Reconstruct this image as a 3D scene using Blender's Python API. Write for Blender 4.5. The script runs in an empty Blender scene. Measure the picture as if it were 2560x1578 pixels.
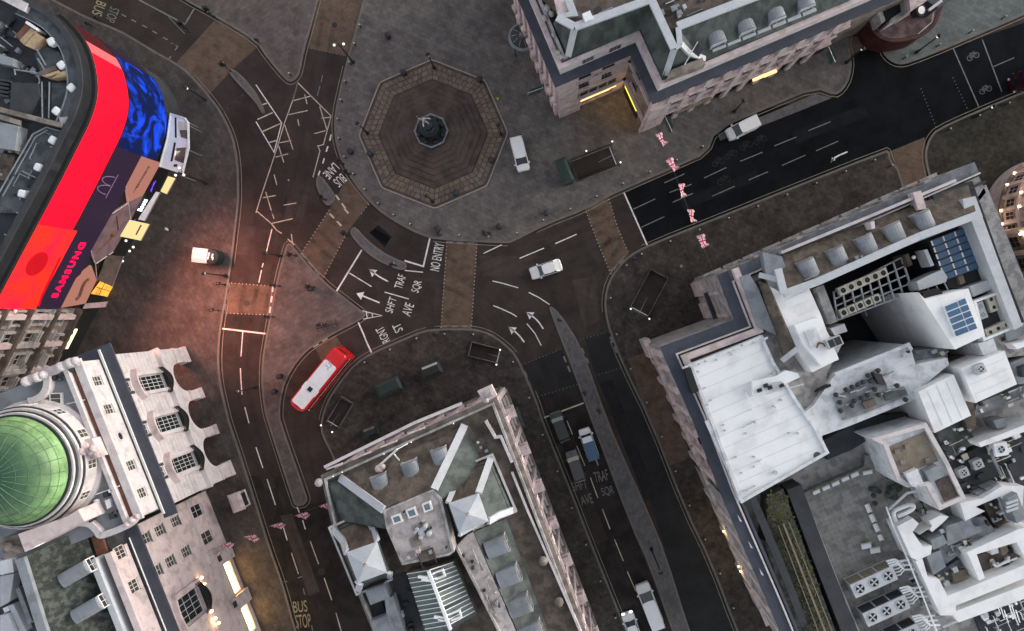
import bpy, math, random
from mathutils import Vector, Matrix
random.seed(7)
SC = bpy.context.scene
COL = SC.collection
# ------------------------------------------------------------------ camera, sky, sun, exposure
CAMH = 106.0            # drone height in metres, looking straight down
MPP = 0.0565            # metres on the ground per survey unit
NADX, NADY = 1395.0, 788.0   # survey point straight below the drone = world origin
cam_data = bpy.data.cameras.new('camera'); cam = bpy.data.objects.new('camera', cam_data)
COL.objects.link(cam); SC.camera = cam
cam.location = (0, 0, CAMH); cam.rotation_euler = (0, 0, 0)
cam_data.sensor_width = 36.0
cam_data.lens = 36.0 * CAMH / (2560 * MPP)
cam_data.shift_x = -(NADX - 1280) / 2560.0
cam_data.shift_y = (NADY - 789) / 2560.0
cam_data.clip_end = 2000
SUN_EL, SUN_AZ = math.radians(13), math.radians(70)
world = bpy.data.worlds.new('World'); SC.world = world; world.use_nodes = True
nt = world.node_tree; nt.nodes.clear()
sky = nt.nodes.new('ShaderNodeTexSky'); sky.sky_type = 'NISHITA'; sky.sun_disc = False
sky.sun_elevation = SUN_EL; sky.sun_rotation = SUN_AZ; sky.air_density = 1.0; sky.dust_density = 1.5; sky.ozone_density = 1.0
bg = nt.nodes.new('ShaderNodeBackground'); bg.inputs['Strength'].default_value = 0.15
wo = nt.nodes.new('ShaderNodeOutputWorld')
hs = nt.nodes.new('ShaderNodeHueSaturation'); hs.inputs['Saturation'].default_value = 0.33   # thin even cloud
nt.links.new(sky.outputs[0], hs.inputs['Color']); nt.links.new(hs.outputs[0], bg.inputs[0]); nt.links.new(bg.outputs[0], wo.inputs[0])
sun_data = bpy.data.lights.new('sun', 'SUN'); sun_data.energy = 0.5; sun_data.angle = math.radians(60); sun_data.color = (1, 0.93, 0.92)
sun = bpy.data.objects.new('sun', sun_data); COL.objects.link(sun)
sd = Vector((math.sin(SUN_AZ) * math.cos(SUN_EL), math.cos(SUN_AZ) * math.cos(SUN_EL), math.sin(SUN_EL)))
sun.rotation_euler = sd.to_track_quat('Z', 'Y').to_euler(); sun.location = sd * 200
SC.view_settings.view_transform = 'Standard'; SC.view_settings.look = 'None'
SC.view_settings.exposure = 1.25; SC.view_settings.gamma = 1.0
SC.render.engine = 'CYCLES'

# ------------------------------------------------------------------ survey helpers
def W(px, py, z=0.0):
    k = MPP * (CAMH - z) / CAMH
    return ((px - NADX) * k, (NADY - py) * k, z)
def W2(px, py, z=0.0): return W(px, py, z)[:2]
def t(r, c, *pts): return [(640 * c + x / 2.875, 526 * r + y / 2.875) for x, y in pts]
def P(pts, z=0.0): return [W2(x, y, z) for x, y in pts]
def lerp(a, b, f): return tuple(a[i] + (b[i] - a[i]) * f for i in range(len(a)))
def smooth(pts, it=2, closed=False):
    for _ in range(it):
        out = []
        n = len(pts)
        if not closed: out.append(pts[0])
        for i in range(n if closed else n - 1):
            a, b = pts[i], pts[(i + 1) % n]
            out.append(lerp(a, b, .25)); out.append(lerp(a, b, .75))
        if not closed: out.append(pts[-1])
        pts = out
    return pts
def area(p): return sum(p[i][0] * p[(i + 1) % len(p)][1] - p[(i + 1) % len(p)][0] * p[i][1] for i in range(len(p))) / 2
def ccw(p): return list(p) if area(p) > 0 else list(p)[::-1]
def offset(pts, d, closed=False):
    """shift a path to its left by d"""
    n = len(pts); out = []
    for i in range(n):
        a = pts[i - 1] if (closed or i > 0) else None
        b = pts[(i + 1) % n] if (closed or i < n - 1) else None
        p = pts[i]
        def nrm(q, r):
            dx, dy = r[0] - q[0], r[1] - q[1]; l = math.hypot(dx, dy) or 1
            return (-dy / l, dx / l)
        n1 = nrm(a, p) if a else None; n2 = nrm(p, b) if b else None
        if n1 and n2:
            m = (n1[0] + n2[0], n1[1] + n2[1]); l = math.hypot(*m) or 1; m = (m[0] / l, m[1] / l)
            k = 1 / max(.45, m[0] * n1[0] + m[1] * n1[1])
        else: m = n1 or n2; k = 1
        out.append((p[0] + m[0] * d * k, p[1] + m[1] * d * k))
    return out
def walk(pts, step, start=0.0):
    out = []; acc = -start
    for i in range(len(pts) - 1):
        a, b = pts[i], pts[i + 1]; l = math.hypot(b[0] - a[0], b[1] - a[1])
        while acc <= l:
            if acc >= 0:
                f = acc / l if l else 0
                out.append((lerp(a, b, f), math.atan2(b[1] - a[1], b[0] - a[0])))
            acc += step
        acc -= l
    return out

# ------------------------------------------------------------------ mesh builder
class MB:
    def __init__(s): s.v = []; s.f = []
    def add(s, vs, fs):
        o = len(s.v); s.v += [tuple(v) for v in vs]; s.f += [tuple(o + i for i in f) for f in fs]; return s
    def face(s, pts): return s.add(pts, [tuple(range(len(pts)))])
    def sheet(s, poly, z): return s.face([(x, y, z) for x, y in ccw(poly)])
    def prism(s, poly, z0, z1, bottom=False):
        p = ccw(poly); n = len(p)
        fs = [(i, (i + 1) % n, n + (i + 1) % n, n + i) for i in range(n)] + [tuple(range(n, 2 * n))]
        if bottom: fs.append(tuple(range(n - 1, -1, -1)))
        return s.add([(x, y, z0) for x, y in p] + [(x, y, z1) for x, y in p], fs)
    def frustum(s, p0, z0, p1, z1, cap=True):
        n = len(p0)
        if area(p0) < 0: p0, p1 = list(p0)[::-1], list(p1)[::-1]
        fs = [(i, (i + 1) % n, n + (i + 1) % n, n + i) for i in range(n)]
        if cap: fs.append(tuple(range(n, 2 * n)))
        return s.add([(x, y, z0) for x, y in p0] + [(x, y, z1) for x, y in p1], fs)
    def hexa(s, p):   # 8 points: 4 bottom ccw, 4 top
        return s.add(p, [(3, 2, 1, 0), (4, 5, 6, 7), (0, 1, 5, 4), (1, 2, 6, 5), (2, 3, 7, 6), (3, 0, 4, 7)])
    def box(s, x0, x1, y0, y1, z0, z1):
        return s.hexa([(x0, y0, z0), (x1, y0, z0), (x1, y1, z0), (x0, y1, z0), (x0, y0, z1), (x1, y0, z1), (x1, y1, z1), (x0, y1, z1)])
    def obox(s, c, ang, lx, ly, z0, z1):
        ca, sa = math.cos(ang), math.sin(ang)
        q = [(c[0] + a * ca - b * sa, c[1] + a * sa + b * ca) for a, b in ((-lx / 2, -ly / 2), (lx / 2, -ly / 2), (lx / 2, ly / 2), (-lx / 2, ly / 2))]
        return s.hexa([(x, y, z0) for x, y in q] + [(x, y, z1) for x, y in q])
    def bar(s, a, b, w, h=None):
        """square bar between two 3-D points"""
        h = h or w; a, b = Vector(a), Vector(b); d = (b - a).normalized()
        up = Vector((0, 0, 1)) if abs(d.z) < .95 else Vector((1, 0, 0))
        x = d.cross(up).normalized() * w / 2; y = x.cross(d).normalized() * h / 2
        return s.hexa([a - x - y, a + x - y, b + x - y, b - x - y, a - x + y, a + x + y, b + x + y, b - x + y])
    def tube(s, a, b, r, r2=None, n=8, cap=True):
        a, b = Vector(a), Vector(b); r2 = r if r2 is None else r2; d = (b - a).normalized()
        up = Vector((0, 0, 1)) if abs(d.z) < .95 else Vector((1, 0, 0))
        x = d.cross(up).normalized(); y = x.cross(d).normalized()
        ring = [(math.cos(2 * math.pi * i / n), math.sin(2 * math.pi * i / n)) for i in range(n)]
        vs = [a + (x * c + y * q) * r for c, q in ring] + [b + (x * c + y * q) * r2 for c, q in ring]
        fs = [(i, n + i, n + (i + 1) % n, (i + 1) % n) for i in range(n)]
        if cap: fs += [tuple(range(n)), tuple(range(2 * n - 1, n - 1, -1))]
        return s.add(vs, fs)
    def path(s, pts, r, n=6):
        for i in range(len(pts) - 1): s.tube(pts[i], pts[i + 1], r, n=n)
        return s
    def lathe(s, c, prof, n=16, a0=0.0, rot=0.0, arc=2 * math.pi, cap=True):
        """prof: (radius, z) from bottom to top"""
        full = abs(arc - 2 * math.pi) < 1e-6; m = n if full else n + 1
        vs = []; fs = []
        for r, z in prof:
            for i in range(m):
                a = a0 + arc * i / n; vs.append((c[0] + r * math.cos(a), c[1] + r * math.sin(a), z))
        for j in range(len(prof) - 1):
            for i in range(n):
                k = (i + 1) % m
                fs.append((j * m + i, j * m + k, (j + 1) * m + k, (j + 1) * m + i))
        if full and cap and prof[-1][0] > 1e-4: fs.append(tuple(range((len(prof) - 1) * m, len(prof) * m)))
        return s.add(vs, fs)
    def ball(s, c, r, n=10, m=6, sz=1.0):
        return s.lathe(c, [(max(1e-5, r * math.sin(math.pi * k / m)), c[2] - r * sz * math.cos(math.pi * k / m)) for k in range(m + 1)], n)
    def strip(s, pts, d0, d1, z0, z1=None, closed=False):
        """ribbon along a path between two sideways offsets; solid when z1 is given"""
        a, b = offset(pts, d0, closed), offset(pts, d1, closed); n = len(pts)
        for i in range(n if closed else n - 1):
            j = (i + 1) % n
            q = [b[i], b[j], a[j], a[i]]
            if area(q) < 0: q = q[::-1]
            if z1 is None: s.face([(x, y, z0) for x, y in q])
            else: s.hexa([(x, y, z0) for x, y in q] + [(x, y, z1) for x, y in q])
        return s
    def loft(s, rings, cap=True):
        n = len(rings[0]); vs = [p for r in rings for p in r]; fs = []
        for j in range(len(rings) - 1):
            for i in range(n):
                k = (i + 1) % n; fs.append((j * n + i, j * n + k, (j + 1) * n + k, (j + 1) * n + i))
        if cap: fs += [tuple(range(n - 1, -1, -1)), tuple(range((len(rings) - 1) * n, len(rings) * n))]
        return s.add(vs, fs)

def root_of(o):
    while o.parent is not None: o = o.parent
    return o
def build(mb, name, mat, parent=None, local=False, smooth_shade=False, origin=None):
    """link the collected shapes as ONE mesh object"""
    me = bpy.data.meshes.new(name)
    off = Vector((0, 0, 0))
    if parent is not None and not local: off = Vector(root_of(parent).location)
    if origin is not None: off = Vector(origin)
    me.from_pydata([(v[0] - off.x, v[1] - off.y, v[2] - off.z) for v in mb.v], [], mb.f)
    me.materials.append(MAT[mat] if isinstance(mat, str) else mat)
    if smooth_shade: me.polygons.foreach_set('use_smooth', [True] * len(me.polygons))
    me.update()
    o = bpy.data.objects.new(name, me); COL.objects.link(o)
    if parent is not None: o.parent = parent
    if origin is not None: o.location = origin
    return o
def tag(o, label=None, cat=None, group=None, kind=None):
    if label: o['label'] = label
    if cat: o['category'] = cat
    if group: o['group'] = group
    if kind: o['kind'] = kind
    return o
def thing(name, label, cat, loc=(0, 0, 0), rot=0.0, group=None):
    o = bpy.data.objects.new(name, None); COL.objects.link(o); o.empty_display_size = .3
    o.location = loc; o.rotation_euler = (0, 0, rot)
    return tag(o, label, cat, group)
def solo(mb, name, mat, label, cat, group=None, origin=(0, 0, 0), **k):
    return tag(build(mb, name, mat, origin=origin, **k), label, cat, group)
def struct(mb, name, mat, parent=None):
    o = build(mb, name, mat, parent)
    if parent is None: o['kind'] = 'structure'
    return o
def dup(root, loc, rot=0.0, label=None, group=None):
    r = root.copy(); COL.objects.link(r); r.location = loc; r.rotation_euler = (0, 0, rot)
    if label: r['label'] = label
    if group: r['group'] = group
    for ch in list(root.children):
        c = ch.copy(); COL.objects.link(c); c.parent = r
        for g in list(ch.children):
            d = g.copy(); COL.objects.link(d); d.parent = c
    return r

# ------------------------------------------------------------------ materials
MAT = {}
def mat(name, col, rough=.8, var=.22, scale=.8, fine=9.0, metal=0.0, spec=.4, bump=.15, emit=None, estr=0.0, streak=None, stain=None, coat=0.0):
    m = bpy.data.materials.new(name); m.use_nodes = True; n = m.node_tree.nodes; l = m.node_tree.links
    b = n['Principled BSDF']
    b.inputs['Roughness'].default_value = rough; b.inputs['Metallic'].default_value = metal
    b.inputs['Specular IOR Level'].default_value = spec; b.inputs['Coat Weight'].default_value = coat
    if emit:
        b.inputs['Emission Color'].default_value = (*emit, 1); b.inputs['Emission Strength'].default_value = estr
    if var > 0:
        tc = n.new('ShaderNodeTexCoord'); mp = n.new('ShaderNodeMapping'); l.new(tc.outputs['Object'], mp.inputs[0])
        if streak: mp.inputs['Scale'].default_value = streak
        n1 = n.new('ShaderNodeTexNoise'); n1.inputs['Scale'].default_value = scale; n1.inputs['Detail'].default_value = 4; n1.inputs['Roughness'].default_value = .65
        n2 = n.new('ShaderNodeTexNoise'); n2.inputs['Scale'].default_value = fine; n2.inputs['Detail'].default_value = 2
        l.new(mp.outputs[0], n1.inputs[0]); l.new(mp.outputs[0], n2.inputs[0])
        ad = n.new('ShaderNodeMath'); ad.operation = 'MULTIPLY_ADD'; ad.inputs[1].default_value = .5; l.new(n2.outputs[0], ad.inputs[0]); l.new(n1.outputs[0], ad.inputs[2])
        rp = n.new('ShaderNodeValToRGB'); e = rp.color_ramp.elements
        e[0].position = .50; e[1].position = .98
        lo = tuple(max(0, c * (1 - var)) for c in col); hi = tuple(min(1, c * (1 + var)) for c in col)
        e[0].color = (*lo, 1); e[1].color = (*hi, 1)
        l.new(ad.outputs[0], rp.inputs[0])
        out = rp.outputs[0]
        if stain:
            sc, th, dk = stain
            n3 = n.new('ShaderNodeTexNoise'); n3.inputs['Scale'].default_value = sc; n3.inputs['Detail'].default_value = 5; l.new(mp.outputs[0], n3.inputs[0])
            r3 = n.new('ShaderNodeValToRGB'); r3.color_ramp.elements[0].position = th; r3.color_ramp.elements[1].position = th + .12
            r3.color_ramp.elements[0].color = (dk, dk, dk, 1); r3.color_ramp.elements[1].color = (1, 1, 1, 1)
            l.new(n3.outputs[0], r3.inputs[0])
            mx = n.new('ShaderNodeMix'); mx.data_type = 'RGBA'; mx.blend_type = 'MULTIPLY'; mx.inputs[0].default_value = 1
            l.new(out, mx.inputs[6]); l.new(r3.outputs[0], mx.inputs[7]); out = mx.outputs[2]
        l.new(out, b.inputs['Base Color'])
        if bump > 0:
            bp = n.new('ShaderNodeBump'); bp.inputs['Strength'].default_value = bump; bp.inputs['Distance'].default_value = .05
            l.new(n2.outputs[0], bp.inputs['Height']); l.new(bp.outputs[0], b.inputs['Normal'])
    else:
        b.inputs['Base Color'].default_value = (*col, 1)
    MAT[name] = m
    return m
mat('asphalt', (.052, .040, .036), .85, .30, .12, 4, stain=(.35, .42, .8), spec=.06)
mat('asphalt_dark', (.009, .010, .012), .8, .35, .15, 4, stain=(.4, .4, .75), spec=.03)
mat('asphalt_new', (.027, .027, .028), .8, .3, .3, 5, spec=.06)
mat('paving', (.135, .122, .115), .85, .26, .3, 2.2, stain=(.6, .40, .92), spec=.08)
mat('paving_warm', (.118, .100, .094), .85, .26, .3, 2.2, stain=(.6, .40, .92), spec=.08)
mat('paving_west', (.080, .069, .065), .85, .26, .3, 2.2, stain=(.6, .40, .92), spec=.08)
mat('paving_brown', (.066, .055, .049), .85, .4, .25, 2, stain=(.8, .42, .8), spec=.08)  # darkened so the colour carries shade from the buildings around
mat('paving_dark', (.042, .040, .034), .85, .4, .25, 2, stain=(.8, .42, .8), spec=.08)  # darker still: building shade on the right pavement, put into its colour
mat('paving_pale', (.13, .145, .14), .85, .2, .3, 3, spec=.08)
mat('kerb_stone', (.15, .135, .12), .8, .2, 1, 6, spec=.08)
mat('median', (.125, .118, .12), .85, .2, .4, 4, spec=.08)
mat('crossing', (.13, .092, .068), .85, .22, .35, 5, stain=(.8, .4, .8), spec=.08)
mat('white_paint', (.68, .66, .63), .7, .3, 1.2, 9, bump=0)
mat('cream_paint', (.50, .43, .33), .7, .35, 1.0, 8, bump=0)
mat('worn_paint', (.17, .165, .155), .75, .4, 1.2, 8, bump=0)
mat('yellow_paint', (.30, .26, .15), .75, .35, 1.2, 8, bump=0)
mat('kerb_line', (.21, .185, .14), .75, .35, 1.2, 8, bump=0)
mat('iron', (.018, .018, .019), .5, .2, 3, 12)
mat('steel', (.35, .36, .38), .4, .15, 3, 12, metal=.6)
mat('bright_cap', (.75, .75, .72), .4, 0)
mat('lamp_glow', (.8, .8, .77), .5, 0, emit=(1, .95, .85), estr=.5)
mat('warm_bulb', (1, .8, .5), .5, 0, emit=(1, .68, .36), estr=14.0)
mat('stone_tan', (.20, .165, .125), .85, .28, 1.2, 8)
mat('stone_step', (.082, .059, .049), .85, .3, .6, 6, stain=(.7, .42, .7))
mat('bronze', (.030, .034, .036), .35, .3, 2, 10, metal=.5)
mat('silvered', (.5, .48, .47), .35, .2, 4, 12, metal=.6)
mat('asphalt_shaded', (.032, .0275, .0255), .85, .3, .2, 4, stain=(.4, .42, .8), spec=.05)  # asphalt darkened to hold the shade of tall street sides
mat('stone_white', (.53, .485, .485), .85, .14, .6, 6, stain=(.8, .36, .8))
mat('stone_pink_lit', (.56, .455, .445), .85, .16, .6, 6, stain=(.9, .38, .76))  # pink stone, made pinker and paler to carry the red screen light
mat('stone_grey', (.36, .34, .33), .85, .25, .6, 6, stain=(.9, .42, .65))
mat('stone_brown', (.22, .185, .16), .85, .3, .6, 6, stain=(.9, .42, .6))
mat('lead_dark', (.045, .050, .068), .6, .25, .7, 6)
mat('lead_grey', (.21, .225, .245), .55, .16, .6, 6, stain=(.6, .38, .82))
mat('lead_pale', (.43, .445, .47), .55, .14, .6, 6)
mat('lead_mid', (.13, .135, .16), .6, .25, .7, 6, stain=(.8, .42, .7))
mat('slate_green', (.058, .072, .067), .7, .35, .8, 7, streak=(1, 1, .25), stain=(.8, .42, .65))
mat('slate_brown', (.115, .088, .068), .7, .45, 1.3, 7, streak=(1, 1, .2), stain=(1, .42, .6))
mat('slate_moss', (.058, .066, .058), .9, .5, 1.6, 9, bump=.5, stain=(1.6, .46, .55))
mat('roof_white', (.73, .725, .725), .8, .05, .5, 7, stain=(.5, .36, .91))
mat('roof_pale', (.58, .59, .61), .8, .15, .5, 6, stain=(.9, .38, .75))
mat('roof_taupe', (.42, .375, .365), .85, .22, .8, 6, stain=(.9, .42, .68))
mat('roof_slate', (.085, .092, .105), .8, .3, .6, 6, stain=(.8, .42, .6))
mat('rim_stone', (.30, .26, .225), .85, .2, 1, 6)
mat('bollard_cap', (.42, .39, .33), .5, 0)
mat('roof_grey', (.24, .245, .25), .85, .22, .5, 6, stain=(.8, .42, .7))
mat('roof_brown', (.115, .090, .073), .85, .3, .5, 6, stain=(.8, .42, .6))
mat('roof_dark', (.034, .036, .041), .8, .3, .6, 6)
mat('black_void', (.012, .012, .013), .8, .2, 1, 6)
mat('glass_dark', (.020, .024, .028), .12, .3, .7, 3, spec=.6, bump=0)
mat('glass_brown', (.066, .052, .042), .2, .3, .7, 3, spec=.5, bump=0)
mat('glass_sky', (.12, .16, .19), .15, .2, .7, 3, spec=.6, bump=0)
mat('glass_blue', (.05, .11, .20), .2, .2, .7, 3, spec=.6, bump=0)
mat('frame_white', (.62, .60, .58), .6, .12, 1, 8)
mat('plant_white', (.72, .73, .74), .55, .1, 1, 8)
mat('plant_grey', (.40, .41, .43), .5, .15, 1, 8)
mat('plant_cream', (.50, .47, .38), .6, .15, 1, 8)
mat('wood_tan', (.36, .26, .16), .8, .3, 2, 9)
mat('rust', (.16, .07, .045), .9, .35, 2, 9)
mat('rubber', (.015, .015, .015), .9, .1, 3, 9)

def slabify(name, rot, w=.9, h=.6, lo=.80, joint=.62, amt=.9):
    """paving slabs too small to build: tone from slab to slab and thin joints"""
    m = MAT[name]; n = m.node_tree.nodes; l = m.node_tree.links; b = n['Principled BSDF']; old = b.inputs['Base Color'].links[0].from_socket
    tc_ = n.new('ShaderNodeTexCoord'); mp = n.new('ShaderNodeMapping'); mp.inputs['Rotation'].default_value[2] = math.radians(rot); l.new(tc_.outputs['Object'], mp.inputs[0])
    br = n.new('ShaderNodeTexBrick'); br.inputs['Scale'].default_value = 1.0; br.inputs['Brick Width'].default_value = w; br.inputs['Row Height'].default_value = h; br.inputs['Mortar Size'].default_value = .018
    br.inputs['Color1'].default_value = (1.12, 1.1, 1.08, 1); br.inputs['Color2'].default_value = (lo, lo, lo * 1.02, 1); br.inputs['Mortar'].default_value = (joint, joint, joint, 1)
    l.new(mp.outputs[0], br.inputs[0]); mx = n.new('ShaderNodeMix'); mx.data_type = 'RGBA'; mx.blend_type = 'MULTIPLY'; mx.inputs[0].default_value = amt
    l.new(old, mx.inputs[6]); l.new(br.outputs[0], mx.inputs[7]); l.new(mx.outputs[2], b.inputs['Base Color'])
slabify('paving', 24); slabify('paving_warm', -28); slabify('paving_west', 63); slabify('paving_brown', 23); slabify('paving_dark', 24); slabify('paving_pale', 24); slabify('crossing', 20, .5, .3, .86, .75); slabify('median', -66, .6, .4)
# ------------------------------------------------------------------ ground, roads, pavements
road = struct(MB().sheet([(-400, -400), (400, -400), (400, 400), (-400, 400)], 0), 'road', 'asphalt')
KERBS = {}
def sheet_on_road(name, pts, m, z, it=0):
    p = P(smooth(pts, it, True) if it else pts)
    return struct(MB().sheet(p, z), name, m, road)
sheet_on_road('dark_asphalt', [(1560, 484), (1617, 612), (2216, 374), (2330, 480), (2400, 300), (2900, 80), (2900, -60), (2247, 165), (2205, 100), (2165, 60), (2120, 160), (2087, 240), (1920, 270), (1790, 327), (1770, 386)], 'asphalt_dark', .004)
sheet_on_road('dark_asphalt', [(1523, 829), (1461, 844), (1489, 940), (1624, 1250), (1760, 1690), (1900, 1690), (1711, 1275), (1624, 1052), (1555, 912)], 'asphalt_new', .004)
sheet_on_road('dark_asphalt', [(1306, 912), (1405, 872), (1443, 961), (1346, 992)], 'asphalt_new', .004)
sheet_on_road('shaded_asphalt', [(1346, 993), (1444, 962), (1478, 1052), (1579, 1320), (1680, 1578), (1725, 1690), (1600, 1690), (1548, 1528), (1426, 1219), (1358, 1052)], 'asphalt_shaded', .004)  # lower streets: building shade put in as a darker road sheet
sheet_on_road('shaded_asphalt', [(620, 1190), (712, 1190), (742, 1270), (768, 1262), (860, 1240), (1040, 1690), (770, 1690), (675, 1365)], 'asphalt_shaded', .004)
sheet_on_road('asphalt_patch', t(1, 1, (815, 160), (880, 105), (975, 190), (925, 265)), 'asphalt_dark', .004)
sheet_on_road('asphalt_patch', [(1795, 335), (1920, 285), (2038, 235), (2080, 245), (1930, 305), (1800, 352)], 'median', .008)
XW = {
 'a': [(440, 158), (522, 237), (592, 163), (652, 112), (560, 50), (536, 52)],
 'b': [(770, 120), (868, 141), (912, -5), (930, -60), (790, -60), (797, 0)],
 'c': [(868, 440), (856, 466), (822, 526), (752, 636), (806, 702), (866, 585), (904, 533), (925, 506)],
 'd': [(1116, 598), (1193, 602), (1178, 825), (1102, 825)],
 'e': [(1462, 522), (1520, 490), (1543, 566), (1572, 634), (1529, 690), (1496, 610)],
 'f': [(570, 707), (688, 716), (678, 788), (558, 783)],
 'g': [(786, 866), (838, 838), (864, 881), (866, 915), (812, 920)],
 'h': [(2222, 380), (2312, 343), (2318, 480), (2262, 500), (2240, 414)],
 'i': [(2117, 96), (2175, 84), (2182, 118), (2120, 140)]}
for k in XW: sheet_on_road('crossing', XW[k], 'crossing', .008)
PAVE = {
 'west': ([(60, -40), (156, 10), (223, 45), (299, 75), (341, 99), (383, 125), (442, 158), (473, 181), (522, 236), (556, 282), (584, 341), (596, 400), (599, 487), (596, 526), (588, 596), (577, 682), (567, 749), (556, 804), (550, 856), (548, 909), (553, 961), (565, 1013), (574, 1052), (598, 1122), (640, 1254), (675, 1365), (710, 1462), (741, 1578), (780, 1690)], [(-500, 1690), (-500, -40)], 'paving_west'),
 'north': ([(300, -100), (459, 0), (543, 45), (640, 104), (668, 146), (706, 191), (718, 203), (729, 206), (741, 198), (750, 184), (762, 122), (779, 66), (796, 0), (830, -120)], [], 'paving_warm'),
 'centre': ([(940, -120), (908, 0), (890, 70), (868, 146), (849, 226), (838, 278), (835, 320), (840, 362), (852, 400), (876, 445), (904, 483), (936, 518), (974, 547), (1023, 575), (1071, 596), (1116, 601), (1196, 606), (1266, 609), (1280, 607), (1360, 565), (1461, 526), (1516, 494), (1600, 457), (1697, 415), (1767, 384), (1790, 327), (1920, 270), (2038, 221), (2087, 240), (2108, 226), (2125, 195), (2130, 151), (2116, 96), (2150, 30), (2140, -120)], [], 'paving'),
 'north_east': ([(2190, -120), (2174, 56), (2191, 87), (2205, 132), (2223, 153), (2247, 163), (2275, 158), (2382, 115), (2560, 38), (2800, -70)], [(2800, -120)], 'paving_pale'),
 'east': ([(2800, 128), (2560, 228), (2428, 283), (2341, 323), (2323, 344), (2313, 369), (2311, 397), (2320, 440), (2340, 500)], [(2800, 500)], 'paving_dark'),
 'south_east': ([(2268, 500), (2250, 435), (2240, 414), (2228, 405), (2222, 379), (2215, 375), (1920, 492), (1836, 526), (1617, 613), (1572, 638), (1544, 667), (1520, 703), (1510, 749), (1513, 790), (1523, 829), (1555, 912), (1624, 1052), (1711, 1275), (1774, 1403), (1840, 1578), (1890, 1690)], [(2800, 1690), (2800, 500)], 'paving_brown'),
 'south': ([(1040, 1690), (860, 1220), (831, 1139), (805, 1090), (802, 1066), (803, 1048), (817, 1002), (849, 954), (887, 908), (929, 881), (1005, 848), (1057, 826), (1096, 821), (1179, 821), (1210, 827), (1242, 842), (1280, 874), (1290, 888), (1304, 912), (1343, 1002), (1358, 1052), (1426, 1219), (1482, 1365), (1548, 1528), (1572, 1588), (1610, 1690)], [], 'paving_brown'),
}
ISL = {
 'plaza': ([(720, 609), (714, 617), (692, 700), (675, 790), (659, 874), (654, 926), (655, 978), (661, 1023), (668, 1052), (734, 1257), (739, 1264), (751, 1265), (763, 1261), (770, 1250), (767, 1236), (702, 1052), (701, 1030), (704, 996), (715, 952), (744, 903), (779, 868), (835, 835), (896, 804), (913, 792), (915, 785), (904, 776), (800, 696), (734, 616), (727, 609)], 'paving_warm'),
 'haymarket': ([(1374, 765), (1384, 769), (1400, 785), (1426, 822), (1443, 849), (1464, 895), (1520, 1052), (1565, 1156), (1628, 1295), (1663, 1382), (1725, 1578), (1765, 1690), (1720, 1690), (1680, 1578), (1621, 1410), (1579, 1320), (1478, 1052), (1475, 1044), (1419, 891), (1398, 839), (1373, 773)], 'median'),
 'curved': ([(890, 567), (918, 599), (953, 627), (988, 646), (1014, 656), (1018, 665), (1014, 674), (1002, 676), (981, 669), (942, 651), (908, 625), (880, 592), (875, 581), (880, 570)], 'median'),
 'leaf': ([(796, 439), (807, 443), (824, 466), (838, 487), (839, 501), (826, 515), (814, 513), (803, 494), (792, 470), (790, 449)], 'median'),
 'lens': ([(570, 181), (574, 170), (598, 181), (640, 229), (654, 257), (663, 278), (661, 287), (654, 282), (640, 257), (616, 232)], 'median'),
}
# stairwells are real holes: each pavement polygon with a hole is bridged to it
HOLES = {}
def hole_rect(px, py, ang_deg, lx, ly):
    c = W2(px, py); a = math.radians(ang_deg); ca, sa = math.cos(a), math.sin(a)
    return c, a, lx, ly, [(c[0] + u * ca - v * sa, c[1] + u * sa + v * ca) for u, v in ((-lx / 2, -ly / 2), (lx / 2, -ly / 2), (lx / 2, ly / 2), (-lx / 2, ly / 2))]
HOLES['centre'] = [hole_rect(1488, 409, 21.5, 6.0, 2.9)]
HOLES['south_east'] = [hole_rect(1622, 735, 62, 6.2, 2.7)]
HOLES['south'] = [hole_rect(1213, 882, -14, 4.2, 1.9), hole_rect(850, 1032, 59, 4.0, 1.8)]
def bridge(poly, holes):
    poly = ccw(poly)
    for h in holes:
        hp = ccw(h[4])[::-1]
        best = min(((math.dist(p, q), i, j) for i, p in enumerate(poly) for j, q in enumerate(hp)))
        _, i, j = best
        poly = poly[:i + 1] + hp[j:] + hp[:j + 1] + poly[i:]
    return poly
PZ = .13
def make_pavement(key, edge, rest, m, name):
    e = P(smooth(edge, 1)); r = P(rest); full = e + r
    hs = HOLES.get(key, [])
    left_inside = area(full) > 0     # the pavement lies to the left of its kerb path
    sgn = 1 if left_inside else -1
    mb = MB()
    mb.sheet(bridge(full, hs) if hs else full, PZ)
    o = struct(mb, name, m)
    closed = not rest
    k = MB(); k.strip(e, 0, sgn * .28, 0, PZ + .006, closed=False)
    struct(k, 'kerb', 'kerb_stone', o)
    KERBS[key] = (e, sgn)
    return o
PAV = {}
for key, (edge, rest, m) in PAVE.items(): PAV[key] = make_pavement(key, edge, rest, m, 'pavement')
for key, (edge, m) in ISL.items():
    e = edge + [edge[0]]
    ee = P(smooth(edge, 1, True)); sgn = 1 if area(ee) > 0 else -1
    o = struct(MB().prism(ee, 0, PZ), 'traffic_island', m)
    k = MB(); k.strip(ee, 0, sgn * .26, 0, PZ + .006, closed=True); struct(k, 'kerb', 'kerb_stone', o)
    KERBS[key] = (ee + [ee[0]], sgn); PAV[key] = o
struct(MB().sheet(P([(1569, 895), (1622, 878), (1645, 925), (1712, 1052), (1722, 1146), (1676, 1163), (1624, 1060)]), PZ + .004), 'tan_paving', 'crossing', PAV['south_east'])
def part_of(key, i0, i1):
    e, s = KERBS[key]; n = len(e); return e[int(i0 * n):int(i1 * n)], s
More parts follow.
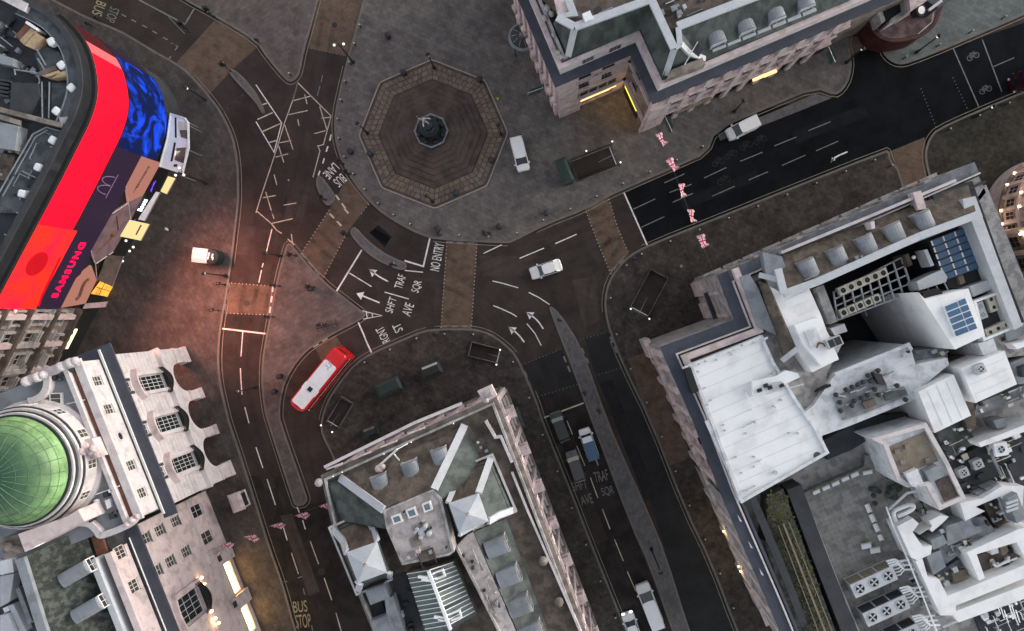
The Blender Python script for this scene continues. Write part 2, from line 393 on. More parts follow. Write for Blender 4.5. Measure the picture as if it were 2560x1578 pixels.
# double parking lines beside the kerbs
def kerb_lines(key, i0=0.0, i1=1.0, two=False, m='kerb_line', w=.09):
    e, s = part_of(key, i0, i1)
    for d in (.30,):
        mb = MB(); mb.strip(e, -s * d, -s * (d + w), .012); struct(mb, 'kerb_line', m, road)
kerb_lines('west', .26, .55); kerb_lines('west', .58, 1.0, False); kerb_lines('north', .05, .98); kerb_lines('centre', .10, .33); kerb_lines('centre', .42, .52, True)
kerb_lines('centre', .55, .98); kerb_lines('south_east', .16, .45); kerb_lines('south_east', .47, .66, True); kerb_lines('south_east', .70, 1.0); kerb_lines('east', .05, .9, True); kerb_lines('north_east', .2, 1.0, True)
kerb_lines('south', .2, .48, False); kerb_lines('south', .48, .68); kerb_lines('south', .74, 1.0); kerb_lines('plaza', .0, 1.0, False)
# painted lines
def line(name, pts, w=.13, m='white_paint', z=.016):
    mb = MB(); mb.strip(P(pts), w / 2, -w / 2, z); return struct(mb, name, m, road)
for p in ([(1000, 0), (1330, 175)], [(1395, 65), (1330, 175)], [(1605, 800), (1760, 680)]): line('lane_line', t(0, 0, *p), .2, 'worn_paint')
line('lane_line', t(0, 0, (1210, 120), (1330, 245)), .1, 'worn_paint')
line('bus_bay_line', t(0, 0, (980, 290), (1210, 432), (1228, 405)), .18, 'worn_paint')
line('stop_line', t(0, 0, (1605, 800), (1760, 680)), .22)
for x, y in ((890, 112), (962, 150), (1040, 190), (1112, 232), (1188, 278), (1245, 318)): line('bus_bay_line', t(0, 0, (x - 17, y - 9), (x + 17, y + 9)), .18, 'worn_paint')
line('bus_bay_line', t(0, 0, (1240, 318), (1278, 335), (1258, 362)), .18, 'worn_paint')
line('hatching', t(0, 1, (0, 610), (185, 885), (130, 1095), (0, 875)), .14)
for p in ([(10, 860), (120, 810)], [(50, 945), (185, 885)], [(95, 1025), (150, 1010)], [(40, 755), (80, 742)]): line('hatching', t(0, 1, *p), .16, 'cream_paint')
for p in ([(480, 540), (468, 590)], [(460, 620), (440, 690)]): line('lane_line', t(0, 1, *p), .12, 'worn_paint')
YB = [[(300, 595), (265, 720), (205, 885), (155, 1050), (110, 1190), (40, 1400), (0, 1530)], [(300, 595), (395, 690), (455, 750), (540, 835), (485, 1040), (445, 1050), (460, 1085), (410, 1275)],
      [(265, 725), (400, 690)], [(235, 825), (372, 795)], [(350, 680), (367, 748)], [(155, 1030), (255, 1010)], [(140, 1130), (232, 1106)], [(203, 888), (266, 1075)], [(163, 1050), (200, 1168)],
      [(458, 765), (512, 940)], [(470, 850), (538, 843)], [(418, 962), (500, 940)], [(130, 1255), (150, 1330)], [(50, 1422), (142, 1406)], [(70, 1380), (118, 1540)], [(300, 858), (310, 905)], [(230, 1290), (238, 1300)], [(200, 1475), (290, 1460)], [(265, 725), (300, 600)]]
for p in YB: line('box_junction_line', t(0, 1, *p), .13, 'cream_paint')
for p in ([(8, 8), (110, 95), (150, 145), (185, 166)], [(110, 95), (265, 60)], [(110, 0), (130, 62)], [(228, 205), (275, 250)], [(255, 170), (262, 235)]): line('box_junction_line', t(1, 1, *p), .13, 'cream_paint')
for p in ([(541, 968), (530, 1012)], [(517, 1052), (505, 1092)], [(491, 1138), (480, 1176)], [(460, 1228), (448, 1262)]): line('lane_line', t(0, 1, *p), .2)
for p in ([(115, 135), (75, 300)], [(52, 380), (44, 410)], [(40, 430), (20, 520)], [(1635, 310), (1765, 248)], [(1700, 508), (1778, 526), (1885, 557)], [(1705, 685), (1760, 706), (1835, 740), (1875, 765)], [(670, 450), (830, 548)], [(925, 588), (1098, 637)], [(1070, 432), (1200, 445)]): line('lane_line', t(1, 1, *p), .14)
for p in ([(760, 285), (570, 597)], [(735, 805), (775, 895), (790, 935), (830, 1022)], [(-242, 850), (70, 887)], [(1068, 362), (1203, 403), (1250, 200)]): line('stop_line', t(1, 1, *p), .22)
for p in ([(762, 722), (905, 757), (770, 782)], [(792, 732), (800, 776)], [(835, 742), (838, 768)]): line('hatching', t(1, 1, *p), .14)
for p in ([(1745, 875), (1732, 1050)], [(1728, 1135), (1732, 1220), (1740, 1325)], [(1760, 1415), (1790, 1530)]): line('lane_line', t(1, 0, *p), .14)
for p in ([(0, 190), (50, 340)], [(80, 420), (140, 605)], [(195, 760), (225, 860)], [(255, 950), (305, 1100)], [(335, 715), (355, 780)], [(390, 865), (450, 1030)], [(490, 1130), (545, 1290)], [(575, 1380), (620, 1540)], [(295, 620), (312, 660)]): line('lane_line', t(2, 1, *p), .14, 'white_paint' if p[0][1] < 800 else 'cream_paint')
for p in ([(330, 1120), (300, 1130)], [(340, 1205), (350, 1250)], [(160, 1160), (225, 1155)], [(400, 1470), (410, 1530)]): line('bus_bay_line', t(2, 1, *p), .14, 'worn_paint')
for p in ([(55, 345), (230, 272)], [(310, 240), (465, 172)], [(120, 590), (190, 625), (270, 677)], [(107, 815), (165, 885), (210, 972)]): line('lane_line', t(1, 2, *p), .14)
line('stop_line', [(1560, 482), (1618, 613)], .2); line('stop_line', t(1, 2, (230, 1490), (515, 1385)), .2, 'cream_paint')
line('lane_line', t(1, 2, (930, 122), (1095, 45)), .12, 'worn_paint')
for p in ([(870, 1505), (1030, 1430)], [(1095, 1315), (1240, 1250)], [(1155, 1455), (1300, 1390)], [(1440, 1410), (1600, 1340)], [(1380, 1280), (1540, 1205)], [(1640, 1160), (1800, 1095)], [(1700, 1295), (1840, 1235)], [(1130, 1385), (1290, 1325)]): line('lane_line', t(0, 2, *p), .12, 'worn_paint')
for p in ([(45, 1050), (205, 985)], [(345, 1085), (505, 1015)], [(100, 1190), (270, 1115)], [(290, 940), (450, 875)], [(1620, 480), (1770, 415)]): line('lane_line', t(0, 3, *p), .12, 'worn_paint')
line('stop_line', t(0, 3, (1330, 345), (1515, 770)), .16, 'worn_paint'); line('stop_line', t(0, 3, (1540, 285), (1680, 660)), .16, 'worn_paint')
for p in ([(395, 0), (435, 100)], [(465, 180), (525, 325)], [(563, 408), (617, 555)], [(650, 635), (705, 780)], [(737, 853), (800, 1008)], [(828, 1082), (890, 1225)]): line('lane_line', t(2, 2, *p), .12, 'cream_paint')
# studs that edge the crossings and dashes at the dropped kerbs
def studs(pts, step=.52, m='cream_paint', s=.115):
    mb = MB()
    for (p, a) in walk(P(pts), step): mb.obox(p, a, s, s, .008, .022)
    o = struct(mb, 'crossing_studs', m, road); o['kind'] = 'stuff'; return o
studs([(570, 707), (688, 716)]); studs([(558, 783), (678, 788)]); studs([(770, 120), (868, 141)], m='worn_paint')
studs([(822, 526), (752, 636)]); studs([(806, 700), (866, 585)]); studs([(904, 533), (925, 506)]); studs([(1118, 598), (1102, 825)]); studs([(1193, 602), (1178, 825)])
studs([(1462, 522), (1496, 610), (1529, 690)]); studs([(1520, 490), (1543, 566), (1572, 634)]); studs([(840, 840), (866, 885)], m='worn_paint')
studs(t(1, 2, (75, 1110), (360, 995)), m='worn_paint'); studs(t(1, 2, (190, 1340), (470, 1250)), m='worn_paint'); studs(t(1, 2, (490, 930), (710, 870)), m='worn_paint'); studs(t(1, 2, (600, 1190), (790, 1130)), m='worn_paint')
studs(t(0, 3, (1100, 640), (1210, 920)), m='worn_paint'); studs(t(0, 3, (1330, 560), (1440, 800)), m='worn_paint')
def dashes(pts, m='white_paint', L=.9, gap=1.5, w=.24):
    for (p, a) in walk(P(pts), gap): struct(MB().obox(p, a, L, w, .0, .020), 'dropped_kerb_dash', m, road)
dashes([(571, 715), (560, 780)]); dashes([(682, 722), (674, 785)]); dashes([(1124, 606), (1190, 609)], 'worn_paint'); dashes([(1110, 816), (1175, 816)], 'worn_paint')
dashes([(760, 640), (802, 692)], 'worn_paint'); dashes(t(1, 1, (545, 40), (640, 140)), 'cream_paint'); dashes(t(1, 1, (650, 5), (690, 50)), 'cream_paint'); dashes(t(0, 1, (585, 1420), (640, 1495)), 'cream_paint')
dashes(t(1, 1, (430, 970), (535, 905)), 'cream_paint'); dashes(t(1, 2, (715, 930), (760, 1040)), 'worn_paint'); dashes(t(1, 2, (510, 1010), (555, 1110)), 'worn_paint'); dashes(t(1, 2, (380, 1070), (430, 1190)), 'worn_paint')
dashes(t(1, 2, (730, 420), (830, 330)), 'worn_paint'); dashes(t(1, 2, (100, 1180), (140, 1290)), 'worn_paint')
# lettering
def lettering(txt, px, py, ang, w, h, m='white_paint', parent=None, name='road_lettering', z=.02):
    """a word whose reading direction is ang degrees counter-clockwise in plan; w x h metres"""
    cu = bpy.data.curves.new(name, 'FONT'); cu.body = txt; cu.align_x = 'CENTER'; cu.align_y = 'CENTER'; cu.size = 1.0
    o = bpy.data.objects.new(name, cu); COL.objects.link(o)
    bpy.context.view_layer.update()
    me = bpy.data.meshes.new_from_object(o.evaluated_get(bpy.context.evaluated_depsgraph_get()))
    bpy.data.objects.remove(o); bpy.data.curves.remove(cu)
    xs = [v.co.x for v in me.vertices]; ys = [v.co.y for v in me.vertices]
    cx, cy = (min(xs) + max(xs)) / 2, (min(ys) + max(ys)) / 2; sx, sy = w / (max(xs) - min(xs)), h / (max(ys) - min(ys))
    a = math.radians(ang); ca, sa = math.cos(a), math.sin(a); c = W2(px, py)
    for v in me.vertices:
        x, y = (v.co.x - cx) * sx, (v.co.y - cy) * sy
        v.co = (c[0] + x * ca - y * sa, c[1] + x * sa + y * ca, z)
    me.materials.clear(); me.materials.append(MAT[m]); me.name = name
    o = bpy.data.objects.new(name, me); COL.objects.link(o); o.parent = parent or road
    return o
def tc(r, c, x, y): return t(r, c, (x, y))[0]
lettering('NO ENTRY', *tc(1, 1, 1302, 335), 79, 3.95, 1.35)
lettering('TRAF', *tc(1, 1, 1036, 512), 72, 2.0, 1.15); lettering('SQR', *tc(1, 1, 1158, 548), 72, 1.7, 1.3)
lettering('SHFT', *tc(1, 1, 970, 680), 72, 2.2, 1.1); lettering('AVE', *tc(1, 1, 1092, 712), 70, 1.75, 1.3)
lettering('RGNT', *tc(1, 1, 912, 895), 118, 2.3, 1.2); lettering('ST', *tc(1, 1, 1018, 845), 116, 1.2, 1.2)
lettering('BUS', 850, 451.5, 222, 1.55, 1.4); lettering('LANE', 828, 428, 226, 2.2, 1.3)
lettering('BUS', *tc(2, 1, 318, 1335), 6, 1.95, 1.6, 'yellow_paint'); lettering('STOP', *tc(2, 1, 340, 1440), 6, 2.1, 1.9, 'yellow_paint')
lettering('BUS', *tc(0, 0, 712, 62), -112, 2.0, 1.5, 'yellow_paint'); lettering('STOP', *tc(0, 0, 808, 108), -112, 2.1, 1.4, 'worn_paint')
lettering('TRAF', *tc(2, 2, 640, 398), 14, 2.0, 1.5, 'worn_paint'); lettering('SQR', *tc(2, 2, 688, 508), 14, 1.75, 1.35, 'worn_paint')
lettering('SHFT', *tc(2, 2, 486, 465), 14, 2.1, 1.3, 'worn_paint'); lettering('AVE', *tc(2, 2, 536, 565), 14, 1.7, 1.4, 'worn_paint')
# arrows
def arrow(head, tail, m='white_paint', bend=None, w=.2, hl=.95, hw=.62):
    pts = [tail] + ([bend] if bend else []) + [head]; p = P(smooth(pts, 2) if bend else pts)
    a, b = p[-2], p[-1]; d = Vector((b[0] - a[0], b[1] - a[1])).normalized(); nn = Vector((-d.y, d.x)); hb = Vector(b) - d * hl
    mb = MB(); q = p[:-1] + [tuple(hb)]; mb.strip(q, w / 2, -w / 2, .02)
    mb.face([(*(hb + nn * hw), .02), (*(hb - nn * hw), .02), (b[0], b[1], .02)][::-1])
    struct(mb, 'arrow_marking', m, road)
arrow(tc(1, 1, 722, 597), tc(1, 1, 888, 664)); arrow(tc(1, 1, 815, 425), tc(1, 1, 950, 512), bend=tc(1, 1, 880, 475))
arrow(tc(1, 2, 104, 732), tc(1, 2, 225, 852), bend=tc(1, 2, 180, 785)); arrow(tc(1, 2, -22, 838), tc(1, 2, 88, 948), bend=tc(1, 2, 45, 890))
arrow(tc(0, 3, 455, 1165), tc(0, 3, 570, 1092), 'white_paint', bend=tc(0, 3, 480, 1130), hw=.3, hl=.6)
mat('patch_e', (.10, .10, .10), .8, .4, 1.2, 8, bump=0); mat('faint_paint', (.026, .027, .027), .8, .4, 1.2, 8, bump=0, spec=.05)
def cycle_symbol(px, py, ang, m='worn_paint', k=1.0):
    c = W2(px, py); a = math.radians(ang)
    def q(x, y): x, y = x * k, y * k; return (c[0] + x * math.cos(a) - y * math.sin(a), c[1] + x * math.sin(a) + y * math.cos(a))
    mb = MB()
    for s in (-.62, .62):
        ring = [q(s + .42 * math.cos(k_ * math.pi / 8), -.2 + .42 * math.sin(k_ * math.pi / 8)) for k_ in range(16)]; mb.strip(ring, .06, -.06, .018, closed=True)
    for p in ([(-.62, -.2), (-.2, .35), (.45, .35), (.05, -.2), (-.2, .35)], [(.62, -.2), (.4, .5), (.15, .55)], [(-.4, .5), (-.1, .5)], [(-.62, -.2), (.05, -.2)]): mb.strip([q(*w_) for w_ in p], .055, -.055, .02)
    struct(mb, 'cycle_marking', m, road)
cycle_symbol(*tc(0, 3, 1470, 400), 24, 'patch_e', .85); cycle_symbol(*tc(0, 3, 1560, 640), 24, 'patch_e', .85)
for x, y in (tc(0, 2, 1480, 1160), tc(0, 2, 1570, 1105), tc(0, 2, 1520, 1290), tc(0, 2, 1680, 1040), tc(0, 2, 1780, 1000)): cycle_symbol(x, y, 24, 'faint_paint', .9)
# trench patches and repairs in the carriageway
mat('patch_a', (.044, .035, .032), .85, .3, .5, 5, spec=.06); mat('patch_b', (.062, .049, .044), .85, .3, .5, 5, spec=.06); mat('patch_c', (.013, .014, .016), .85, .3, .5, 5, spec=.03); mat('patch_d', (.023, .023, .024), .85, .3, .5, 5, spec=.05)
for q, m in (([(600, 560), (640, 566), (630, 640), (592, 636)], 'patch_b'), ([(566, 800), (596, 803), (590, 905), (560, 900)], 'patch_a'), ([(640, 330), (700, 340), (690, 420), (636, 412)], 'patch_a'), ([(720, 480), (770, 490), (755, 560), (708, 548)], 'patch_b'), ([(1200, 640), (1330, 640), (1340, 690), (1204, 690)], 'patch_b'), ([(1010, 700), (1090, 705), (1084, 780), (1000, 790)], 'patch_a'), ([(1390, 1110), (1425, 1098), (1520, 1350), (1490, 1362)], 'patch_a'),
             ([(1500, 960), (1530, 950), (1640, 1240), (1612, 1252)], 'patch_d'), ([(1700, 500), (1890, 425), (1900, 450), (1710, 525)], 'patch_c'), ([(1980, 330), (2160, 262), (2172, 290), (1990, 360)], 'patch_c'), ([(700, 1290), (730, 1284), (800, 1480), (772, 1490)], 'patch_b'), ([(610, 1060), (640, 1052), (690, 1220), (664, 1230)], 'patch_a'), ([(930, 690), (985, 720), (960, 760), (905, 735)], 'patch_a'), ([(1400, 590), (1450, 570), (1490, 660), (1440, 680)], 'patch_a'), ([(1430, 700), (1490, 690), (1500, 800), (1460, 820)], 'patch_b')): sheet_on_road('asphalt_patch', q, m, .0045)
# tyre-polished wheel tracks
def tyre_mat():
    m = mat('tyre_polish', (.072, .060, .055), .7, .2, 1, 6, spec=.08, bump=0); n = m.node_tree.nodes; l = m.node_tree.links; b = n['Principled BSDF']
    tcn = n.new('ShaderNodeTexCoord'); nz = n.new('ShaderNodeTexNoise'); nz.inputs['Scale'].default_value = .45; nz.inputs['Detail'].default_value = 4; l.new(tcn.outputs['Object'], nz.inputs[0])
    mr = n.new('ShaderNodeMapRange'); mr.inputs[1].default_value = .35; mr.inputs[2].default_value = .75; mr.inputs[3].default_value = .0; mr.inputs[4].default_value = .5; l.new(nz.outputs[0], mr.inputs[0]); l.new(mr.outputs[0], b.inputs['Alpha'])
tyre_mat()
TR = [[(560, 180), (620, 290), (655, 400), (655, 520), (640, 640), (618, 760), (607, 860), (604, 950), (622, 1040), (668, 1180), (720, 1340), (780, 1500), (810, 1600)], [(590, 160), (650, 230), (690, 330), (700, 460), (690, 560), (668, 690), (640, 800), (628, 900), (632, 980), (650, 1060), (700, 1210)],
      [(820, 60), (800, 160), (780, 280), (760, 420), (720, 540), (660, 680)], [(1560, 1600), (1500, 1420), (1440, 1260), (1390, 1120), (1340, 980), (1290, 860), (1200, 740), (1090, 690), (960, 690), (850, 650), (760, 560)], [(1610, 1600), (1540, 1420), (1480, 1260), (1430, 1120), (1385, 980), (1330, 850), (1250, 720), (1120, 660), (1000, 620), (900, 560)],
      [(1600, 556), (1520, 590), (1400, 650), (1300, 680)], [(1545, 520), (1460, 560), (1300, 630), (1150, 690)], [(1488, 830), (1480, 760), (1500, 660), (1540, 600)], [(1080, 760), (980, 800), (880, 870), (800, 950), (750, 1050), (760, 1160), (800, 1290)]]
for p in TR:
    c = P(smooth(p, 2))
    for d in (-.85, .85): struct(MB().strip(c, d - .3, d + .3, .0085), 'tyre_track', 'tyre_polish', road)
# manhole covers
for x, y, r in ((tc(1, 0, 1773, 668) + (.42,)), (tc(1, 1, 740, 750) + (.3,)), (tc(2, 1, 470, 1085) + (.5,)), (tc(0, 1, 565, 180) + (.4,))):
    o = struct(MB().lathe(W2(x, y), [(r, .008), (r, .026)], 20), 'manhole_cover', 'iron', road)
# ------------------------------------------------------------------ facade tools
class Fac:
    """a vertical wall plane from A to B (plan); outward normal on the side of the point 'out'"""
    def __init__(s, A, B, out=(0, 0)):
        s.A = Vector(A); s.B = Vector(B); s.L = (s.B - s.A).length; s.u = (s.B - s.A) / s.L
        s.n = Vector((-s.u.y, s.u.x))
        if (Vector(out) - s.A).dot(s.n) < 0: s.n = -s.n
    def xy(s, u, d=0): p = s.A + s.u * u + s.n * d; return (p.x, p.y)
    def pt(s, u, z, d=0): p = s.A + s.u * u + s.n * d; return (p.x, p.y, z)
    def px(s, px, py, d=0):
        g = Vector(W2(px, py)); tt = (s.A.dot(s.n) + d) / g.dot(s.n); q = g * tt
        return (q - s.A).dot(s.u), CAMH * (1 - tt)
    def box(s, mb, u0, u1, z0, z1, d0, d1):
        a, b, c, e = s.xy(u0, d1), s.xy(u1, d1), s.xy(u1, d0), s.xy(u0, d0)
        q = [a, b, c, e]
        if area(q) < 0: q = q[::-1]
        return mb.hexa([(x, y, z0) for x, y in q] + [(x, y, z1) for x, y in q])
    def wall(s, mb, u0, u1, z0, z1, holes=(), thick=.35, d=0):
        us = sorted({u0, u1, *[max(u0, min(u1, h[0])) for h in holes], *[max(u0, min(u1, h[1])) for h in holes]})
        zs = sorted({z0, z1, *[max(z0, min(z1, h[2])) for h in holes], *[max(z0, min(z1, h[3])) for h in holes]})
        inside = lambda u, z: any(h[0] < u < h[1] and h[2] < z < h[3] for h in holes)
        for i in range(len(us) - 1):
            run = None
            for j in range(len(zs)):
                solid = j < len(zs) - 1 and not inside((us[i] + us[i + 1]) / 2, (zs[j] + zs[j + 1]) / 2)
                if solid and run is None: run = zs[j]
                if not solid and run is not None:
                    s.box(mb, us[i], us[i + 1], run, zs[j], d - thick, d); run = None
        return mb
    def window(s, parent, u, z, w, h, cols=2, rows=3, d=-.12, frame='frame_white', glass='glass_dark', fw=.07, name='window', surround=None, sill=None):
        """frame and glazing bars as one part, every pane a sub-part; (u, z) is the centre"""
        u0, u1, z0, z1 = u - w / 2, u + w / 2, z - h / 2, z + h / 2
        mb = MB()
        for a, b in ((u0, u0 + fw), (u1 - fw, u1)): s.box(mb, a, b, z0, z1, d - .08, d)
        for a, b in ((z0, z0 + fw), (z1 - fw, z1)): s.box(mb, u0 + fw, u1 - fw, a, b, d - .08, d)
        pw, ph = (w - 2 * fw) / cols, (h - 2 * fw) / rows; bw = fw * .7
        for i in range(1, cols): c = u0 + fw + pw * i; s.box(mb, c - bw / 2, c + bw / 2, z0 + fw, z1 - fw, d - .06, d - .01)
        for j in range(1, rows): c = z0 + fw + ph * j; s.box(mb, u0 + fw, u1 - fw, c - bw / 2, c + bw / 2, d - .065, d - .015)
        o = build(mb, name, frame, parent)
        for i in range(cols):
            for j in range(rows):
                q = MB(); a = u0 + fw + pw * i; b = z0 + fw + ph * j
                s.box(q, a + .01, a + pw - .01, b + .01, b + ph - .01, d - .075, d - .045)
                build(q, 'pane', glass, o)
        if sill:
            q = MB(); s.box(q, u0 - .12, u1 + .12, z0 - .14, z0, d, sill); build(q, 'sill', surround or 'stone_white', o)
        return o
def block(name, poly, z0, z1, m, parent=None):
    return build(MB().prism(poly, z0, z1), name, m, parent)
def coping(name, poly, z0, z1, w, m, parent, closed=True):
    """low wall that follows the inside of a roof edge"""
    p = ccw(poly) if closed else poly
    mb = MB(); mb.strip(p, 0, w, z0, z1, closed=closed); return build(mb, name, m, parent)
def quad_slab(mb, pts, th=.12):
    """thick roof panel from 3-D corner points listed counter-clockwise seen from above"""
    n = len(pts); v = [Vector(p) for p in pts]; nn = (v[1] - v[0]).cross(v[2] - v[1]).normalized()
    if nn.z < 0: v = v[::-1]; nn = -nn
    lo = [p - nn * th for p in v]
    mb.add(lo + v, [tuple(range(n - 1, -1, -1)), tuple(range(n, 2 * n))] + [(i, (i + 1) % n, n + (i + 1) % n, n + i) for i in range(n)])
    return mb
def rib(mb, a, b, w=.5, h=.25): return mb.bar(a, b, w, h)
def P3(pts, z): return [(*W2(x, y, z), z) for x, y in pts]
def V3(px, py, z): return W(px, py, z)
def dormer(parent, base, face_dir, w, depth, z0, h, roof='lead_grey', front='frame_white', glass='glass_dark', curved=True, cols=2, rows=2):
    """dormer window: barrel-roofed box, front towards face_dir (plan angle), front centre at base"""
    ca, sa = math.cos(face_dir), math.sin(face_dir)
    def q(x, y, z): return (base[0] + x * ca - y * sa, base[1] + x * sa + y * ca, z)
    mb = MB(); prof = [(-w / 2, z0), (-w / 2, z0 + h)]
    if curved:
        for k in range(1, 8): a = math.pi - math.pi * k / 8; prof.append((w / 2 * math.cos(a), z0 + h + .45 * w / 2 * math.sin(a)))
    prof += [(w / 2, z0 + h), (w / 2, z0)]
    mb.loft([[q(-depth, y, z) for y, z in prof], [q(0, y, z) for y, z in prof]])
    o = build(mb, 'dormer', roof, parent)
    f = Fac(q(.02, -w / 2, 0)[:2], q(.02, w / 2, 0)[:2], q(5, 0, 0)[:2])
    fr = MB(); fw = .12
    for a, b, c, d in ((0, fw, z0, z0 + h), (w - fw, w, z0, z0 + h), (fw, w - fw, z0, z0 + fw), (fw, w - fw, z0 + h - fw, z0 + h + .05)): f.box(fr, a, b, c, d, 0, .16)
    for i in range(1, cols): f.box(fr, w * i / cols - .03, w * i / cols + .03, z0 + fw, z0 + h - fw, 0, .12)
    for j in range(1, rows): f.box(fr, fw, w - fw, z0 + h * j / rows - .03, z0 + h * j / rows + .03, 0, .11)
    build(fr, 'dormer_frame', front, o)
    for i in range(cols):
        g = MB(); f.box(g, fw + (w - 2 * fw) * i / cols + .03, fw + (w - 2 * fw) * (i + 1) / cols - .03, z0 + fw, z0 + h - fw, .01, .06); build(g, 'pane', glass, o)
    if curved:   # rolls in the lead
        r = MB()
        for k in range(1, 5):
            x = -depth * k / 5 - .05
            r.loft([[q(x - .04, y * 1.01, z + .03) for y, z in prof[1:-1]], [q(x + .04, y * 1.01, z + .03) for y, z in prof[1:-1]]], cap=False)
        build(r, 'lead_roll', 'lead_grey', o)
    return o
# ------------------------------------------------------------------ arcaded stone office block with green dome (lower left)
fo = Fac(W2(463, 869), W2(588, 1184))
office = thing('office_building', 'white stone arcaded office block with a green copper dome', 'building', (*fo.xy(9, -8), 0))
LO = fo.L
def ring_wall(f, mb, u0, u1, r, zs, ztop, thick, d=0, n=10):
    """wall above a round arch between u0 and u1, springing at zs"""
    c = (u0 + u1) / 2; rr = (u1 - u0) / 2
    for k in range(n):
        a, b = math.pi - math.pi * k / n, math.pi - math.pi * (k + 1) / n
        p = [(c + rr * math.cos(a), zs + r * math.sin(a)), (c + rr * math.cos(b), zs + r * math.sin(b))]
        v = [f.pt(p[0][0], p[0][1], d), f.pt(p[1][0], p[1][1], d), f.pt(p[1][0], ztop, d), f.pt(p[0][0], ztop, d)]
        w = [f.pt(p[0][0], p[0][1], d - thick), f.pt(p[1][0], p[1][1], d - thick), f.pt(p[1][0], ztop, d - thick), f.pt(p[0][0], ztop, d - thick)]
        mb.hexa(w + v)
piers = [(0, 2.06), (6.2, 7.5), (11.75, 12.95), (17.2, LO)]
arch = [(2.06, 6.2), (7.5, 11.75), (12.95, 17.2)]
mb = MB()
for a, b in piers: fo.box(mb, a, b, 0, 7.6, -.95, 0)
for a, b in arch: ring_wall(fo, mb, a, b, 2.1, 3.7, 7.6, .95)
build(mb, 'arcade', 'stone_white', office)
for a, b in piers:
    build(fo.box(MB(), a - .12, b + .12, 0, 1.1, -1.0, .16), 'pier_plinth', 'stone_pink_lit', office); build(fo.box(MB(), a - .08, b + .08, 3.45, 3.8, -1.0, .12), 'pier_capital', 'stone_pink_lit', office)
mb = MB()
fo.box(mb, -.2, LO + .2, 7.6, 7.95, -1.2, .35); fo.box(mb, -.1, LO + .1, 6.9, 7.1, -.2, .1)
build(mb, 'string_course', 'stone_white', office)
centres = [4.13, 9.63, 15.08]
holes = []
for c in centres: holes += [(c - 1.0, c + 1.0, 8.0, 13.9), (c - .65, c + .65, 15.6, 17.1)]
mb = MB(); fo.wall(mb, 0, LO, 7.95, 17.9, holes, .5, -.3); build(mb, 'wall', 'stone_white', office)
build(MB().prism([fo.xy(0, -.8), fo.xy(LO, -.8), fo.xy(LO, -26), fo.xy(0, -26)], 7.9, 18.0), 'rear_block', 'stone_grey', office)
build(MB().prism([fo.xy(0, -4.9), fo.xy(LO, -4.9), fo.xy(LO, -26), fo.xy(0, -26)], 0, 7.9), 'loggia_wall', 'stone_grey', office)
mb = MB()
for k in range(11):   # thin stone courses
    z = 8.6 + k * .85
    for a, b in ((0, centres[0] - 1.6), (centres[0] + 1.6, centres[1] - 1.6), (centres[1] + 1.6, centres[2] - 1.6), (centres[2] + 1.6, LO)): build(fo.box(MB(), a, b, z, z + .74, -.3, -.255), 'stone_course', 'stone_white', office)
for c in centres:
    fo.window(office, c, 10.95, 2.0, 5.9, 4, 5, d=-.5, frame='frame_white', glass='glass_dark')
    mb = MB()
    for s in (-1, 1): fo.box(mb, c + s * 1.25 - .22, c + s * 1.25 + .22, 8.0, 14.2, -.3, .05)
    build(mb, 'window_pilaster', 'stone_white', office)
    mb = MB()    # segmental pediment
    for k in range(10):
        a, b = -1 + .2 * k, -1 + .2 * (k + 1); za, zb = 14.3 + .75 * (1 - a * a), 14.3 + .75 * (1 - b * b)
        pts = lambda d: [fo.pt(c + 1.9 * a, za, d), fo.pt(c + 1.9 * b, zb, d), fo.pt(c + 1.9 * b, zb + .32, d), fo.pt(c + 1.9 * a, za + .32, d)]
        mb.hexa(pts(-.3) + pts(.55))
    build(mb, 'pediment', 'stone_pink_lit', office)
    fo.window(office, c, 16.35, 1.3, 1.5, 2, 2, d=-.42, glass='glass_brown')
    mb = MB(); fo.box(mb, c - 1.0, c - .65, 15.5, 17.2, -.3, -.2); fo.box(mb, c + .65, c + 1.0, 15.5, 17.2, -.3, -.2); build(mb, 'window_jamb', 'roof_dark', office)
    mb = MB()    # bowed iron balcony
    pts = [fo.xy(c - 1.75 + 3.5 * k / 10, .15 + .75 * math.sin(math.pi * k / 10)) for k in range(11)]
    for zz in (8.05, 8.55, 9.05): mb.path([(x, y, zz) for x, y in pts], .05, 5)
    for x, y in walk(pts, .22): mb.tube((*x, 7.95), (*x, 9.05), .03, n=4)
    mb.prism([fo.xy(c - 1.75, -.2)] + pts + [fo.xy(c + 1.75, -.2)], 7.955, 8.03)
    build(mb, 'balcony', 'iron', office)
# cornice: stone bed mould and a dark lead top
mb = MB(); fo.box(mb, -.6, LO + .6, 17.9, 18.35, -.3, .55); build(mb, 'cornice', 'stone_white', office)
mb = MB(); fo.box(mb, -1.1, LO + 1.1, 18.35, 18.62, -.7, .9); fo.box(mb, -1.1, .3, 18.35, 18.62, -9, -.7); build(mb, 'cornice_lead', 'lead_dark', office)
mb = MB(); fo.box(mb, -.8, LO + .6, 18.62, 18.8, -.45, -.38); fo.box(mb, -.8, LO + .6, 18.62, 18.8, -.62, -.55); build(mb, 'conductor_rail', 'bright_cap', office)
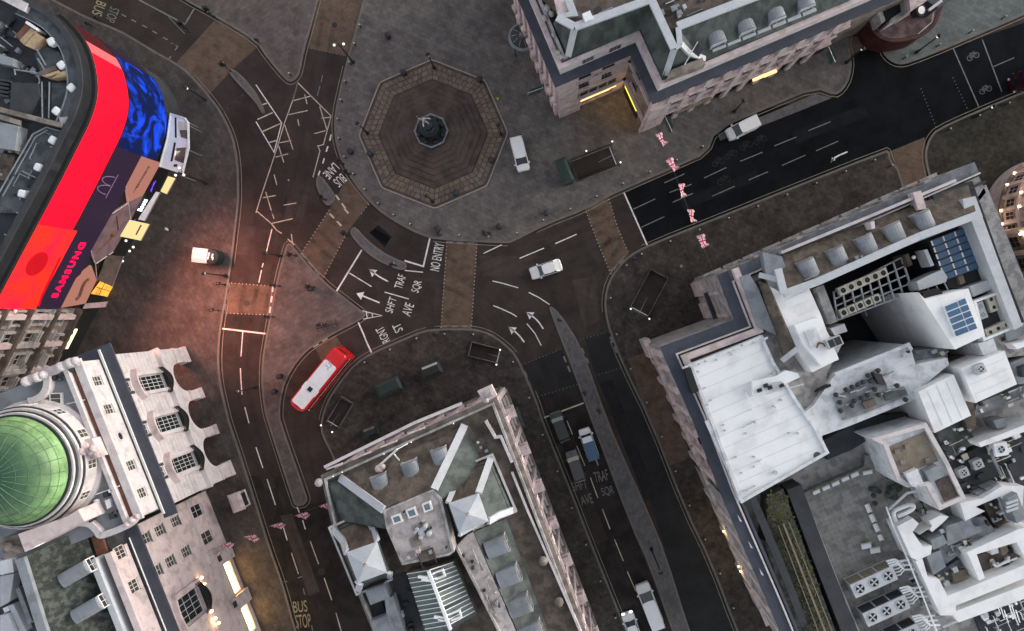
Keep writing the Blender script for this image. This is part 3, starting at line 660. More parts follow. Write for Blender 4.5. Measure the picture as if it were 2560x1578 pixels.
# attic
wins = [fo.px(*tc(1, 0, 740, 1218), d=-.9), fo.px(*tc(1, 0, 822, 1418), d=-.9), fo.px(*tc(2, 0, 985, 305), d=-.9), fo.px(*tc(2, 0, 1060, 500), d=-.9)]
holes = [(u - .6, u + .6, 19.5, 21.2) for u, z in wins]
mb = MB(); fo.wall(mb, .3, LO - .2, 18.62, 22.2, holes, .4, -.9); build(mb, 'attic_wall', 'stone_white', office)
for u, z in wins: fo.window(office, u, 20.35, 1.2, 1.7, 2, 3, d=-1.05, glass='glass_brown')
mb = MB()
for r_, zz in ((.52, 20.4),):
    c = fo.px(*tc(2, 0, 888, 105), d=-.9)[0]
    ring = [(c + r_ * math.cos(k * math.pi / 8), zz + r_ * math.sin(k * math.pi / 8)) for k in range(17)]
    for k in range(16): mb.tube(fo.pt(*ring[k], -.86), fo.pt(*ring[k + 1], -.86), .1, n=5)
build(mb, 'round_window_surround', 'stone_white', office)
mb = MB(); cc = fo.pt(c, 20.4, -.88); ring = [fo.pt(c + .45 * math.cos(k * math.pi / 8), 20.4 + .45 * math.sin(k * math.pi / 8), -.88) for k in range(16)]; mb.face(ring); build(mb, 'pane', 'glass_dark', office)
mb = MB(); fo.box(mb, 0, LO, 22.2, 22.55, -1.5, -.6); build(mb, 'attic_cornice', 'stone_white', office)
mb = MB(); fo.box(mb, .2, LO - .3, 22.2, 22.9, -2.6, -2.1); build(mb, 'parapet', 'stone_white', office)
mb = MB(); fo.box(mb, .3, LO - .3, 22.2, 22.32, -2.1, -1.5); build(mb, 'gutter', 'rust', office)
terr = [fo.xy(.3, -1.3), fo.xy(LO - .2, -1.3), fo.xy(LO - .2, -26), fo.xy(.3, -26)]
build(MB().prism(terr, 18.0, 22.2), 'upper_block', 'lead_grey', office)
# stone screens and scrolls at both ends of the attic
def knob_row(mb, a, b, z, r, n):
    for k in range(n):
        p = lerp(a, b, k / max(1, n - 1)); mb.ball((p[0], p[1], z + r * .4), r * (1 + .25 * math.sin(k * 2.3)), 8, 5)
mb = MB(); a0, a1 = W2(*tc(1, 0, 540, 1085), 23), W2(*tc(1, 0, 180, 1230), 23)
mb.strip([a0, a1], .5, -.5, 22.2, 23.0); build(mb, 'end_screen', 'stone_white', office)
mb = MB(); knob_row(mb, W2(*tc(1, 0, 530, 1085), 23.6), W2(*tc(1, 0, 430, 1125), 23.6), 23.2, .5, 4); knob_row(mb, W2(*tc(1, 0, 300, 1185), 23.6), W2(*tc(1, 0, 180, 1232), 23.6), 23.2, .5, 4); build(mb, 'carved_group', 'stone_white', office)
def scroll(p_list, z0, z1, w=.7, nm='scroll_parapet'):
    mb = MB(); mb.strip(P(smooth(p_list, 2), z1), w / 2, -w / 2, z0, z1); build(mb, nm, 'stone_white', office)
scroll(t(1, 0, (330, 1195), (335, 1260), (310, 1320), (255, 1360), (200, 1372)), 22.2, 23.2)
scroll(t(2, 0, (560, 735), (640, 740), (700, 800), (710, 830), (770, 815), (920, 755), (975, 690)), 22.2, 23.0)
knobs = MB(); knob_row(knobs, W2(*tc(2, 0, 905, 745), 23.3), W2(*tc(2, 0, 975, 690), 23.3), 22.9, .35, 3); build(knobs, 'carved_group', 'stone_pink_lit', office)
mb = MB(); mb.prism(P(t(1, 0, (190, 1435), (255, 1425), (275, 1455), (210, 1470)), 22.6), 22.2, 22.6); build(mb, 'roof_hatch', 'roof_dark', office)
# roof light and hatches on the terrace
def skylight(parent, pts, z0, z1, glass='glass_dark', frame='frame_white', cols=1, rows=2, fw=.1):
    a, b, c, d = [Vector(W2(x, y, z1)) for x, y in pts]
    o = build(MB().prism([tuple(v) for v in (a, b, c, d)], z0, z1 - .06), 'skylight', frame, parent)
    fr = MB(); fr.strip([tuple(v) for v in ccw([tuple(v) for v in (a, b, c, d)])], 0, fw, z1 - .06, z1 + .04, closed=True)
    for i in range(cols):
        for j in range(rows):
            q = []
            for s_, t_ in ((i + .08, j + .08), (i + .92, j + .08), (i + .92, j + .92), (i + .08, j + .92)):
                s_, t_ = s_ / cols, t_ / rows; p = (a * (1 - s_) + b * s_) * (1 - t_) + (d * (1 - s_) + c * s_) * t_; q.append(tuple(p))
            build(MB().prism(q, z1 - .07, z1 + .0), 'pane', glass, o)
    build(fr, 'skylight_frame', frame, o)
    return o
skylight(office, t(1, 0, (355, 1315), (440, 1312), (442, 1392), (357, 1396)), 22.2, 22.6, 'glass_brown')
skylight(office, t(2, 0, (672, 585), (700, 570), (738, 672), (705, 685)), 22.2, 22.55, 'glass_dark', rows=1)
for q in ([(735, 520), (765, 510), (780, 545), (745, 560)], [(775, 670), (805, 660), (828, 700), (790, 712)]): build(MB().prism(P(t(2, 0, *q), 22.7), 22.2, 22.7), 'vent_box', 'roof_dark', office)
mb = MB(); mb.prism(P(t(2, 0, (752, 575), (790, 560), (800, 620), (770, 635)), 22.5), 22.2, 22.5); mb.prism(P(t(2, 0, (775, 495), (800, 490), (805, 512), (782, 520)), 22.9), 22.2, 22.9); build(mb, 'service_box', 'plant_white', office)
mb = MB(); mb.bar(V3(*tc(2, 0, 690, 530), 22.5), V3(*tc(2, 0, 860, 468), 22.5), .12); mb.bar(V3(*tc(1, 0, 480, 1392), 22.4), V3(*tc(1, 0, 610, 1362), 22.4), .1); build(mb, 'roof_rail', 'bright_cap', office)
mb = MB()
for x, y, r_ in ((460, 1165, .45), (510, 1145, .35), (425, 1215, .3), (385, 1205, .35)): mb.ball((*W2(*tc(1, 0, x, y), 22.6), 22.5), r_, 8, 5)
build(mb, 'potted_shrubs', 'slate_moss', office)
# dome on its drum
dz = 26.0; dc = W2(38, 1176, dz)
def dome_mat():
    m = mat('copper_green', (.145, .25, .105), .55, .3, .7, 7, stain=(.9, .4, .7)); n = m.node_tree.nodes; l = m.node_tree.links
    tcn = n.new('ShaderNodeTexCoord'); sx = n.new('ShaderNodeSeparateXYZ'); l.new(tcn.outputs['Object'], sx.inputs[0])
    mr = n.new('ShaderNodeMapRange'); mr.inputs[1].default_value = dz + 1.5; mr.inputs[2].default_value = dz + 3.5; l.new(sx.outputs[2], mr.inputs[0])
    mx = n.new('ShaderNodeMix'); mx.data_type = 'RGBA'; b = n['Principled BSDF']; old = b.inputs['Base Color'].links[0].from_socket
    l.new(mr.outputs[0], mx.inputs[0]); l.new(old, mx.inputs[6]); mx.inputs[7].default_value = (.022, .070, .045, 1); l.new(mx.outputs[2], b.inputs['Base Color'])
dome_mat()
dome = thing('copper_dome', 'large green copper dome on a white stone drum, cut by the left edge', 'dome', (dc[0], dc[1], 22.2))
prof = [(5.75, dz + .1)] + [(5.6 * math.cos(a), dz + .35 + 3.3 * math.sin(a)) for a in [math.pi / 2 * k / 14 for k in range(14)]] + [(.25, dz + 3.66)]
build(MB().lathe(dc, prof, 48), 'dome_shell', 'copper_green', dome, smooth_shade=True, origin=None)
# the shell's texture runs in world heights
for o_ in dome.children:
    for v in o_.data.vertices: v.co.z += 22.2; v.co.x += dc[0]; v.co.y += dc[1]
    o_.location = (-dc[0], -dc[1], -22.2)
mb = MB()
for k in range(24):
    a = 2 * math.pi * k / 24
    pts = [(dc[0] + (r + .03) * math.cos(a), dc[1] + (r + .03) * math.sin(a), z + .03) for r, z in prof[1:-1:2]]
    mb.path(pts, .035, 4)
for r_, z_ in prof[3:-3:2]: mb.path([(dc[0] + (r_ + .02) * math.cos(2 * math.pi * q / 48), dc[1] + (r_ + .02) * math.sin(2 * math.pi * q / 48), z_ + .02) for q in range(49)], .02, 4)
mat('copper_dark', (.088, .165, .075), .6, .2, 1, 6)
ob = build(mb, 'copper_seams', 'copper_dark', dome); 
for v in ob.data.vertices: v.co.z += 22.2; v.co.x += dc[0]; v.co.y += dc[1]
ob.location = (-dc[0], -dc[1], -22.2)
build(MB().lathe(dc, [(.3, dz + 3.6), (.35, dz + 3.9), (.15, dz + 4.2), (.22, dz + 4.5), (.02, dz + 5.0)], 10), 'finial', 'stone_grey', dome)
for k, (r, m, z0, z1) in enumerate(((5.95, 'bronze', dz - .15, dz + .12), (6.15, 'stone_white', dz - .45, dz - .15), (6.3, 'roof_dark', dz - .75, dz - .45), (6.55, 'stone_white', dz - 1.1, dz - .75), (6.7, 'roof_dark', dz - 1.3, dz - 1.1))):
    build(MB().lathe(dc, [(r, z0), (r, z1), (r - .3, z1)], 48), 'drum_moulding', m, dome)
build(MB().lathe(dc, [(7.2, 22.2), (7.2, 22.6), (6.75, 22.7), (6.75, dz - 1.3), (6.5, dz - 1.3)], 48), 'drum', 'stone_white', dome)
for k in range(12):
    a = math.radians(-58 + 30 * k); q = Fac((dc[0] + 6.78 * math.cos(a - .085), dc[1] + 6.78 * math.sin(a - .085)), (dc[0] + 6.78 * math.cos(a + .085), dc[1] + 6.78 * math.sin(a + .085)), (dc[0] + 20 * math.cos(a), dc[1] + 20 * math.sin(a)))
    q.window(dome, q.L / 2, 23.7, 1.05, 1.5, 2, 2, d=.05, glass='glass_brown')
mb = MB(); mb.prism(P(t(2, 0, (560, 140), (660, 130), (720, 260), (620, 290)), 24), 22.2, 24); knob_row(mb, W2(*tc(2, 0, 560, 175), 24.5), W2(*tc(2, 0, 690, 240), 24.5), 24.1, .5, 5); knob_row(mb, W2(*tc(2, 0, 545, 235), 25), W2(*tc(2, 0, 660, 200), 25), 24.6, .4, 4); build(mb, 'carved_figures', 'stone_pink_lit', office)
# floodlights that wash the dome, at the foot of the drum
for k, (a, e) in enumerate(((-20, 300), (35, 300), (-75, 200), (80, 200), (-140, 120), (150, 120))):
    L = bpy.data.lights.new('dome_floodlight', 'SPOT'); L.energy = e; L.color = (.78, 1, .62); L.spot_size = math.radians(75); L.spot_blend = .9; L.shadow_soft_size = .3
    lo = bpy.data.objects.new('dome_floodlight', L); COL.objects.link(lo); a = math.radians(a)
    p = Vector((dc[0] + 9.5 * math.cos(a), dc[1] + 9.5 * math.sin(a), 25.2)); lo.location = p
    lo.rotation_euler = (Vector((dc[0] + 4.0 * math.cos(a), dc[1] + 4.0 * math.sin(a), dz + 2.2)) - p).to_track_quat('-Z', 'Y').to_euler()
# stone party wall between the two blocks
mb = MB(); pw = P(t(2, 0, (130, 815), (480, 690), (560, 640), (605, 725), (180, 945)), 26); mb.prism(pw, 18, 26); build(mb, 'party_wall', 'stone_pink_lit', office)
mb = MB(); mb.prism(P(t(2, 0, (0, 850), (130, 815), (180, 945), (30, 1000)), 24.5), 18, 24.5); build(mb, 'chimney_stack', 'stone_brown', office)
mb = MB(); knob_row(mb, W2(*tc(2, 0, 20, 900), 25), W2(*tc(2, 0, 120, 930), 25), 24.6, .45, 4); build(mb, 'chimney_pots', 'stone_brown', office)
# ------------------------------------------------------------------ the wing down the street
fw_ = Fac(W2(515, 1226), W2(515 + .369 * 700, 1226 + .929 * 700))
wing = thing('street_block', 'pale stone street block with mossy slate roof below the dome', 'building', (*fw_.xy(10, -6), 0))
LW = 34
wins = []
for p in ((1050, 845), (1150, 788), (1262, 725), (1130, 1080), (1226, 1012), (1338, 942)):
    u, z = fw_.px(*tc(2, 0, *p)); wins.append((u, z, 1.3, 1.9))
for du in (3.1,):
    pass
shopA = fw_.px(*tc(2, 0, 1410, 650)); shopB = fw_.px(*tc(2, 0, 1480, 845))
gl = [(shopA[0], 4.0, 1.7, 2.9), (shopB[0], 4.0, 1.7, 2.9)]
bigc = fw_.px(*tc(2, 0, 1375, 1330)); big = (bigc[0], bigc[1], 3.2, 5.0)
lit1 = fw_.px(*tc(2, 0, 1635, 1150)); lit2 = fw_.px(*tc(2, 0, 1740, 1440))
lits = [(lit1[0], 2.4, 4.4, 2.6), (lit2[0], 2.4, 4.4, 2.6)]
allw = wins + gl + [big] + lits
mb = MB(); fw_.wall(mb, 0, LW, 0, 18.2, [(u - w / 2, u + w / 2, z - h / 2, z + h / 2) for u, z, w, h in allw], .4); build(mb, 'wall', 'stone_pink_lit', wing)
build(MB().prism([fw_.xy(0, -.4), fw_.xy(LW, -.4), fw_.xy(LW, -24), fw_.xy(0, -24)], 0, 18.2), 'rear_block', 'stone_grey', wing)
for u, z, w, h in wins: fw_.window(wing, u, z, w, h, 2, 3, d=-.18, glass='glass_brown', sill=.15)
for (u, z, w, h), g in zip(gl, ('glass_dark', 'glass_brown')): fw_.window(wing, u, z, w, h, 2, 2, d=-.2, glass=g)
fw_.window(wing, big[0], big[1], big[2], big[3], 4, 3, d=-.25)
mat('shop_glow', (.8, .5, .25), .5, .3, 1.5, 6, emit=(1, .62, .25), estr=5.0, bump=0)
for u, z, w, h in lits:
    o = fw_.window(wing, u, z, w, h, 3, 1, d=-.15, glass='shop_glow', frame='plant_cream', name='lit_shop_window')
    mb = MB(); fw_.box(mb, u - w / 2 - .2, u + w / 2 + .2, 3.75, 3.95, 0, .45); build(mb, 'shop_fascia', 'plant_cream', wing)
mb = MB(); fw_.box(mb, 0, bigc[0] - 3, 5.9, 6.2, 0, .22); build(mb, 'string_course', 'stone_white', wing)
mb = MB()     # curved hood over the big window and its brackets
for s in (-1, 1): fw_.box(mb, big[0] + s * 2.1 - .3, big[0] + s * 2.1 + .3, big[1] - 3.2, big[1] + 2.8, 0, .35)
for k in range(8):
    a, b = -1 + .25 * k, -1 + .25 * (k + 1); za, zb = big[1] + 2.8 + .6 * (1 - a * a), big[1] + 2.8 + .6 * (1 - b * b)
    pts = lambda d: [fw_.pt(big[0] + 2.5 * a, za, d), fw_.pt(big[0] + 2.5 * b, zb, d), fw_.pt(big[0] + 2.5 * b, zb + .35, d), fw_.pt(big[0] + 2.5 * a, za + .35, d)]
    mb.hexa(pts(0) + pts(.6))
build(mb, 'window_surround', 'stone_pink_lit', wing)
mb = MB(); pts = [fw_.xy(big[0] - 2.4 + 4.8 * k / 12, .1 + 1.0 * math.sin(math.pi * k / 12)) for k in range(13)]
for zz in (.1, .6, 1.1): mb.path([(x, y, big[1] - 3.0 + zz) for x, y in pts], .06, 5)
mb.prism([fw_.xy(big[0] - 2.4, 0)] + pts + [fw_.xy(big[0] + 2.4, 0)], big[1] - 3.05, big[1] - 2.95)
for x, y in walk(pts, .25): mb.tube((*x, big[1] - 3), (*x, big[1] - 1.9), .04, n=4)
build(mb, 'balcony', 'iron', wing)
for x, y in ((1450, 1128), (1470, 1172), (1523, 1368), (1550, 1420), (1572, 1452)):
    u, z = fw_.px(*tc(2, 0, x, y), d=.5)
    o = build(MB().ball(fw_.pt(u, z, .5), .16, 8, 5), 'wall_lamp', 'warm_bulb', wing)
mb = MB()
for x, y in ((1580, 990), (1690, 1320)):
    u, z = fw_.px(*tc(2, 0, x, y)); build(fw_.box(MB(), u - .9, u + .9, 0, 4.4, 0, .5), 'shop_pier', 'stone_pink_lit', wing)
mb = MB()
for x, y in ((1580, 990), (1690, 1320)):
    u, z = fw_.px(*tc(2, 0, x, y), d=.52); build(fw_.box(MB(), u - .4, u + .4, z - .5, z + .5, .5, .54), 'shop_plaque', 'roof_dark', wing)
mb = MB(); fw_.box(mb, -.4, LW, 18.2, 18.5, -.3, .4); build(mb, 'cornice', 'stone_white', wing)
mb = MB(); fw_.box(mb, -.8, LW, 18.5, 18.8, -.8, .8); fw_.box(mb, -1.6, -.8, 18.5, 18.78, -9, .8); build(mb, 'cornice_lead', 'lead_dark', wing)
mb = MB(); fw_.box(mb, 1, LW, 18.8, 18.95, -.5, -.43); build(mb, 'conductor_rail', 'bright_cap', wing)
aw = [fw_.px(*tc(2, 0, 905, 925), d=-1), fw_.px(*tc(2, 0, 985, 1175), d=-1)]
aw = [(u, 20.3) for u, z in aw]
mb = MB(); fw_.wall(mb, 1.5, LW, 18.8, 22.0, [(u - .75, u + .75, 19.4, 21.2) for u, z in aw], .4, -1.0); build(mb, 'attic_wall', 'stone_pink_lit', wing)
for u, z in aw: fw_.window(wing, u, z, 1.5, 1.8, 3, 2, d=-1.15, glass='glass_brown')
mb = MB(); fw_.box(mb, 1.5, LW, 22.0, 22.25, -1.6, -.85); build(mb, 'attic_cornice', 'stone_pink_lit', wing)
mb = MB(); fw_.box(mb, 1.5, LW, 20.6, 22.6, -3.2, -2.5); build(mb, 'parapet', 'lead_pale', wing)
mb = MB(); fw_.box(mb, 1.5, LW, 18.8, 20.6, -3.8, -1.4); build(mb, 'gutter', 'lead_dark', wing)
# mossy slope with two dormers, dark gutter in front and a pale ridge behind
zr0, zr1 = 21.2, 25.0
E0 = [V3(*tc(2, 0, 610, 775), zr0), V3(*tc(2, 0, 845, 1540), zr0)]; R0 = [V3(*tc(2, 0, 150, 985), zr1), V3(*tc(2, 0, 330, 1560), zr1)]
mb = MB(); quad_slab(mb, [E0[0], E0[1], R0[1], R0[0]], .2); build(mb, 'slate_roof', 'slate_moss', wing)
mb = MB(); mb.prism([E0[0][:2], E0[1][:2], R0[1][:2], R0[0][:2]], 18.2, 20.4); build(mb, 'roof_core', 'roof_dark', wing)
mb = MB(); mb.bar(R0[0], R0[1], 1.0, .5); build(mb, 'ridge_lead', 'lead_grey', wing)
mb = MB(); mb.strip([E0[0][:2], E0[1][:2]], .1, 1.3, 20.4, 20.8); build(mb, 'box_gutter', 'rust', wing)
ang = math.atan2(fw_.n.y, fw_.n.x)
for p in ((625, 1050), (715, 1310)):
    dormer(wing, W2(*tc(2, 0, *p), 23.6), ang + math.radians(20 - 12), 1.6, 3.2, 22.0, 1.6, 'lead_grey', 'frame_white')
# plant beyond the ridge, at the left edge
build(MB().prism(P([(-140, 1400), (34, 1398), (112, 1600), (-140, 1640)], 22), 0, 22), 'rear_roof', 'roof_dark', wing)
for q, z1, m in ((([0, 1010], [85, 990], [100, 1090], [0, 1110]), 23, 'plant_white'), (([0, 1120], [100, 1100], [70, 1300], [0, 1340]), 23.2, 'plant_grey'), (([60, 1330], [95, 1320], [190, 1512], [150, 1530]), 23, 'lead_pale'), (([110, 1210], [140, 1200], [230, 1440], [205, 1470]), 24, 'lead_grey'), (([0, 1400], [60, 1390], [120, 1540], [0, 1560]), 23.4, 'lead_pale')):
    build(MB().prism(P(t(2, 0, *q), z1), 22, z1), 'rooftop_plant', m, wing)
# ------------------------------------------------------------------ corner building with the giant curved LED screens (upper left)
def emat(name, col, s, var=.0, scale=1.0, col2=None, dist=0.0):
    m = bpy.data.materials.new(name); m.use_nodes = True; n = m.node_tree.nodes; l = m.node_tree.links; b = n['Principled BSDF']
    b.inputs['Base Color'].default_value = (.008, .008, .008, 1); b.inputs['Roughness'].default_value = .5; b.inputs['Specular IOR Level'].default_value = .04
    b.inputs['Emission Strength'].default_value = s; b.inputs['Emission Color'].default_value = (*col, 1)
    if col2:
        tcn = n.new('ShaderNodeTexCoord'); nz = n.new('ShaderNodeTexNoise'); nz.inputs['Scale'].default_value = scale; nz.inputs['Detail'].default_value = 3; nz.inputs['Distortion'].default_value = dist
        l.new(tcn.outputs['Object'], nz.inputs[0]); r = n.new('ShaderNodeValToRGB'); r.color_ramp.elements[0].color = (*col, 1); r.color_ramp.elements[1].color = (*col2, 1)
        r.color_ramp.elements[0].position = .46; r.color_ramp.elements[1].position = .72; l.new(nz.outputs[0], r.inputs[0]); l.new(r.outputs[0], b.inputs['Emission Color'])
    MAT[name] = m
emat('led_red', (1.0, .0, .012), 1.25); emat('led_red_hot', (1.0, .012, .006), 1.2, col2=(1, .0, .03), scale=.22, dist=.6)
emat('led_red_dim', (.045, .004, .006), .9); emat('rose_reflection', (.75, .10, .10), .9)
emat('led_navy', (.012, .006, .016), 1.0); emat('led_blue', (.0, .004, .035), 1.0, col2=(.003, .05, .62), scale=.25, dist=2.2)
emat('led_pink', (1, .0, .05), 1.1); emat('led_mauve', (.12, .07, .13), .9); emat('led_maroon', (.30, .0, .004), 1.0)
emat('sign_white', (1, 1, 1), 1.6); emat('sign_violet', (.10, .03, .55), 1.2); emat('sign_yellow', (1, .95, .35), 1.8); emat('amber_glow', (.75, .32, .04), .9, col2=(.35, .16, .03), scale=1.2)
emat('panel_salmon', (.36, .15, .11), .55); emat('panel_mauve', (.17, .10, .10), .5, col2=(.09, .06, .08), scale=.8); emat('canopy_cream', (.75, .62, .28), .55)
scr = thing('screen_building', 'dark corner building with curved red and blue LED screens', 'building', (-62, 12, 0))
SP = [(-65.1, .97)] + P([(87, 557), (104, 526), (150, 438), (195, 348), (216, 306), (226, 278), (234, 250), (236.5, 223), (235, 195), (229.6, 163), (219, 129), (203, 100), (181, 72), (155, 48), (120, 28), (85, 12)], 20)
SPs = SP[:5] + smooth(SP[4:], 2)[1:]
# stations along the facade
def cum(p):
    c = [0]
    for i in range(len(p) - 1): c.append(c[-1] + math.dist(p[i], p[i + 1]))
    return c
CU = cum(SPs); LS = CU[-1]
def at_s(s):
    s = max(0, min(LS - 1e-6, s))
    for i in range(len(CU) - 1):
        if CU[i + 1] >= s: return lerp(SPs[i], SPs[i + 1], (s - CU[i]) / (CU[i + 1] - CU[i]))
def sub(s0, s1, step=.7):
    ks = [s0] + [c for c in CU if s0 + .05 < c < s1 - .05] + [s1]; out = []
    for a, b in zip(ks[:-1], ks[1:]):
        m = max(1, int((b - a) / step)); out += [at_s(a + (b - a) * k / m) for k in range(m)]
    return out + [at_s(s1)]
def near_s(p): return min((math.dist(p, at_s(LS * k / 800)), LS * k / 800) for k in range(801))[1]
OUT = -1   # outward is to the right of the path
def band(name, s0, s1, z0, z1, d0, d1, m, parent=None, step=.7):
    mb = MB(); p = sub(s0, s1, step)
    mb.strip(p, OUT * d0, OUT * d1, z0, z1); return build(mb, name, m, parent or scr)
s_a = near_s(W2(87, 557, 20)); s_c = near_s(W2(221, 131, 20)); s_d = near_s(W2(205, 102, 20)); s_b = near_s(W2(296, 369, 13.7)); s_e = near_s(W2(150, 45, 20))
band('facade_wall', 0, LS, 0, 22.2, -.6, 0, 'roof_dark')
red1 = band('screen_panel', 0, s_a, 12.9, 20, 0, .35, 'led_red_hot'); red2 = band('screen_panel', s_a, s_c, 13.7, 20, 0, .3, 'led_red')
band('screen_panel', s_c, s_c + 1.5, 13.7, 20, 0, .3, 'rose_reflection'); band('screen_panel', s_c + 1.5, s_e, 13.7, 20, 0, .28, 'led_red_dim')  # rose strip: a reflection on the screen end, put in as glow
band('screen_panel', 0, s_a, 7.9, 12.9, 0, .3, 'led_navy'); band('screen_panel', s_a, s_b, 7.9, 13.7, 0, .29, 'led_navy')
blue = band('screen_panel', s_b, s_c + 2.0, 4.8, 13.7, 0, .32, 'led_blue'); band('screen_panel', s_c + 2.0, s_e, 5.5, 13.7, 0, .26, 'led_navy')
band('screen_frame', 0, s_e, 20, 20.5, -.1, .42, 'black_void'); band('screen_frame', s_a, s_e, 13.6, 13.75, .0, .36, 'black_void')
mb = MB()
for k in range(26):       # joints between the LED modules
    s = s_a + 2 + (s_c - s_a - 3) * k / 25
    if k % 3 == 1:
        p, q = at_s(s), at_s(s + .05); mb.strip([p, q], OUT * .3, OUT * .312, 15 + .3 * (k % 5), 18.6)
build(mb, 'screen_joint', 'led_maroon', scr)
fs = Fac(at_s(0), at_s(LS * .30))
def panel(f, pts, d0, d1, name, m, parent):
    uv = [f.px(x, y, d1) for x, y in pts]
    mb = MB(); a = [f.pt(u, z, d0) for u, z in uv]; b = [f.pt(u, z, d1) for u, z in uv]; n = len(a)
    mb.add(a + b, [tuple(range(n - 1, -1, -1)), tuple(range(n, 2 * n))] + [(i, (i + 1) % n, n + (i + 1) % n, n + i) for i in range(n)])
    return build(mb, name, m, parent)
ce = fs.px(92.5, 660, .35); n = 24
mb = MB(); mb.face([fs.pt(ce[0] + 1.62 * math.cos(2 * math.pi * k / n), ce[1] + 1.62 * math.sin(2 * math.pi * k / n), .36) for k in range(n)]); build(mb, 'picture_disc', 'led_maroon', red1)
panel(fs, t(1, 0, (430, 330), (440, 345), (300, 640), (285, 690), (270, 690), (300, 600)), .355, .362, 'picture_shade', 'led_maroon', red1)
def wall_text(f, txt, u, z, w, h, m, parent, d, name='sign_lettering', rot=0.0, th=.08, flip=1, mono=False):
    cu = bpy.data.curves.new(name, 'FONT'); cu.body = txt; cu.align_x = 'CENTER'; cu.align_y = 'CENTER'; cu.extrude = .02; cu.offset = .025 if mono else .0
    if mono: cu.space_character = 1.25
    o = bpy.data.objects.new(name, cu); COL.objects.link(o); bpy.context.view_layer.update()
    me = bpy.data.meshes.new_from_object(o.evaluated_get(bpy.context.evaluated_depsgraph_get())); bpy.data.objects.remove(o); bpy.data.curves.remove(cu)
    xs = [v.co.x for v in me.vertices]; ys = [v.co.y for v in me.vertices]; cx, cy = (min(xs) + max(xs)) / 2, (min(ys) + max(ys)) / 2
    off = Vector(root_of(parent).location); R = math.radians(rot)
    for v in me.vertices:
        x, y = (v.co.x - cx) / (max(xs) - min(xs)) * w, (v.co.y - cy) / (max(ys) - min(ys)) * h; zz = v.co.z
        x, y = x * math.cos(R) - y * math.sin(R), x * math.sin(R) + y * math.cos(R)
        v.co = Vector(f.pt(u + flip * x, z + y, d + zz * 2)) - off
    me.materials.clear(); me.materials.append(MAT[m]); o = bpy.data.objects.new(name, me); COL.objects.link(o); o.parent = parent
    return o
us0, zs0 = fs.px(*tc(1, 0, 398, 605), .33); us1, zs1 = fs.px(*tc(1, 0, 590, 255), .33)
wall_text(fs, 'SAMSUNG', (us0 + us1) / 2, (zs0 + zs1) / 2, abs(us1 - us0) + .9, 1.15, 'led_pink', scr, .33, mono=True)
um, zm = fs.px(265, 462, .33)
mb = MB()
for arc in (-1, 1):
    pts = [fs.pt(um + arc * .62 + .6 * math.cos(a), zm - .9 + 2.1 * math.sin(a), .33) for a in [math.pi * k / 10 for k in range(11)]]
    mb.path(pts, .06, 4)
mb.path([fs.pt(um - 1.7, zm - 1.25, .33), fs.pt(um + 1.7, zm - 1.25, .33)], .05, 4); build(mb, 'arches_sign', 'led_mauve', scr)
# shop level
band('shop_wall', 0, s_b, 0, 7.9, 0, .06, 'black_void'); band('shop_wall', s_b, s_e, 0, 4.8, .0, .1, 'roof_dark')
p1 = panel(fs, [(357.6, 393), (402, 408), (357.6, 489), (326.6, 549), (316, 468.5)], .06, .35, 'shop_panel', 'panel_salmon', scr)
panel(fs, [(318, 508), (357, 489), (328, 549)], .35, .37, 'panel_facet', 'panel_mauve', p1)
panel(fs, [(281, 534), (320, 509), (327, 550), (305, 592.6), (283, 629.6), (238.5, 659), (228, 628)], .06, .33, 'shop_panel', 'panel_mauve', scr)
p4 = panel(fs, [(191, 696), (229, 665), (242, 700), (214, 759), (153, 770)], .06, .35, 'shop_panel', 'panel_salmon', scr)
mb = MB()
for q in ([(228, 628), (239, 660), (243, 702)], [(239, 660), (283, 630)], [(281, 534), (320, 508)], [(316, 468), (327, 550)]):
    v = [fs.pt(*fs.px(x, y, .38), .38) for x, y in q]; mb.path(v, .07, 4)
build(mb, 'panel_edging', 'stone_pink_lit', scr)
mb = MB(); v = [fs.pt(*fs.px(x, y, .37), .37) for x, y in smooth([(189, 749), (197, 742), (203, 725), (207, 712), (214, 702), (221, 698)], 2)]; mb.path(v, .26, 5); build(mb, 'panel_mark', 'rust', p4)
mb = MB()
for q in ([(292, 540), (294, 560), (296, 575)], [(285, 585), (262, 612), (240, 632)]):
    mb.path([fs.pt(*fs.px(x, y, .36), .36) for x, y in q], .12, 5)
mb.ball(fs.pt(*fs.px(281, 585, .3), .3), .42, 8, 5); build(mb, 'panel_graphic', 'rust', scr)
lr = random.Random(2); mb = MB(); a = Vector(fs.px(373, 416, .36)); b = Vector(fs.px(333, 483, .36))
for k in range(11):       # a worn line of print, too small to read
    p = a.lerp(b, (k + .5) / 11); h_ = lr.uniform(.28, .5) * (.7 if k > 8 else 1); w_ = (b - a).length / 11 * lr.uniform(.34, .46); fs.box(mb, p[0] - w_, p[0] + w_, p[1] - h_ / 2, p[1] + h_ / 2, .35, .362)
o = build(mb, 'panel_print', 'rust', p1); o['kind'] = 'stuff'
sw = thing('canopy', 'white flat shop canopy with dark slots below the blue screen', 'canopy', (*W2(445, 360, 4.2), 0))
cp = P([(426, 283), (462, 294), (471, 306), (472, 369), (456, 435), (398, 417), (417, 348)], 4.4)
build(MB().prism(cp, 4.1, 4.4, True), 'canopy_roof', 'plant_white', sw)
coping('canopy_edge', cp, 4.4, 4.55, .12, 'plant_white', sw)
mb = MB()
for q in (t(0, 0, (1255, 845), (1268, 845), (1270, 990), (1257, 990)), t(0, 0, (1250, 1025), (1265, 1025), (1240, 1160), (1225, 1160))): build(MB().prism(P(q, 4.42), 4.3, 4.42), 'slot', 'black_void', sw)
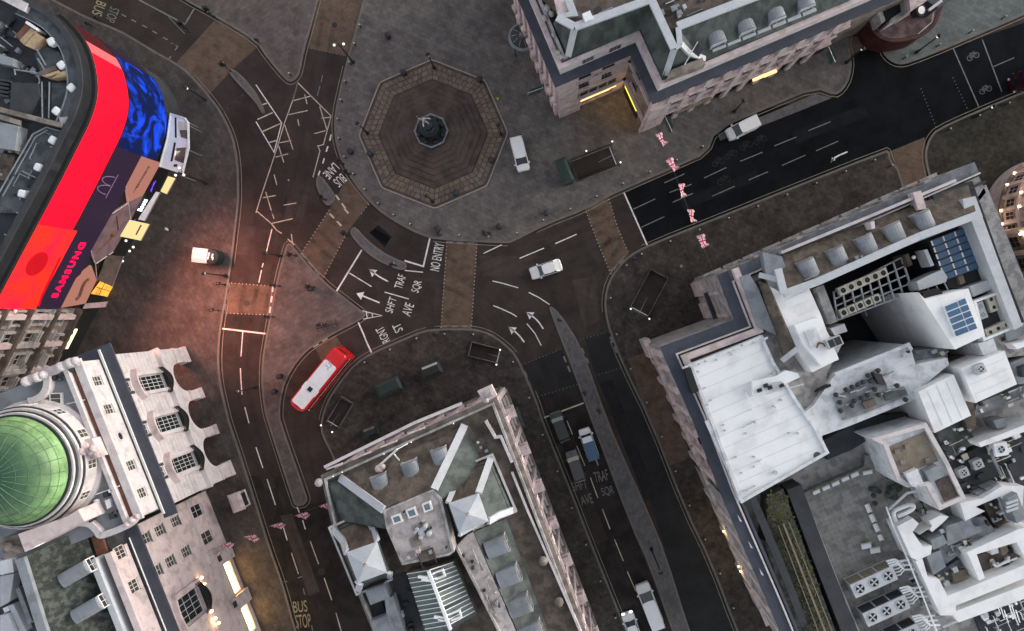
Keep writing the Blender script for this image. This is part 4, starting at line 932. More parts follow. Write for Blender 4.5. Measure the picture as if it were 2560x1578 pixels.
for q, m in ((t(0, 0, (1285, 870), (1330, 880), (1345, 930), (1285, 930)), 'plant_cream'), (t(0, 0, (1290, 935), (1345, 935), (1345, 1000), (1300, 985)), 'roof_brown'), (t(0, 0, (1270, 1065), (1335, 1060), (1320, 1175), (1255, 1150)), 'roof_brown'), (t(0, 0, (1262, 1085), (1300, 1085), (1285, 1120), (1255, 1120)), 'lamp_glow')):
    build(MB().prism(P(q, 4.45), 4.3, 4.45), 'canopy_light', m, sw)
build(MB().prism(P(t(0, 0, (1250, 1180), (1275, 1182), (1270, 1200), (1248, 1196)), 4.45), 4.3, 4.45), 'slot', 'black_void', sw)
mb = MB()
for p in cp[1:5]: mb.tube((p[0] * 1.006, p[1] * .99, 0), (p[0] * 1.006, p[1] * .99, 4.1), .09, n=6)
build(mb, 'canopy_post', 'steel', sw)
def awning(q, z, m, label, name='awning', slope=.5, th=.14):
    c = P(q, z); o = thing(name, label, 'awning', (*lerp(c[0], c[2], .5), 0)); v = [(x, y, z) for x, y in c]
    mb = MB(); quad_slab(mb, [(v[0][0], v[0][1], z + slope), v[1], v[2], (v[3][0], v[3][1], z + slope)], th); build(mb, 'awning_sheet', m, o)
    mb = MB(); mb.bar(v[1], v[2], .1); mb.bar((v[0][0], v[0][1], z + slope - .1), (v[3][0], v[3][1], z + slope - .1), .1); build(mb, 'awning_rail', 'steel', o)
    return o
aw1 = awning([(329, 551), (375, 561), (353, 602), (305, 592)], 4.0, 'canopy_cream', 'lit yellow shop awning with a dark bar mark')
build(MB().obox(W2(346, 575, 4.4), math.radians(62), 1.5, .16, 4.32, 4.40), 'awning_mark', 'rust', aw1)
aw2 = awning([(402, 479), (421, 441), (440, 446), (418, 486)][::-1][1:] + [(418, 486)], 4.0, 'canopy_cream', 'small cream awning with ragged edge beside the white canopy', slope=.1) if False else awning([(421, 441), (440, 446), (418, 486), (402, 479)], 4.0, 'canopy_cream', 'small cream awning beside the white canopy', slope=.1)
awning([(392, 480), (401, 482), (363, 553), (347, 549)], 4.3, 'plant_white', 'long narrow pale grey awning below the white script sign', slope=.2)
awning([(272, 638), (309, 641), (281, 717), (250, 700)], 4.2, 'roof_brown', 'dark brown shop awning above the amber shop front', slope=.5)
awning([(216, 759), (270, 754), (264, 768), (209, 772)], 4.0, 'stone_pink_lit', 'pale awning at the end of the screen building', slope=.2)
panel(fs, [(252, 704), (286, 719), (274, 743), (229, 735)], .5, .6, 'shop_window', 'amber_glow', scr)
mb = MB(); v = [fs.pt(*fs.px(x, y, .62), .62) for x, y in ((262, 707), (247, 738))]; mb.path(v, .06, 4); v = [fs.pt(*fs.px(x, y, .62), .62) for x, y in ((241, 718), (280, 730))]; mb.path(v, .05, 4); build(mb, 'shop_mullion', 'rust', scr)
a = fs.px(363, 499, .5); b = fs.px(350, 527, .5); wall_text(fs, 'Boots', (a[0] + b[0]) / 2, (a[1] + b[1]) / 2, math.dist(a, b) * 1.05, 1.0, 'sign_white', scr, .5)
mb = MB()
for q in ([(390, 452), (382, 466), (376, 478)], [(385, 455), (378, 480)], [(338, 549), (324, 576), (318, 585)]): mb.path([fs.pt(*fs.px(x, y, .6), .6) for x, y in q], .05, 4)
build(mb, 'neon_tube', 'sign_violet', scr)
for x, y in ((333, 618), (306, 653), (315, 602), (324, 628)):
    o = build(MB().ball((*W2(x, y, 3.2), 3.2), .17, 8, 5), 'shop_lamp', 'lamp_glow', scr)
# the light that the lit panels throw over the pavement in front of them
L = bpy.data.lights.new('screen_light', 'AREA'); L.shape = 'RECTANGLE'; L.size = 19; L.size_y = 4; L.energy = 2100; L.color = (1, .37, .26); L.spread = math.radians(57)
lo = bpy.data.objects.new('screen_light', L); COL.objects.link(lo); p = Vector((*fs.xy(9, .6), 16.5)); lo.location = p
tgt = Vector((*fs.xy(8.0, 15.5), 0)); zax = (p - tgt).normalized(); xax = Vector((fs.u.x, fs.u.y, 0)); yax = zax.cross(xax).normalized(); xax = yax.cross(zax)
lo.rotation_euler = Matrix((xax, yax, zax)).transposed().to_euler()
# roof
deck = [p for p in offset(SPs, .5)] + [(-85, 41), (-85, -6), (-66.5, -1.5)]
build(MB().prism(deck, 0, 20.6), 'roof_deck', 'roof_dark', scr)
mb = MB(); mb.strip(SPs, .0, .45, 20.5, 22.0); build(mb, 'parapet', 'roof_dark', scr)
sr0 = near_s(W2(190, 330, 21.5))
mb = MB(); mb.strip(sub(sr0, LS), .5, 1.9, 20.6, 21.7); build(mb, 'roof_ring', 'roof_slate', scr)
build(MB().strip(sub(sr0, LS), .42, .5, 21.7, 22.05), 'ring_rail', 'lead_grey', scr); build(MB().strip(sub(sr0, LS), 1.85, 1.95, 20.6, 21.85), 'ring_rail', 'lead_grey', scr)
mb = MB(); mb.strip(sub(0, sr0), .7, 1.1, 20.6, 21.6); build(mb, 'screen_truss', 'roof_slate', scr)
mb = MB()
for k in range(9):
    s = sr0 * k / 8; mb.bar((*offset(sub(s, s + .3), .5)[0], 21.4), (*offset(sub(s, s + .3), 1.6)[0], 21.2), .1)
build(mb, 'truss_bracket', 'steel', scr)
RT = lambda q, z0, z1, m, nm: build(MB().prism(P(t(0, 0, *q), z1), z0, z1), nm, m, scr)
RT([(245, 385), (330, 335), (420, 370), (470, 450), (430, 560), (300, 545)], 20.6, 21.0, 'roof_slate', 'deck_panel'); RT([(372, 595), (545, 600), (525, 805), (370, 790)], 20.6, 21.0, 'roof_slate', 'deck_panel')
RT([(10, 1395), (235, 975), (335, 925), (450, 950), (470, 1010), (190, 1530), (-20, 1530)], 20.6, 21.2, 'roof_slate', 'deck_panel')
mb = MB(); pts = [(*W2(*q, 21.5), 21.5) for q in t(0, 0, (-20, 1410), (235, 965), (335, 915), (440, 945))]; mb.path(pts, .09, 5); pts = [(*W2(*q, 21.5), 21.5) for q in t(0, 0, (20, 1410), (255, 985), (340, 935))]; mb.path(pts, .07, 5); mb.path([(*W2(*q, 21.5), 21.5) for q in t(0, 0, (470, 1005), (185, 1530))], .08, 5); build(mb, 'guard_rail', 'lead_grey', scr)
RT([(80, 590), (270, 600), (285, 690), (170, 860), (70, 800)], 20.6, 21.9, 'roof_dark', 'dark_box'); RT([(-40, 870), (130, 905), (105, 1080), (-40, 1060)], 20.6, 22.2, 'lead_grey', 'plant_box'); RT([(-30, 380), (95, 420), (90, 475), (-30, 450)], 20.6, 22, 'lead_grey', 'plant_box')
RT([(-30, 1090), (110, 1120), (60, 1300), (-30, 1290)], 20.6, 20.9, 'roof_brown', 'deck_patch')
mb = MB()
for k in range(5): mb.prism(P(t(0, 0, (-30, 560 + 28 * k), (62, 575 + 28 * k), (62, 590 + 28 * k), (-30, 575 + 28 * k)), 21.8), 20.6, 21.8)
build(mb, 'louvre', 'roof_dark', scr)
mb = MB()
for q in ([(0, 788), (455, 905)], [(0, 840), (145, 885)]): mb.bar(V3(*tc(0, 0, *q[0]), 22), V3(*tc(0, 0, *q[1]), 22), .55, .4)
build(mb, 'roof_duct', 'stone_brown', scr)
mb = MB()
for q in ([(100, 500), (270, 525), (285, 580), (265, 660), (180, 800)], [(105, 500), (110, 540)], [(300, 590), (305, 850)], [(355, 590), (350, 850)], [(150, 890), (145, 1040)], [(270, 420), (330, 520)], [(190, 230), (330, 470)]):
    mb.path([V3(*tc(0, 0, *p), 21.6) for p in q], .08, 5)
build(mb, 'roof_pipe', 'lead_grey', scr)
for q, z, m in (([(110, 255), (190, 165), (235, 185), (150, 290)], 22, 'rust'), ([(140, 290), (225, 200), (255, 225), (170, 320)], 22.1, 'wood_tan'), ([(175, 325), (255, 235), (300, 262), (225, 345)], 22.1, 'wood_tan'), ([(190, 150), (262, 200), (255, 215), (180, 165)], 22.3, 'plant_white'),
                ([(270, 520), (395, 470), (410, 500), (300, 545)], 21.8, 'roof_brown'), ([(300, 545), (420, 505), (425, 525), (330, 555)], 21.9, 'wood_tan'), ([(430, 520), (475, 505), (485, 545), (370, 565)], 21.8, 'wood_tan')):
    RT(q, 20.6, z, m, 'timber_stack')
RT([(425, 845), (497, 838), (490, 885), (432, 888)], 20.6, 21.8, 'plant_grey', 'roof_box')
for i, (x, y) in enumerate(((357, 293), (430, 463), (502, 626), (394, 795), (368, 1005), (263, 1200), (147, 1390))):
    c = W2(*tc(0, 0, x, y), 22)
    o = solo(MB().obox(c, math.radians(28 + 8 * i), .88, .88, 21.0, 21.95), 'roof_vent', 'plant_white', ['white cube roof vent nearest the timber stacks behind the red screen', 'white cube roof vent over the lower timber stack', 'white cube roof vent alone on the grey deck by the ring', 'white cube roof vent just above the brown duct', 'topmost white cube roof vent on the long straight deck', 'middle white cube roof vent on the long straight deck', 'lowest white cube roof vent on the long straight deck'][i], 'roof vent', 'white roof vents', origin=(c[0], c[1], 21))
    bv = o.modifiers.new('round', 'BEVEL'); bv.width = .22; bv.segments = 3
# building above the screen building's end, at the top left
mb = MB(); mb.strip(P([(-30, -30), (22, -4), (70, 22)], 22), .5, -.5, 20.6, 22.3); build(mb, 'end_coping', 'stone_white', scr)
# ------------------------------------------------------------------ dark ornate terrace left of the office
fe = Fac((-65.1, .97), (-65.1 - .453 * 30, .97 - .892 * 30))
ter = thing('ornate_terrace', 'grimy ornate stone terrace with tiers of windows beside the screens', 'building', (*fe.xy(8, -5), 0))
ce = [(45.6, 795), (94.5, 793), (139, 793), (13.8, 850), (67, 846.6), (108, 846.6), (149.6, 852), (36, 901.6), (77, 898), (122, 905), (10, 956), (48, 962), (90, 958), (2, 800), (5, 905)]
wl = []
for x, y in ce:
    u, z = fe.px(x, y)
    wl.append((u, z, 1.7, 2.1))
mb = MB(); fe.wall(mb, 0, 30, 0, 26, [(u - w / 2, u + w / 2, z - h / 2, z + h / 2) for u, z, w, h in wl], .4, -.1); build(mb, 'wall', 'stone_brown', ter)
for u, z, w, h in wl:
    fe.window(ter, u, z, w, h, 2, 2, d=-.22, frame='stone_grey', glass='black_void', fw=.14)
    mb = MB(); fe.box(mb, u - w / 2 - .3, u - w / 2, z - h / 2 - .2, z + h / 2 + .2, -.1, .22); fe.box(mb, u + w / 2, u + w / 2 + .3, z - h / 2 - .2, z + h / 2 + .2, -.1, .22); fe.box(mb, u - w / 2 - .4, u + w / 2 + .4, z + h / 2 + .2, z + h / 2 + .45, -.1, .45); fe.box(mb, u - w / 2 - .35, u + w / 2 + .35, z - h / 2 - .4, z - h / 2 - .2, -.1, .35); build(mb, 'window_surround', 'stone_grey', ter)
mb = MB()
for u in (1.2, 5.2, 9.0, 12.6, 16.2, 19.8):
    for z0, z1 in ((4.6, 8.4), (9.0, 13.4), (14, 17.6), (18.2, 22)):
        build(MB().add(*(lambda q: (q.v, q.f))(fe.box(MB(), u - .32, u + .32, z0, z1, -.1, .5))), 'pilaster', 'stone_pink_lit' if int(u * 7 + z0) % 3 else 'stone_grey', ter)
for z in (4.3, 8.7, 13.7, 17.9, 22.2):
    q = MB(); fe.box(q, 0, 30, z - .22, z + .22, -.1, .75); build(q, 'floor_band', 'roof_brown', ter)
q = MB(); fe.box(q, 0, 30, 23.2, 23.8, -.4, .9); build(q, 'cornice', 'stone_grey', ter)
build(MB().prism([fe.xy(0, -.5), fe.xy(30, -.5), fe.xy(30, -14), fe.xy(0, -14)], 0, 25.5), 'rear_block', 'stone_brown', ter)
q = MB(); fe.box(q, 0, 14, 0, 4.1, -.1, .3); build(q, 'shop_front', 'black_void', ter)
a, b = fe.px(191, 824, .7), fe.px(169, 871.5, .7)
mb = MB()
for k in range(9):
    u = a[0] + (b[0] - a[0]) * (k + .5) / 9; hh = .34 if k % 3 else .5; fe.box(mb, u - .2, u + .2, 3.2, 3.2 + hh, .62, .7)
build(mb, 'neon_sign', 'sign_yellow', ter)
# ------------------------------------------------------------------ mansarded block in the lower middle
zS = 20.0
def q21(x, y): return tc(2, 1, x, y)
NW, NE = W2(*q21(460, 395), zS), W2(*tc(1, 1, 1725, 1335), zS)
SEp = W2(*tc(2, 2, 530, 1512), zS); edir = Vector(SEp) - Vector(NE); SEp = tuple(Vector(NE) + edir * 1.25)
wl_ = [W2(*q21(*p), zS) for p in ((460, 395), (540, 755), (725, 1240), (900, 1700))]
sb = thing('mansard_building', 'stone block with brown and green mansard roofs in the lower middle', 'building', (*W2(1050, 1300, zS), 0))
foot = [NE] + [SEp] + wl_[::-1]
ins = offset(ccw(foot), .7, True)
build(MB().prism(ins, 0, 19.4), 'body', 'stone_brown', sb)
build(MB().prism(offset(ccw(foot), .25, True), 19.0, 19.5), 'cornice', 'stone_grey', sb)
build(MB().prism(ccw(foot), 19.5, 19.8), 'cornice_top', 'stone_brown', sb)
fn = Fac(NW, NE); fe2 = Fac(NE, SEp)
fn_i, fe_i = Fac(offset(ccw(foot), .7, True)[0], offset(ccw(foot), .7, True)[0]) if False else None, None
# north front: tiers of windows between pilasters
fN = Fac(fn.xy(.7, -.68), fn.xy(fn.L - .7, -.68), fn.xy(fn.L / 2, 30)); fE = Fac(fe2.xy(.7, -.68), fe2.xy(fe2.L - .7, -.68), fe2.xy(fe2.L / 2, 30))
for f, n in ((fN, 7), (fE, 12)):
    for i in range(n):
        u = f.L * (i + .5) / n
        for z, h in ((6.2, 2.4), (10.2, 2.4), (14.2, 2.2)): f.window(sb, u, z, 1.3, h, 2, 3, d=.1, frame='stone_grey', sill=.3, surround='stone_pink_lit')
        o = MB(); f.box(o, u - f.L / n / 2 - .35, u - f.L / n / 2 + .35, 4.6, 18.8, 0, .45); build(o, 'pilaster', 'stone_pink_lit', sb)
        f.window(sb, u, 2.0, 2.3, 3.2, 2, 1, d=.1, frame='iron', glass='black_void', name='shop_window')
    o = MB(); f.box(o, 0, f.L, 4.0, 4.6, 0, .6); build(o, 'string_course', 'stone_brown', sb)
    o = MB(); f.box(o, 0, f.L, 16.2, 16.6, 0, .6); build(o, 'string_course', 'stone_pink_lit', sb)
# balcony brackets and carved stones that break the east front
for i in range(8):
    u, z = fe2.px(*t(2, 2, (-90 + 108 * i, -90 + 262 * i))[0]) if i else (2, 12)
    o = MB(); u = 3.2 + i * 5.0; fe2.box(o, u - .8, u + .8, 10.6, 11.1, -.7, .55); fe2.box(o, u - .6, u + .6, 11.1, 12.0, -.7, .35); build(o, 'stone_balcony', 'stone_pink_lit', sb)
    o = MB(); fe2.box(o, u - .45, u + .45, 17.0, 19.0, -.7, .1); build(o, 'corbel', 'stone_pink_lit', sb)
    if i > 2: o = MB(); o.ball((*fe2.xy(u + 1.2, -1.6), 20.6), .55, 9, 6, 1.4); build(o, 'stone_urn', 'stone_brown', sb)
build(MB().prism(offset(ccw(foot), .55, True), 19.8, 19.92), 'gutter_roof', 'roof_brown', sb)
coping('parapet', offset(ccw(foot), .5, True), 19.8, 20.5, .25, 'stone_grey', sb)
mb = MB(); mb.strip(P(t(2, 1, (490, 335), (1130, 20), (1475, -122)), zS + .6), .16, -.16, 19.8, 20.62); build(mb, 'white_coping', 'stone_white', sb)
mb = MB()
for q in ([(505, 350), (615, 310)], [(700, 275), (820, 225)], [(895, 190), (1010, 145)], [(1090, 95), (1210, 50)]): mb.strip(P(t(2, 1, *q), zS + .5), .1, -.1, 19.8, 20.5)
build(mb, 'dormer_sill', 'stone_pink_lit', sb)
build(MB().prism(P(t(1, 1, (1590, 1300), (1690, 1255), (1730, 1335), (1640, 1385)), 21), 19.8, 21), 'corner_block', 'stone_pink_lit', sb)
mb = MB(); mb.prism(P(t(1, 1, (1640, 1300), (1680, 1285), (1700, 1330), (1660, 1350)), 21.6), 21, 21.6); mb.ball((*W2(*tc(1, 1, 1655, 1365), 21.2), 21.2), .35, 8, 5); build(mb, 'corner_finial', 'stone_grey', sb)
mb = MB(); mb.ball((*W2(*q21(452, 445), 20.3), 20.3), .5, 9, 6); build(mb, 'corner_finial', 'stone_grey', sb)
mb = MB(); mb.strip(P(t(2, 2, (0, 370), (110, 640), (250, 960), (530, 1600)), 20.4), .12, -.12, 19.8, 20.55); mb.strip(P(t(2, 1, (1650, 0), (1720, 120), (1760, 115), (1840, 300)), 20.6), .15, -.15, 19.8, 20.7); build(mb, 'east_coping', 'stone_white', sb)
def slope(pts, m, nm='mansard_slope', th=.18):
    mb = MB(); quad_slab(mb, [V3(*q21(x, y), z) for x, y, z in pts], th); return build(mb, nm, m, sb)
zt = 24.2
build(MB().prism(P(t(2, 1, (950, 665), (1265, 535), (1395, 940), (1065, 1020), (960, 780)), zt), 19.8, 23.9), 'roof_core', 'roof_dark', sb)
sN = slope([(600, 412, 20), (1500, 35, 20), (1278, 492, zt), (922, 628, zt)], 'slate_brown')
slope([(485, 440, 20), (600, 412, 20), (922, 628, zt), (938, 775, zt), (600, 715, 20)], 'slate_green')
slope([(1500, 35, 20), (1640, 330, 20), (1480, 560, 22.5), (1332, 560, zt), (1278, 492, zt)], 'slate_green')
mb = MB(); rib(mb, V3(*q21(604, 410), 20.1), V3(*q21(918, 640), zt + .1), .85, .3); build(mb, 'lead_hip', 'lead_pale', sb)
mb = MB(); rib(mb, V3(*q21(1500, 32), 20.1), V3(*q21(1282, 492), zt + .1), .85, .3); build(mb, 'lead_hip', 'lead_pale', sb)
an = math.atan2(fn.n.y, fn.n.x)
for x, y in ((880, 395), (1100, 295), (1312, 205)):
    dormer(sb, W2(*q21(x, y), 21.6), an - math.radians(4), 1.85, 2.9, 20.6, 1.5, 'lead_grey', 'stone_grey')
flat = P(t(2, 1, (915, 640), (1275, 490), (1335, 560), (1425, 940), (1390, 965), (1052, 1035), (940, 775)), zt)
build(MB().prism(flat, 22, zt), 'flat_roof', 'roof_taupe', sb)
coping('roof_edge', flat, zt, zt + .18, .25, 'stone_grey', sb)
for q in ([(968, 690), (1035, 668), (1056, 725), (990, 748)], [(1075, 645), (1140, 620), (1163, 682), (1098, 705)], [(1190, 600), (1250, 578), (1268, 640), (1210, 662)]):
    skylight(sb, t(2, 1, *q), zt, zt + .55, 'glass_sky', cols=1, rows=1, fw=.16)
mb = MB()
for x, y, r_, h in ((1200, 790, .5, .5), (1225, 745, .25, .9), (1165, 770, .22, .6), (1250, 800, .3, .7), (1190, 830, .25, .5)): mb.lathe(W2(*q21(x, y), zt), [(r_, zt), (r_, zt + h), (r_ * .5, zt + h + .1)], 10)
build(mb, 'flue_cluster', 'plant_grey', sb)
mb = MB()
for x, y, r_, h in ((1260, 765, .1, .5), (1370, 905, .12, .4), (1165, 805, .1, .4)): mb.lathe(W2(*q21(x, y), zt), [(r_, zt), (r_, zt + h)], 8)
build(mb, 'vent_pipe', 'iron', sb)
RB = lambda q, z0, z1, m, nm: build(MB().prism(P(t(2, 1, *q), z1), z0, z1), nm, m, sb)
RB([(1100, 850), (1170, 820), (1195, 890), (1125, 915)], zt, zt + .12, 'stone_brown', 'roof_patch')
RB([(1160, 955), (1270, 915), (1295, 990), (1190, 1020)], zt - 1.5, zt + .3, 'roof_brown', 'stair_head')
mb = MB()
for a, b in (((1160, 960), (1200, 1060)), ((1260, 915), (1300, 1020)), ((1200, 1055), (1215, 1045))): mb.path([V3(*q21(*a), zt + .9), V3(*q21(*b), zt + .9)], .06, 5)
for p in ((1160, 960), (1180, 1010), (1260, 915), (1280, 965), (1245, 905)): mb.tube(V3(*q21(*p), zt), V3(*q21(*p), zt + 1.1), .07, n=5)
build(mb, 'stair_rail', 'iron', sb)
mb = MB(); mb.path([V3(*q21(860, 345), 20.8), V3(*q21(1015, 205), 22.5)], .12, 6); mb.path([V3(*q21(990, 235), 22), V3(*q21(1030, 285), 21)], .08, 5); mb.path([V3(*q21(1015, 205), 22.5), V3(*q21(1090, 165), 21.5)], .05, 5); build(mb, 'flag_pole', 'bright_cap', sb)
mb = MB(); mb.ball(V3(*q21(885, 345), 21), .5, 8, 5); mb.ball(V3(*q21(910, 330), 21.2), .35, 8, 5); build(mb, 'carved_crest', 'stone_pink_lit', sb)
for x, y in ((555, 400), (620, 370), (920, 240), (1115, 155), (1420, 20)): build(MB().ball(V3(*q21(x, y), 20.8), .07, 6, 4), 'parapet_lamp', 'lamp_glow', sb)
# two corner pavilions with swept slate sides and flat lead tops
def pavilion(base, top, z0, z1, ms):
    b = [V3(*q21(x, y), z0) for x, y in base]; tp = [V3(*q21(x, y), z1) for x, y in top]; mid = []
    for p, r_ in zip(b, tp): m = lerp(p, r_, .5); mid.append((m[0] + (r_[0] - p[0]) * .12, m[1] + (r_[1] - p[1]) * .12, m[2] - .25))
    for i in range(4):
        j = (i + 1) % 4; mb = MB(); quad_slab(mb, [b[i], b[j], mid[j], mid[i]], .15); quad_slab(mb, [mid[i], mid[j], tp[j], tp[i]], .15); build(mb, 'mansard_slope', ms[i], sb)
        mb = MB(); rib(mb, b[i], mid[i], .75, .3); rib(mb, mid[i], tp[i], .75, .3); build(mb, 'lead_hip', 'lead_pale', sb)
    build(MB().prism([p[:2] for p in tp], z1 - .5, z1 + .1), 'lead_top', 'lead_pale', sb)
    c = lerp(tp[0], tp[2], .5); cc = (c[0], c[1]); mb = MB()
    for i in range(4): j = (i + 1) % 4; mb.face([(*tp[i][:2], z1 + .1), (*tp[j][:2], z1 + .1), (*cc, z1 + .75)])
    build(mb, 'lead_cap', 'lead_pale', sb)
    build(MB().lathe(cc, [(.2, z1 + .6), (.1, z1 + .9), (.15, z1 + 1.0), (.03, z1 + 1.3)], 8), 'finial', 'stone_brown', sb)
    bb = [p[:2] for p in b]; coping('pavilion_parapet', offset(ccw(bb), -.35, True), z0 - .4, z0 + .25, .22, 'stone_white', sb)
    build(MB().prism(offset(ccw(bb), .3, True), z0 - .5, z0 + .6), 'pavilion_core', 'roof_dark', sb)
pavilion([(550, 775), (770, 675), (955, 1130), (735, 1225)], [(650, 945), (870, 868), (942, 1088), (735, 1165)], 20.2, 24.6, ['slate_brown', 'slate_green', 'slate_green', 'slate_green'])
pavilion([(1490, 340), (1690, 262), (1850, 640), (1640, 735)], [(1385, 592), (1600, 520), (1672, 722), (1462, 808)], 20.2, 24.8, ['slate_brown', 'slate_green', 'slate_green', 'slate_green'])
# rear court with its glazed lantern roof
RB([(975, 1110), (1075, 1085), (1215, 1560), (1040, 1560)], 19.8, 20.0, 'roof_dark', 'court_floor')
zl, ze = 23.2, 21.6
R0_, R1_ = V3(*q21(1240, 1075), zl), V3(*q21(1400, 1500), zl); Wt, Wb = V3(*q21(1085, 1100), ze), V3(*q21(1225, 1530), ze); Et, Eb = V3(*q21(1420, 1015), ze), V3(*q21(1585, 1395), ze)
build(MB().prism([Wt[:2], Wb[:2], Eb[:2], Et[:2]], 19.8, 21.2), 'lantern_kerb', 'stone_brown', sb)
nb = 13
mat('glass_green', (.10, .13, .115), .5, .3, .8, 5, spec=.2, bump=0)
for side, (T0, T1) in (('w', (Wt, Wb)), ('e', (Et, Eb))):
    for k in range(nb):
        a, b = lerp(R0_, R1_, k / nb), lerp(R0_, R1_, (k + 1) / nb); c, d = lerp(T0, T1, (k + 1) / nb), lerp(T0, T1, k / nb)
        mb = MB(); quad_slab(mb, [(p[0], p[1], p[2] - .03) for p in (a, b, c, d)], .03); build(mb, 'pane', 'glass_green' if side == 'w' or k % 4 else 'glass_dark', sb)
        mb = MB(); mb.bar((d[0], d[1], d[2] + .03), (a[0], a[1], a[2] + .03), .08); build(mb, 'glazing_bar', 'plant_white', sb)
mb = MB(); mb.bar((R0_[0], R0_[1], zl + .12), (R1_[0], R1_[1], zl + .12), .32); build(mb, 'lantern_ridge', 'plant_white', sb)
for q in ([(1250, 1100), (1345, 1065), (1365, 1120), (1270, 1155)], [(1370, 1395), (1465, 1355), (1482, 1415), (1390, 1450)]):
    p = P(t(2, 1, *q), 23); mb = MB(); mb.strip(ccw(p), 0, .2, 22.75, 23.0, closed=True); build(mb, 'opening_light', 'plant_white', sb)
mb = MB()
for x, y in ((1165, 1120), (1190, 1140), (1280, 1410), (1310, 1425)): mb.bar(V3(*q21(x, y), 23.3), V3(*q21(x + 75, y + 8), 23.3), .28)
build(mb, 'lantern_arm', 'plant_white', sb)
# east range: flat strip and a row of dormers towards the street
build(MB().prism(P(t(2, 1, (1440, 900), (1520, 820), (1560, 800), (1880, 1540), (1760, 1560), (1590, 1200)), 22.3), 19.8, 22.3), 'flat_roof', 'roof_taupe', sb)
mb = MB(); mb.strip(P(t(2, 1, (1440, 905), (1590, 1200), (1770, 1560)), 22.6), .12, -.12, 22.3, 22.75); build(mb, 'roof_edge', 'stone_grey', sb)
for x, y in ((1555, 1012), (1640, 1220), (1490, 970)): build(MB().ball(V3(*q21(x, y), 22.5), .22, 8, 5), 'roof_outlet', 'iron', sb)
ea, eb, ra, rb_ = V3(*q21(1800, 700), 20.1), V3(*tc(2, 2, 300, 1620), 20.1), V3(*q21(1565, 800), 22.3), V3(*q21(1900, 1560), 22.3)
mb = MB(); quad_slab(mb, [ea, eb, rb_, ra], .15); build(mb, 'mansard_slope', 'slate_green', sb)
ae = math.atan2(fe2.n.y, fe2.n.x)
for x, y in ((1795, 880), (1880, 1095), (1960, 1310), (2045, 1500)):
    dormer(sb, W2(*q21(x, y), 21.8), ae, 2.0, 2.3, 20.4, 1.6, 'lead_grey', 'stone_grey')
# west range
RB([(925, 1285), (985, 1262), (1060, 1500), (1080, 1570), (960, 1570)], 19.8, 21.4, 'lead_grey', 'metal_roof')
aw_ = math.atan2(-fe2.n.y, -fe2.n.x)
for x, y in ((845, 1245), (880, 1470)): dormer(sb, W2(*q21(x - 30, y + 20), 21.2), aw_, 1.8, 2.2, 19.9, 1.4, 'lead_grey', 'stone_grey')
RB([(820, 1310), (900, 1290), (935, 1390), (850, 1410)], 19.8, 20.3, 'black_void', 'light_well')
# ------------------------------------------------------------------ classical stone block at the top (north-east of the fountain)
zC = 16.6
def q02(x, y): return tc(0, 2, x, y)
pav = thing('classical_building', 'pink white stone block with stepped front and green mansard above the fountain', 'building', (*W2(1750, 60, zC), 0))
co = [q02(310, 630), q02(850, 400), q02(1010, 750), (2172, 30), (2420, -78), (2300, -330), (1190, -260), (1266, -70)]
cw = P(co, zC); cwc = ccw(cw)
wall_poly = offset(cwc, .85, True)
def corner(p): i = min(range(len(cwc)), key=lambda k: math.dist(cwc[k], p)); return wall_poly[i]
c0, c1, c2, c3, c7 = [corner(cw[i]) for i in (0, 1, 2, 3, 7)]
fA, fB, fC, fW = Fac(c0, c1, (0, 0)), Fac(c1, c2, (-60, 0)), Fac(c2, c3, (0, 0)), Fac(c7, c0, (-60, 20))
core = offset(cwc, 1.3, True)
build(MB().prism(core, 0, 16.4), 'core', 'stone_brown', pav)
def tiers(f, us, rows, m, skip=(), arch=False, ground=None):
    holes = []; todo = []
    for i, u in enumerate(us):
        for z, w, h, c, r in rows: holes.append((u - w / 2, u + w / 2, z - h / 2, z + h / 2)); todo.append((u, z, w, h, c, r))
    if ground: holes += ground
    mb = MB(); f.wall(mb, 0, f.L, 0, 16.2, holes, .45, 0); build(mb, 'wall', m, pav)
    for u, z, w, h, c, r in todo:
        f.window(pav, u, z, w, h, c, r, d=-.2, frame='stone_grey', glass='glass_dark', sill=.3, surround='stone_pink_lit')
uA = [fA.px(*q02(522, 575))[0], fA.px(*q02(692, 495))[0]]
rowsA = [(13.4, 1.7, 1.9, 3, 2), (9.6, 1.5, 2.0, 3, 2)]
sA = fA.px(*q02(565, 725)); gA = [(sA[0] - 3.4, sA[0] + 3.2, .3, 4.2)]
tiers(fA, uA + [uA[0] - (uA[1] - uA[0])] * 0, rowsA, 'stone_pink_lit', ground=gA)
# dark band of windows above the lit fascia, then the fascia
for k in range(5): fA.window(pav, sA[0] - 2.6 + k * 1.35, 5.9, 1.15, 1.4, 1, 1, d=.12, frame='stone_brown', glass='black_void')
emat('fascia_glow', (1, .56, .25), .95, col2=(.95, .45, .18), scale=.8); emat('yellow_sign', (.95, .85, .02), 1.1)
mb = MB(); fA.box(mb, sA[0] - 2.4, sA[0] + 2.6, 3.4, 4.1, -.3, .35); build(mb, 'lit_fascia', 'fascia_glow', pav)
mb = MB(); fA.box(mb, sA[0] + 2.7, sA[0] + 3.5, 3.6, 4.0, -.2, .3); build(mb, 'lit_fascia', 'fascia_glow', pav)
mb = MB(); fA.box(mb, sA[0] - 3.4, sA[0] + 3.2, .3, 3.3, -.4, -.3); build(mb, 'shop_glazing', 'black_void', pav)
tiers(fB, [fB.L * .35], [(12, 1.3, 2.0, 2, 3), (8.2, 1.3, 2, 2, 3)], 'stone_brown')
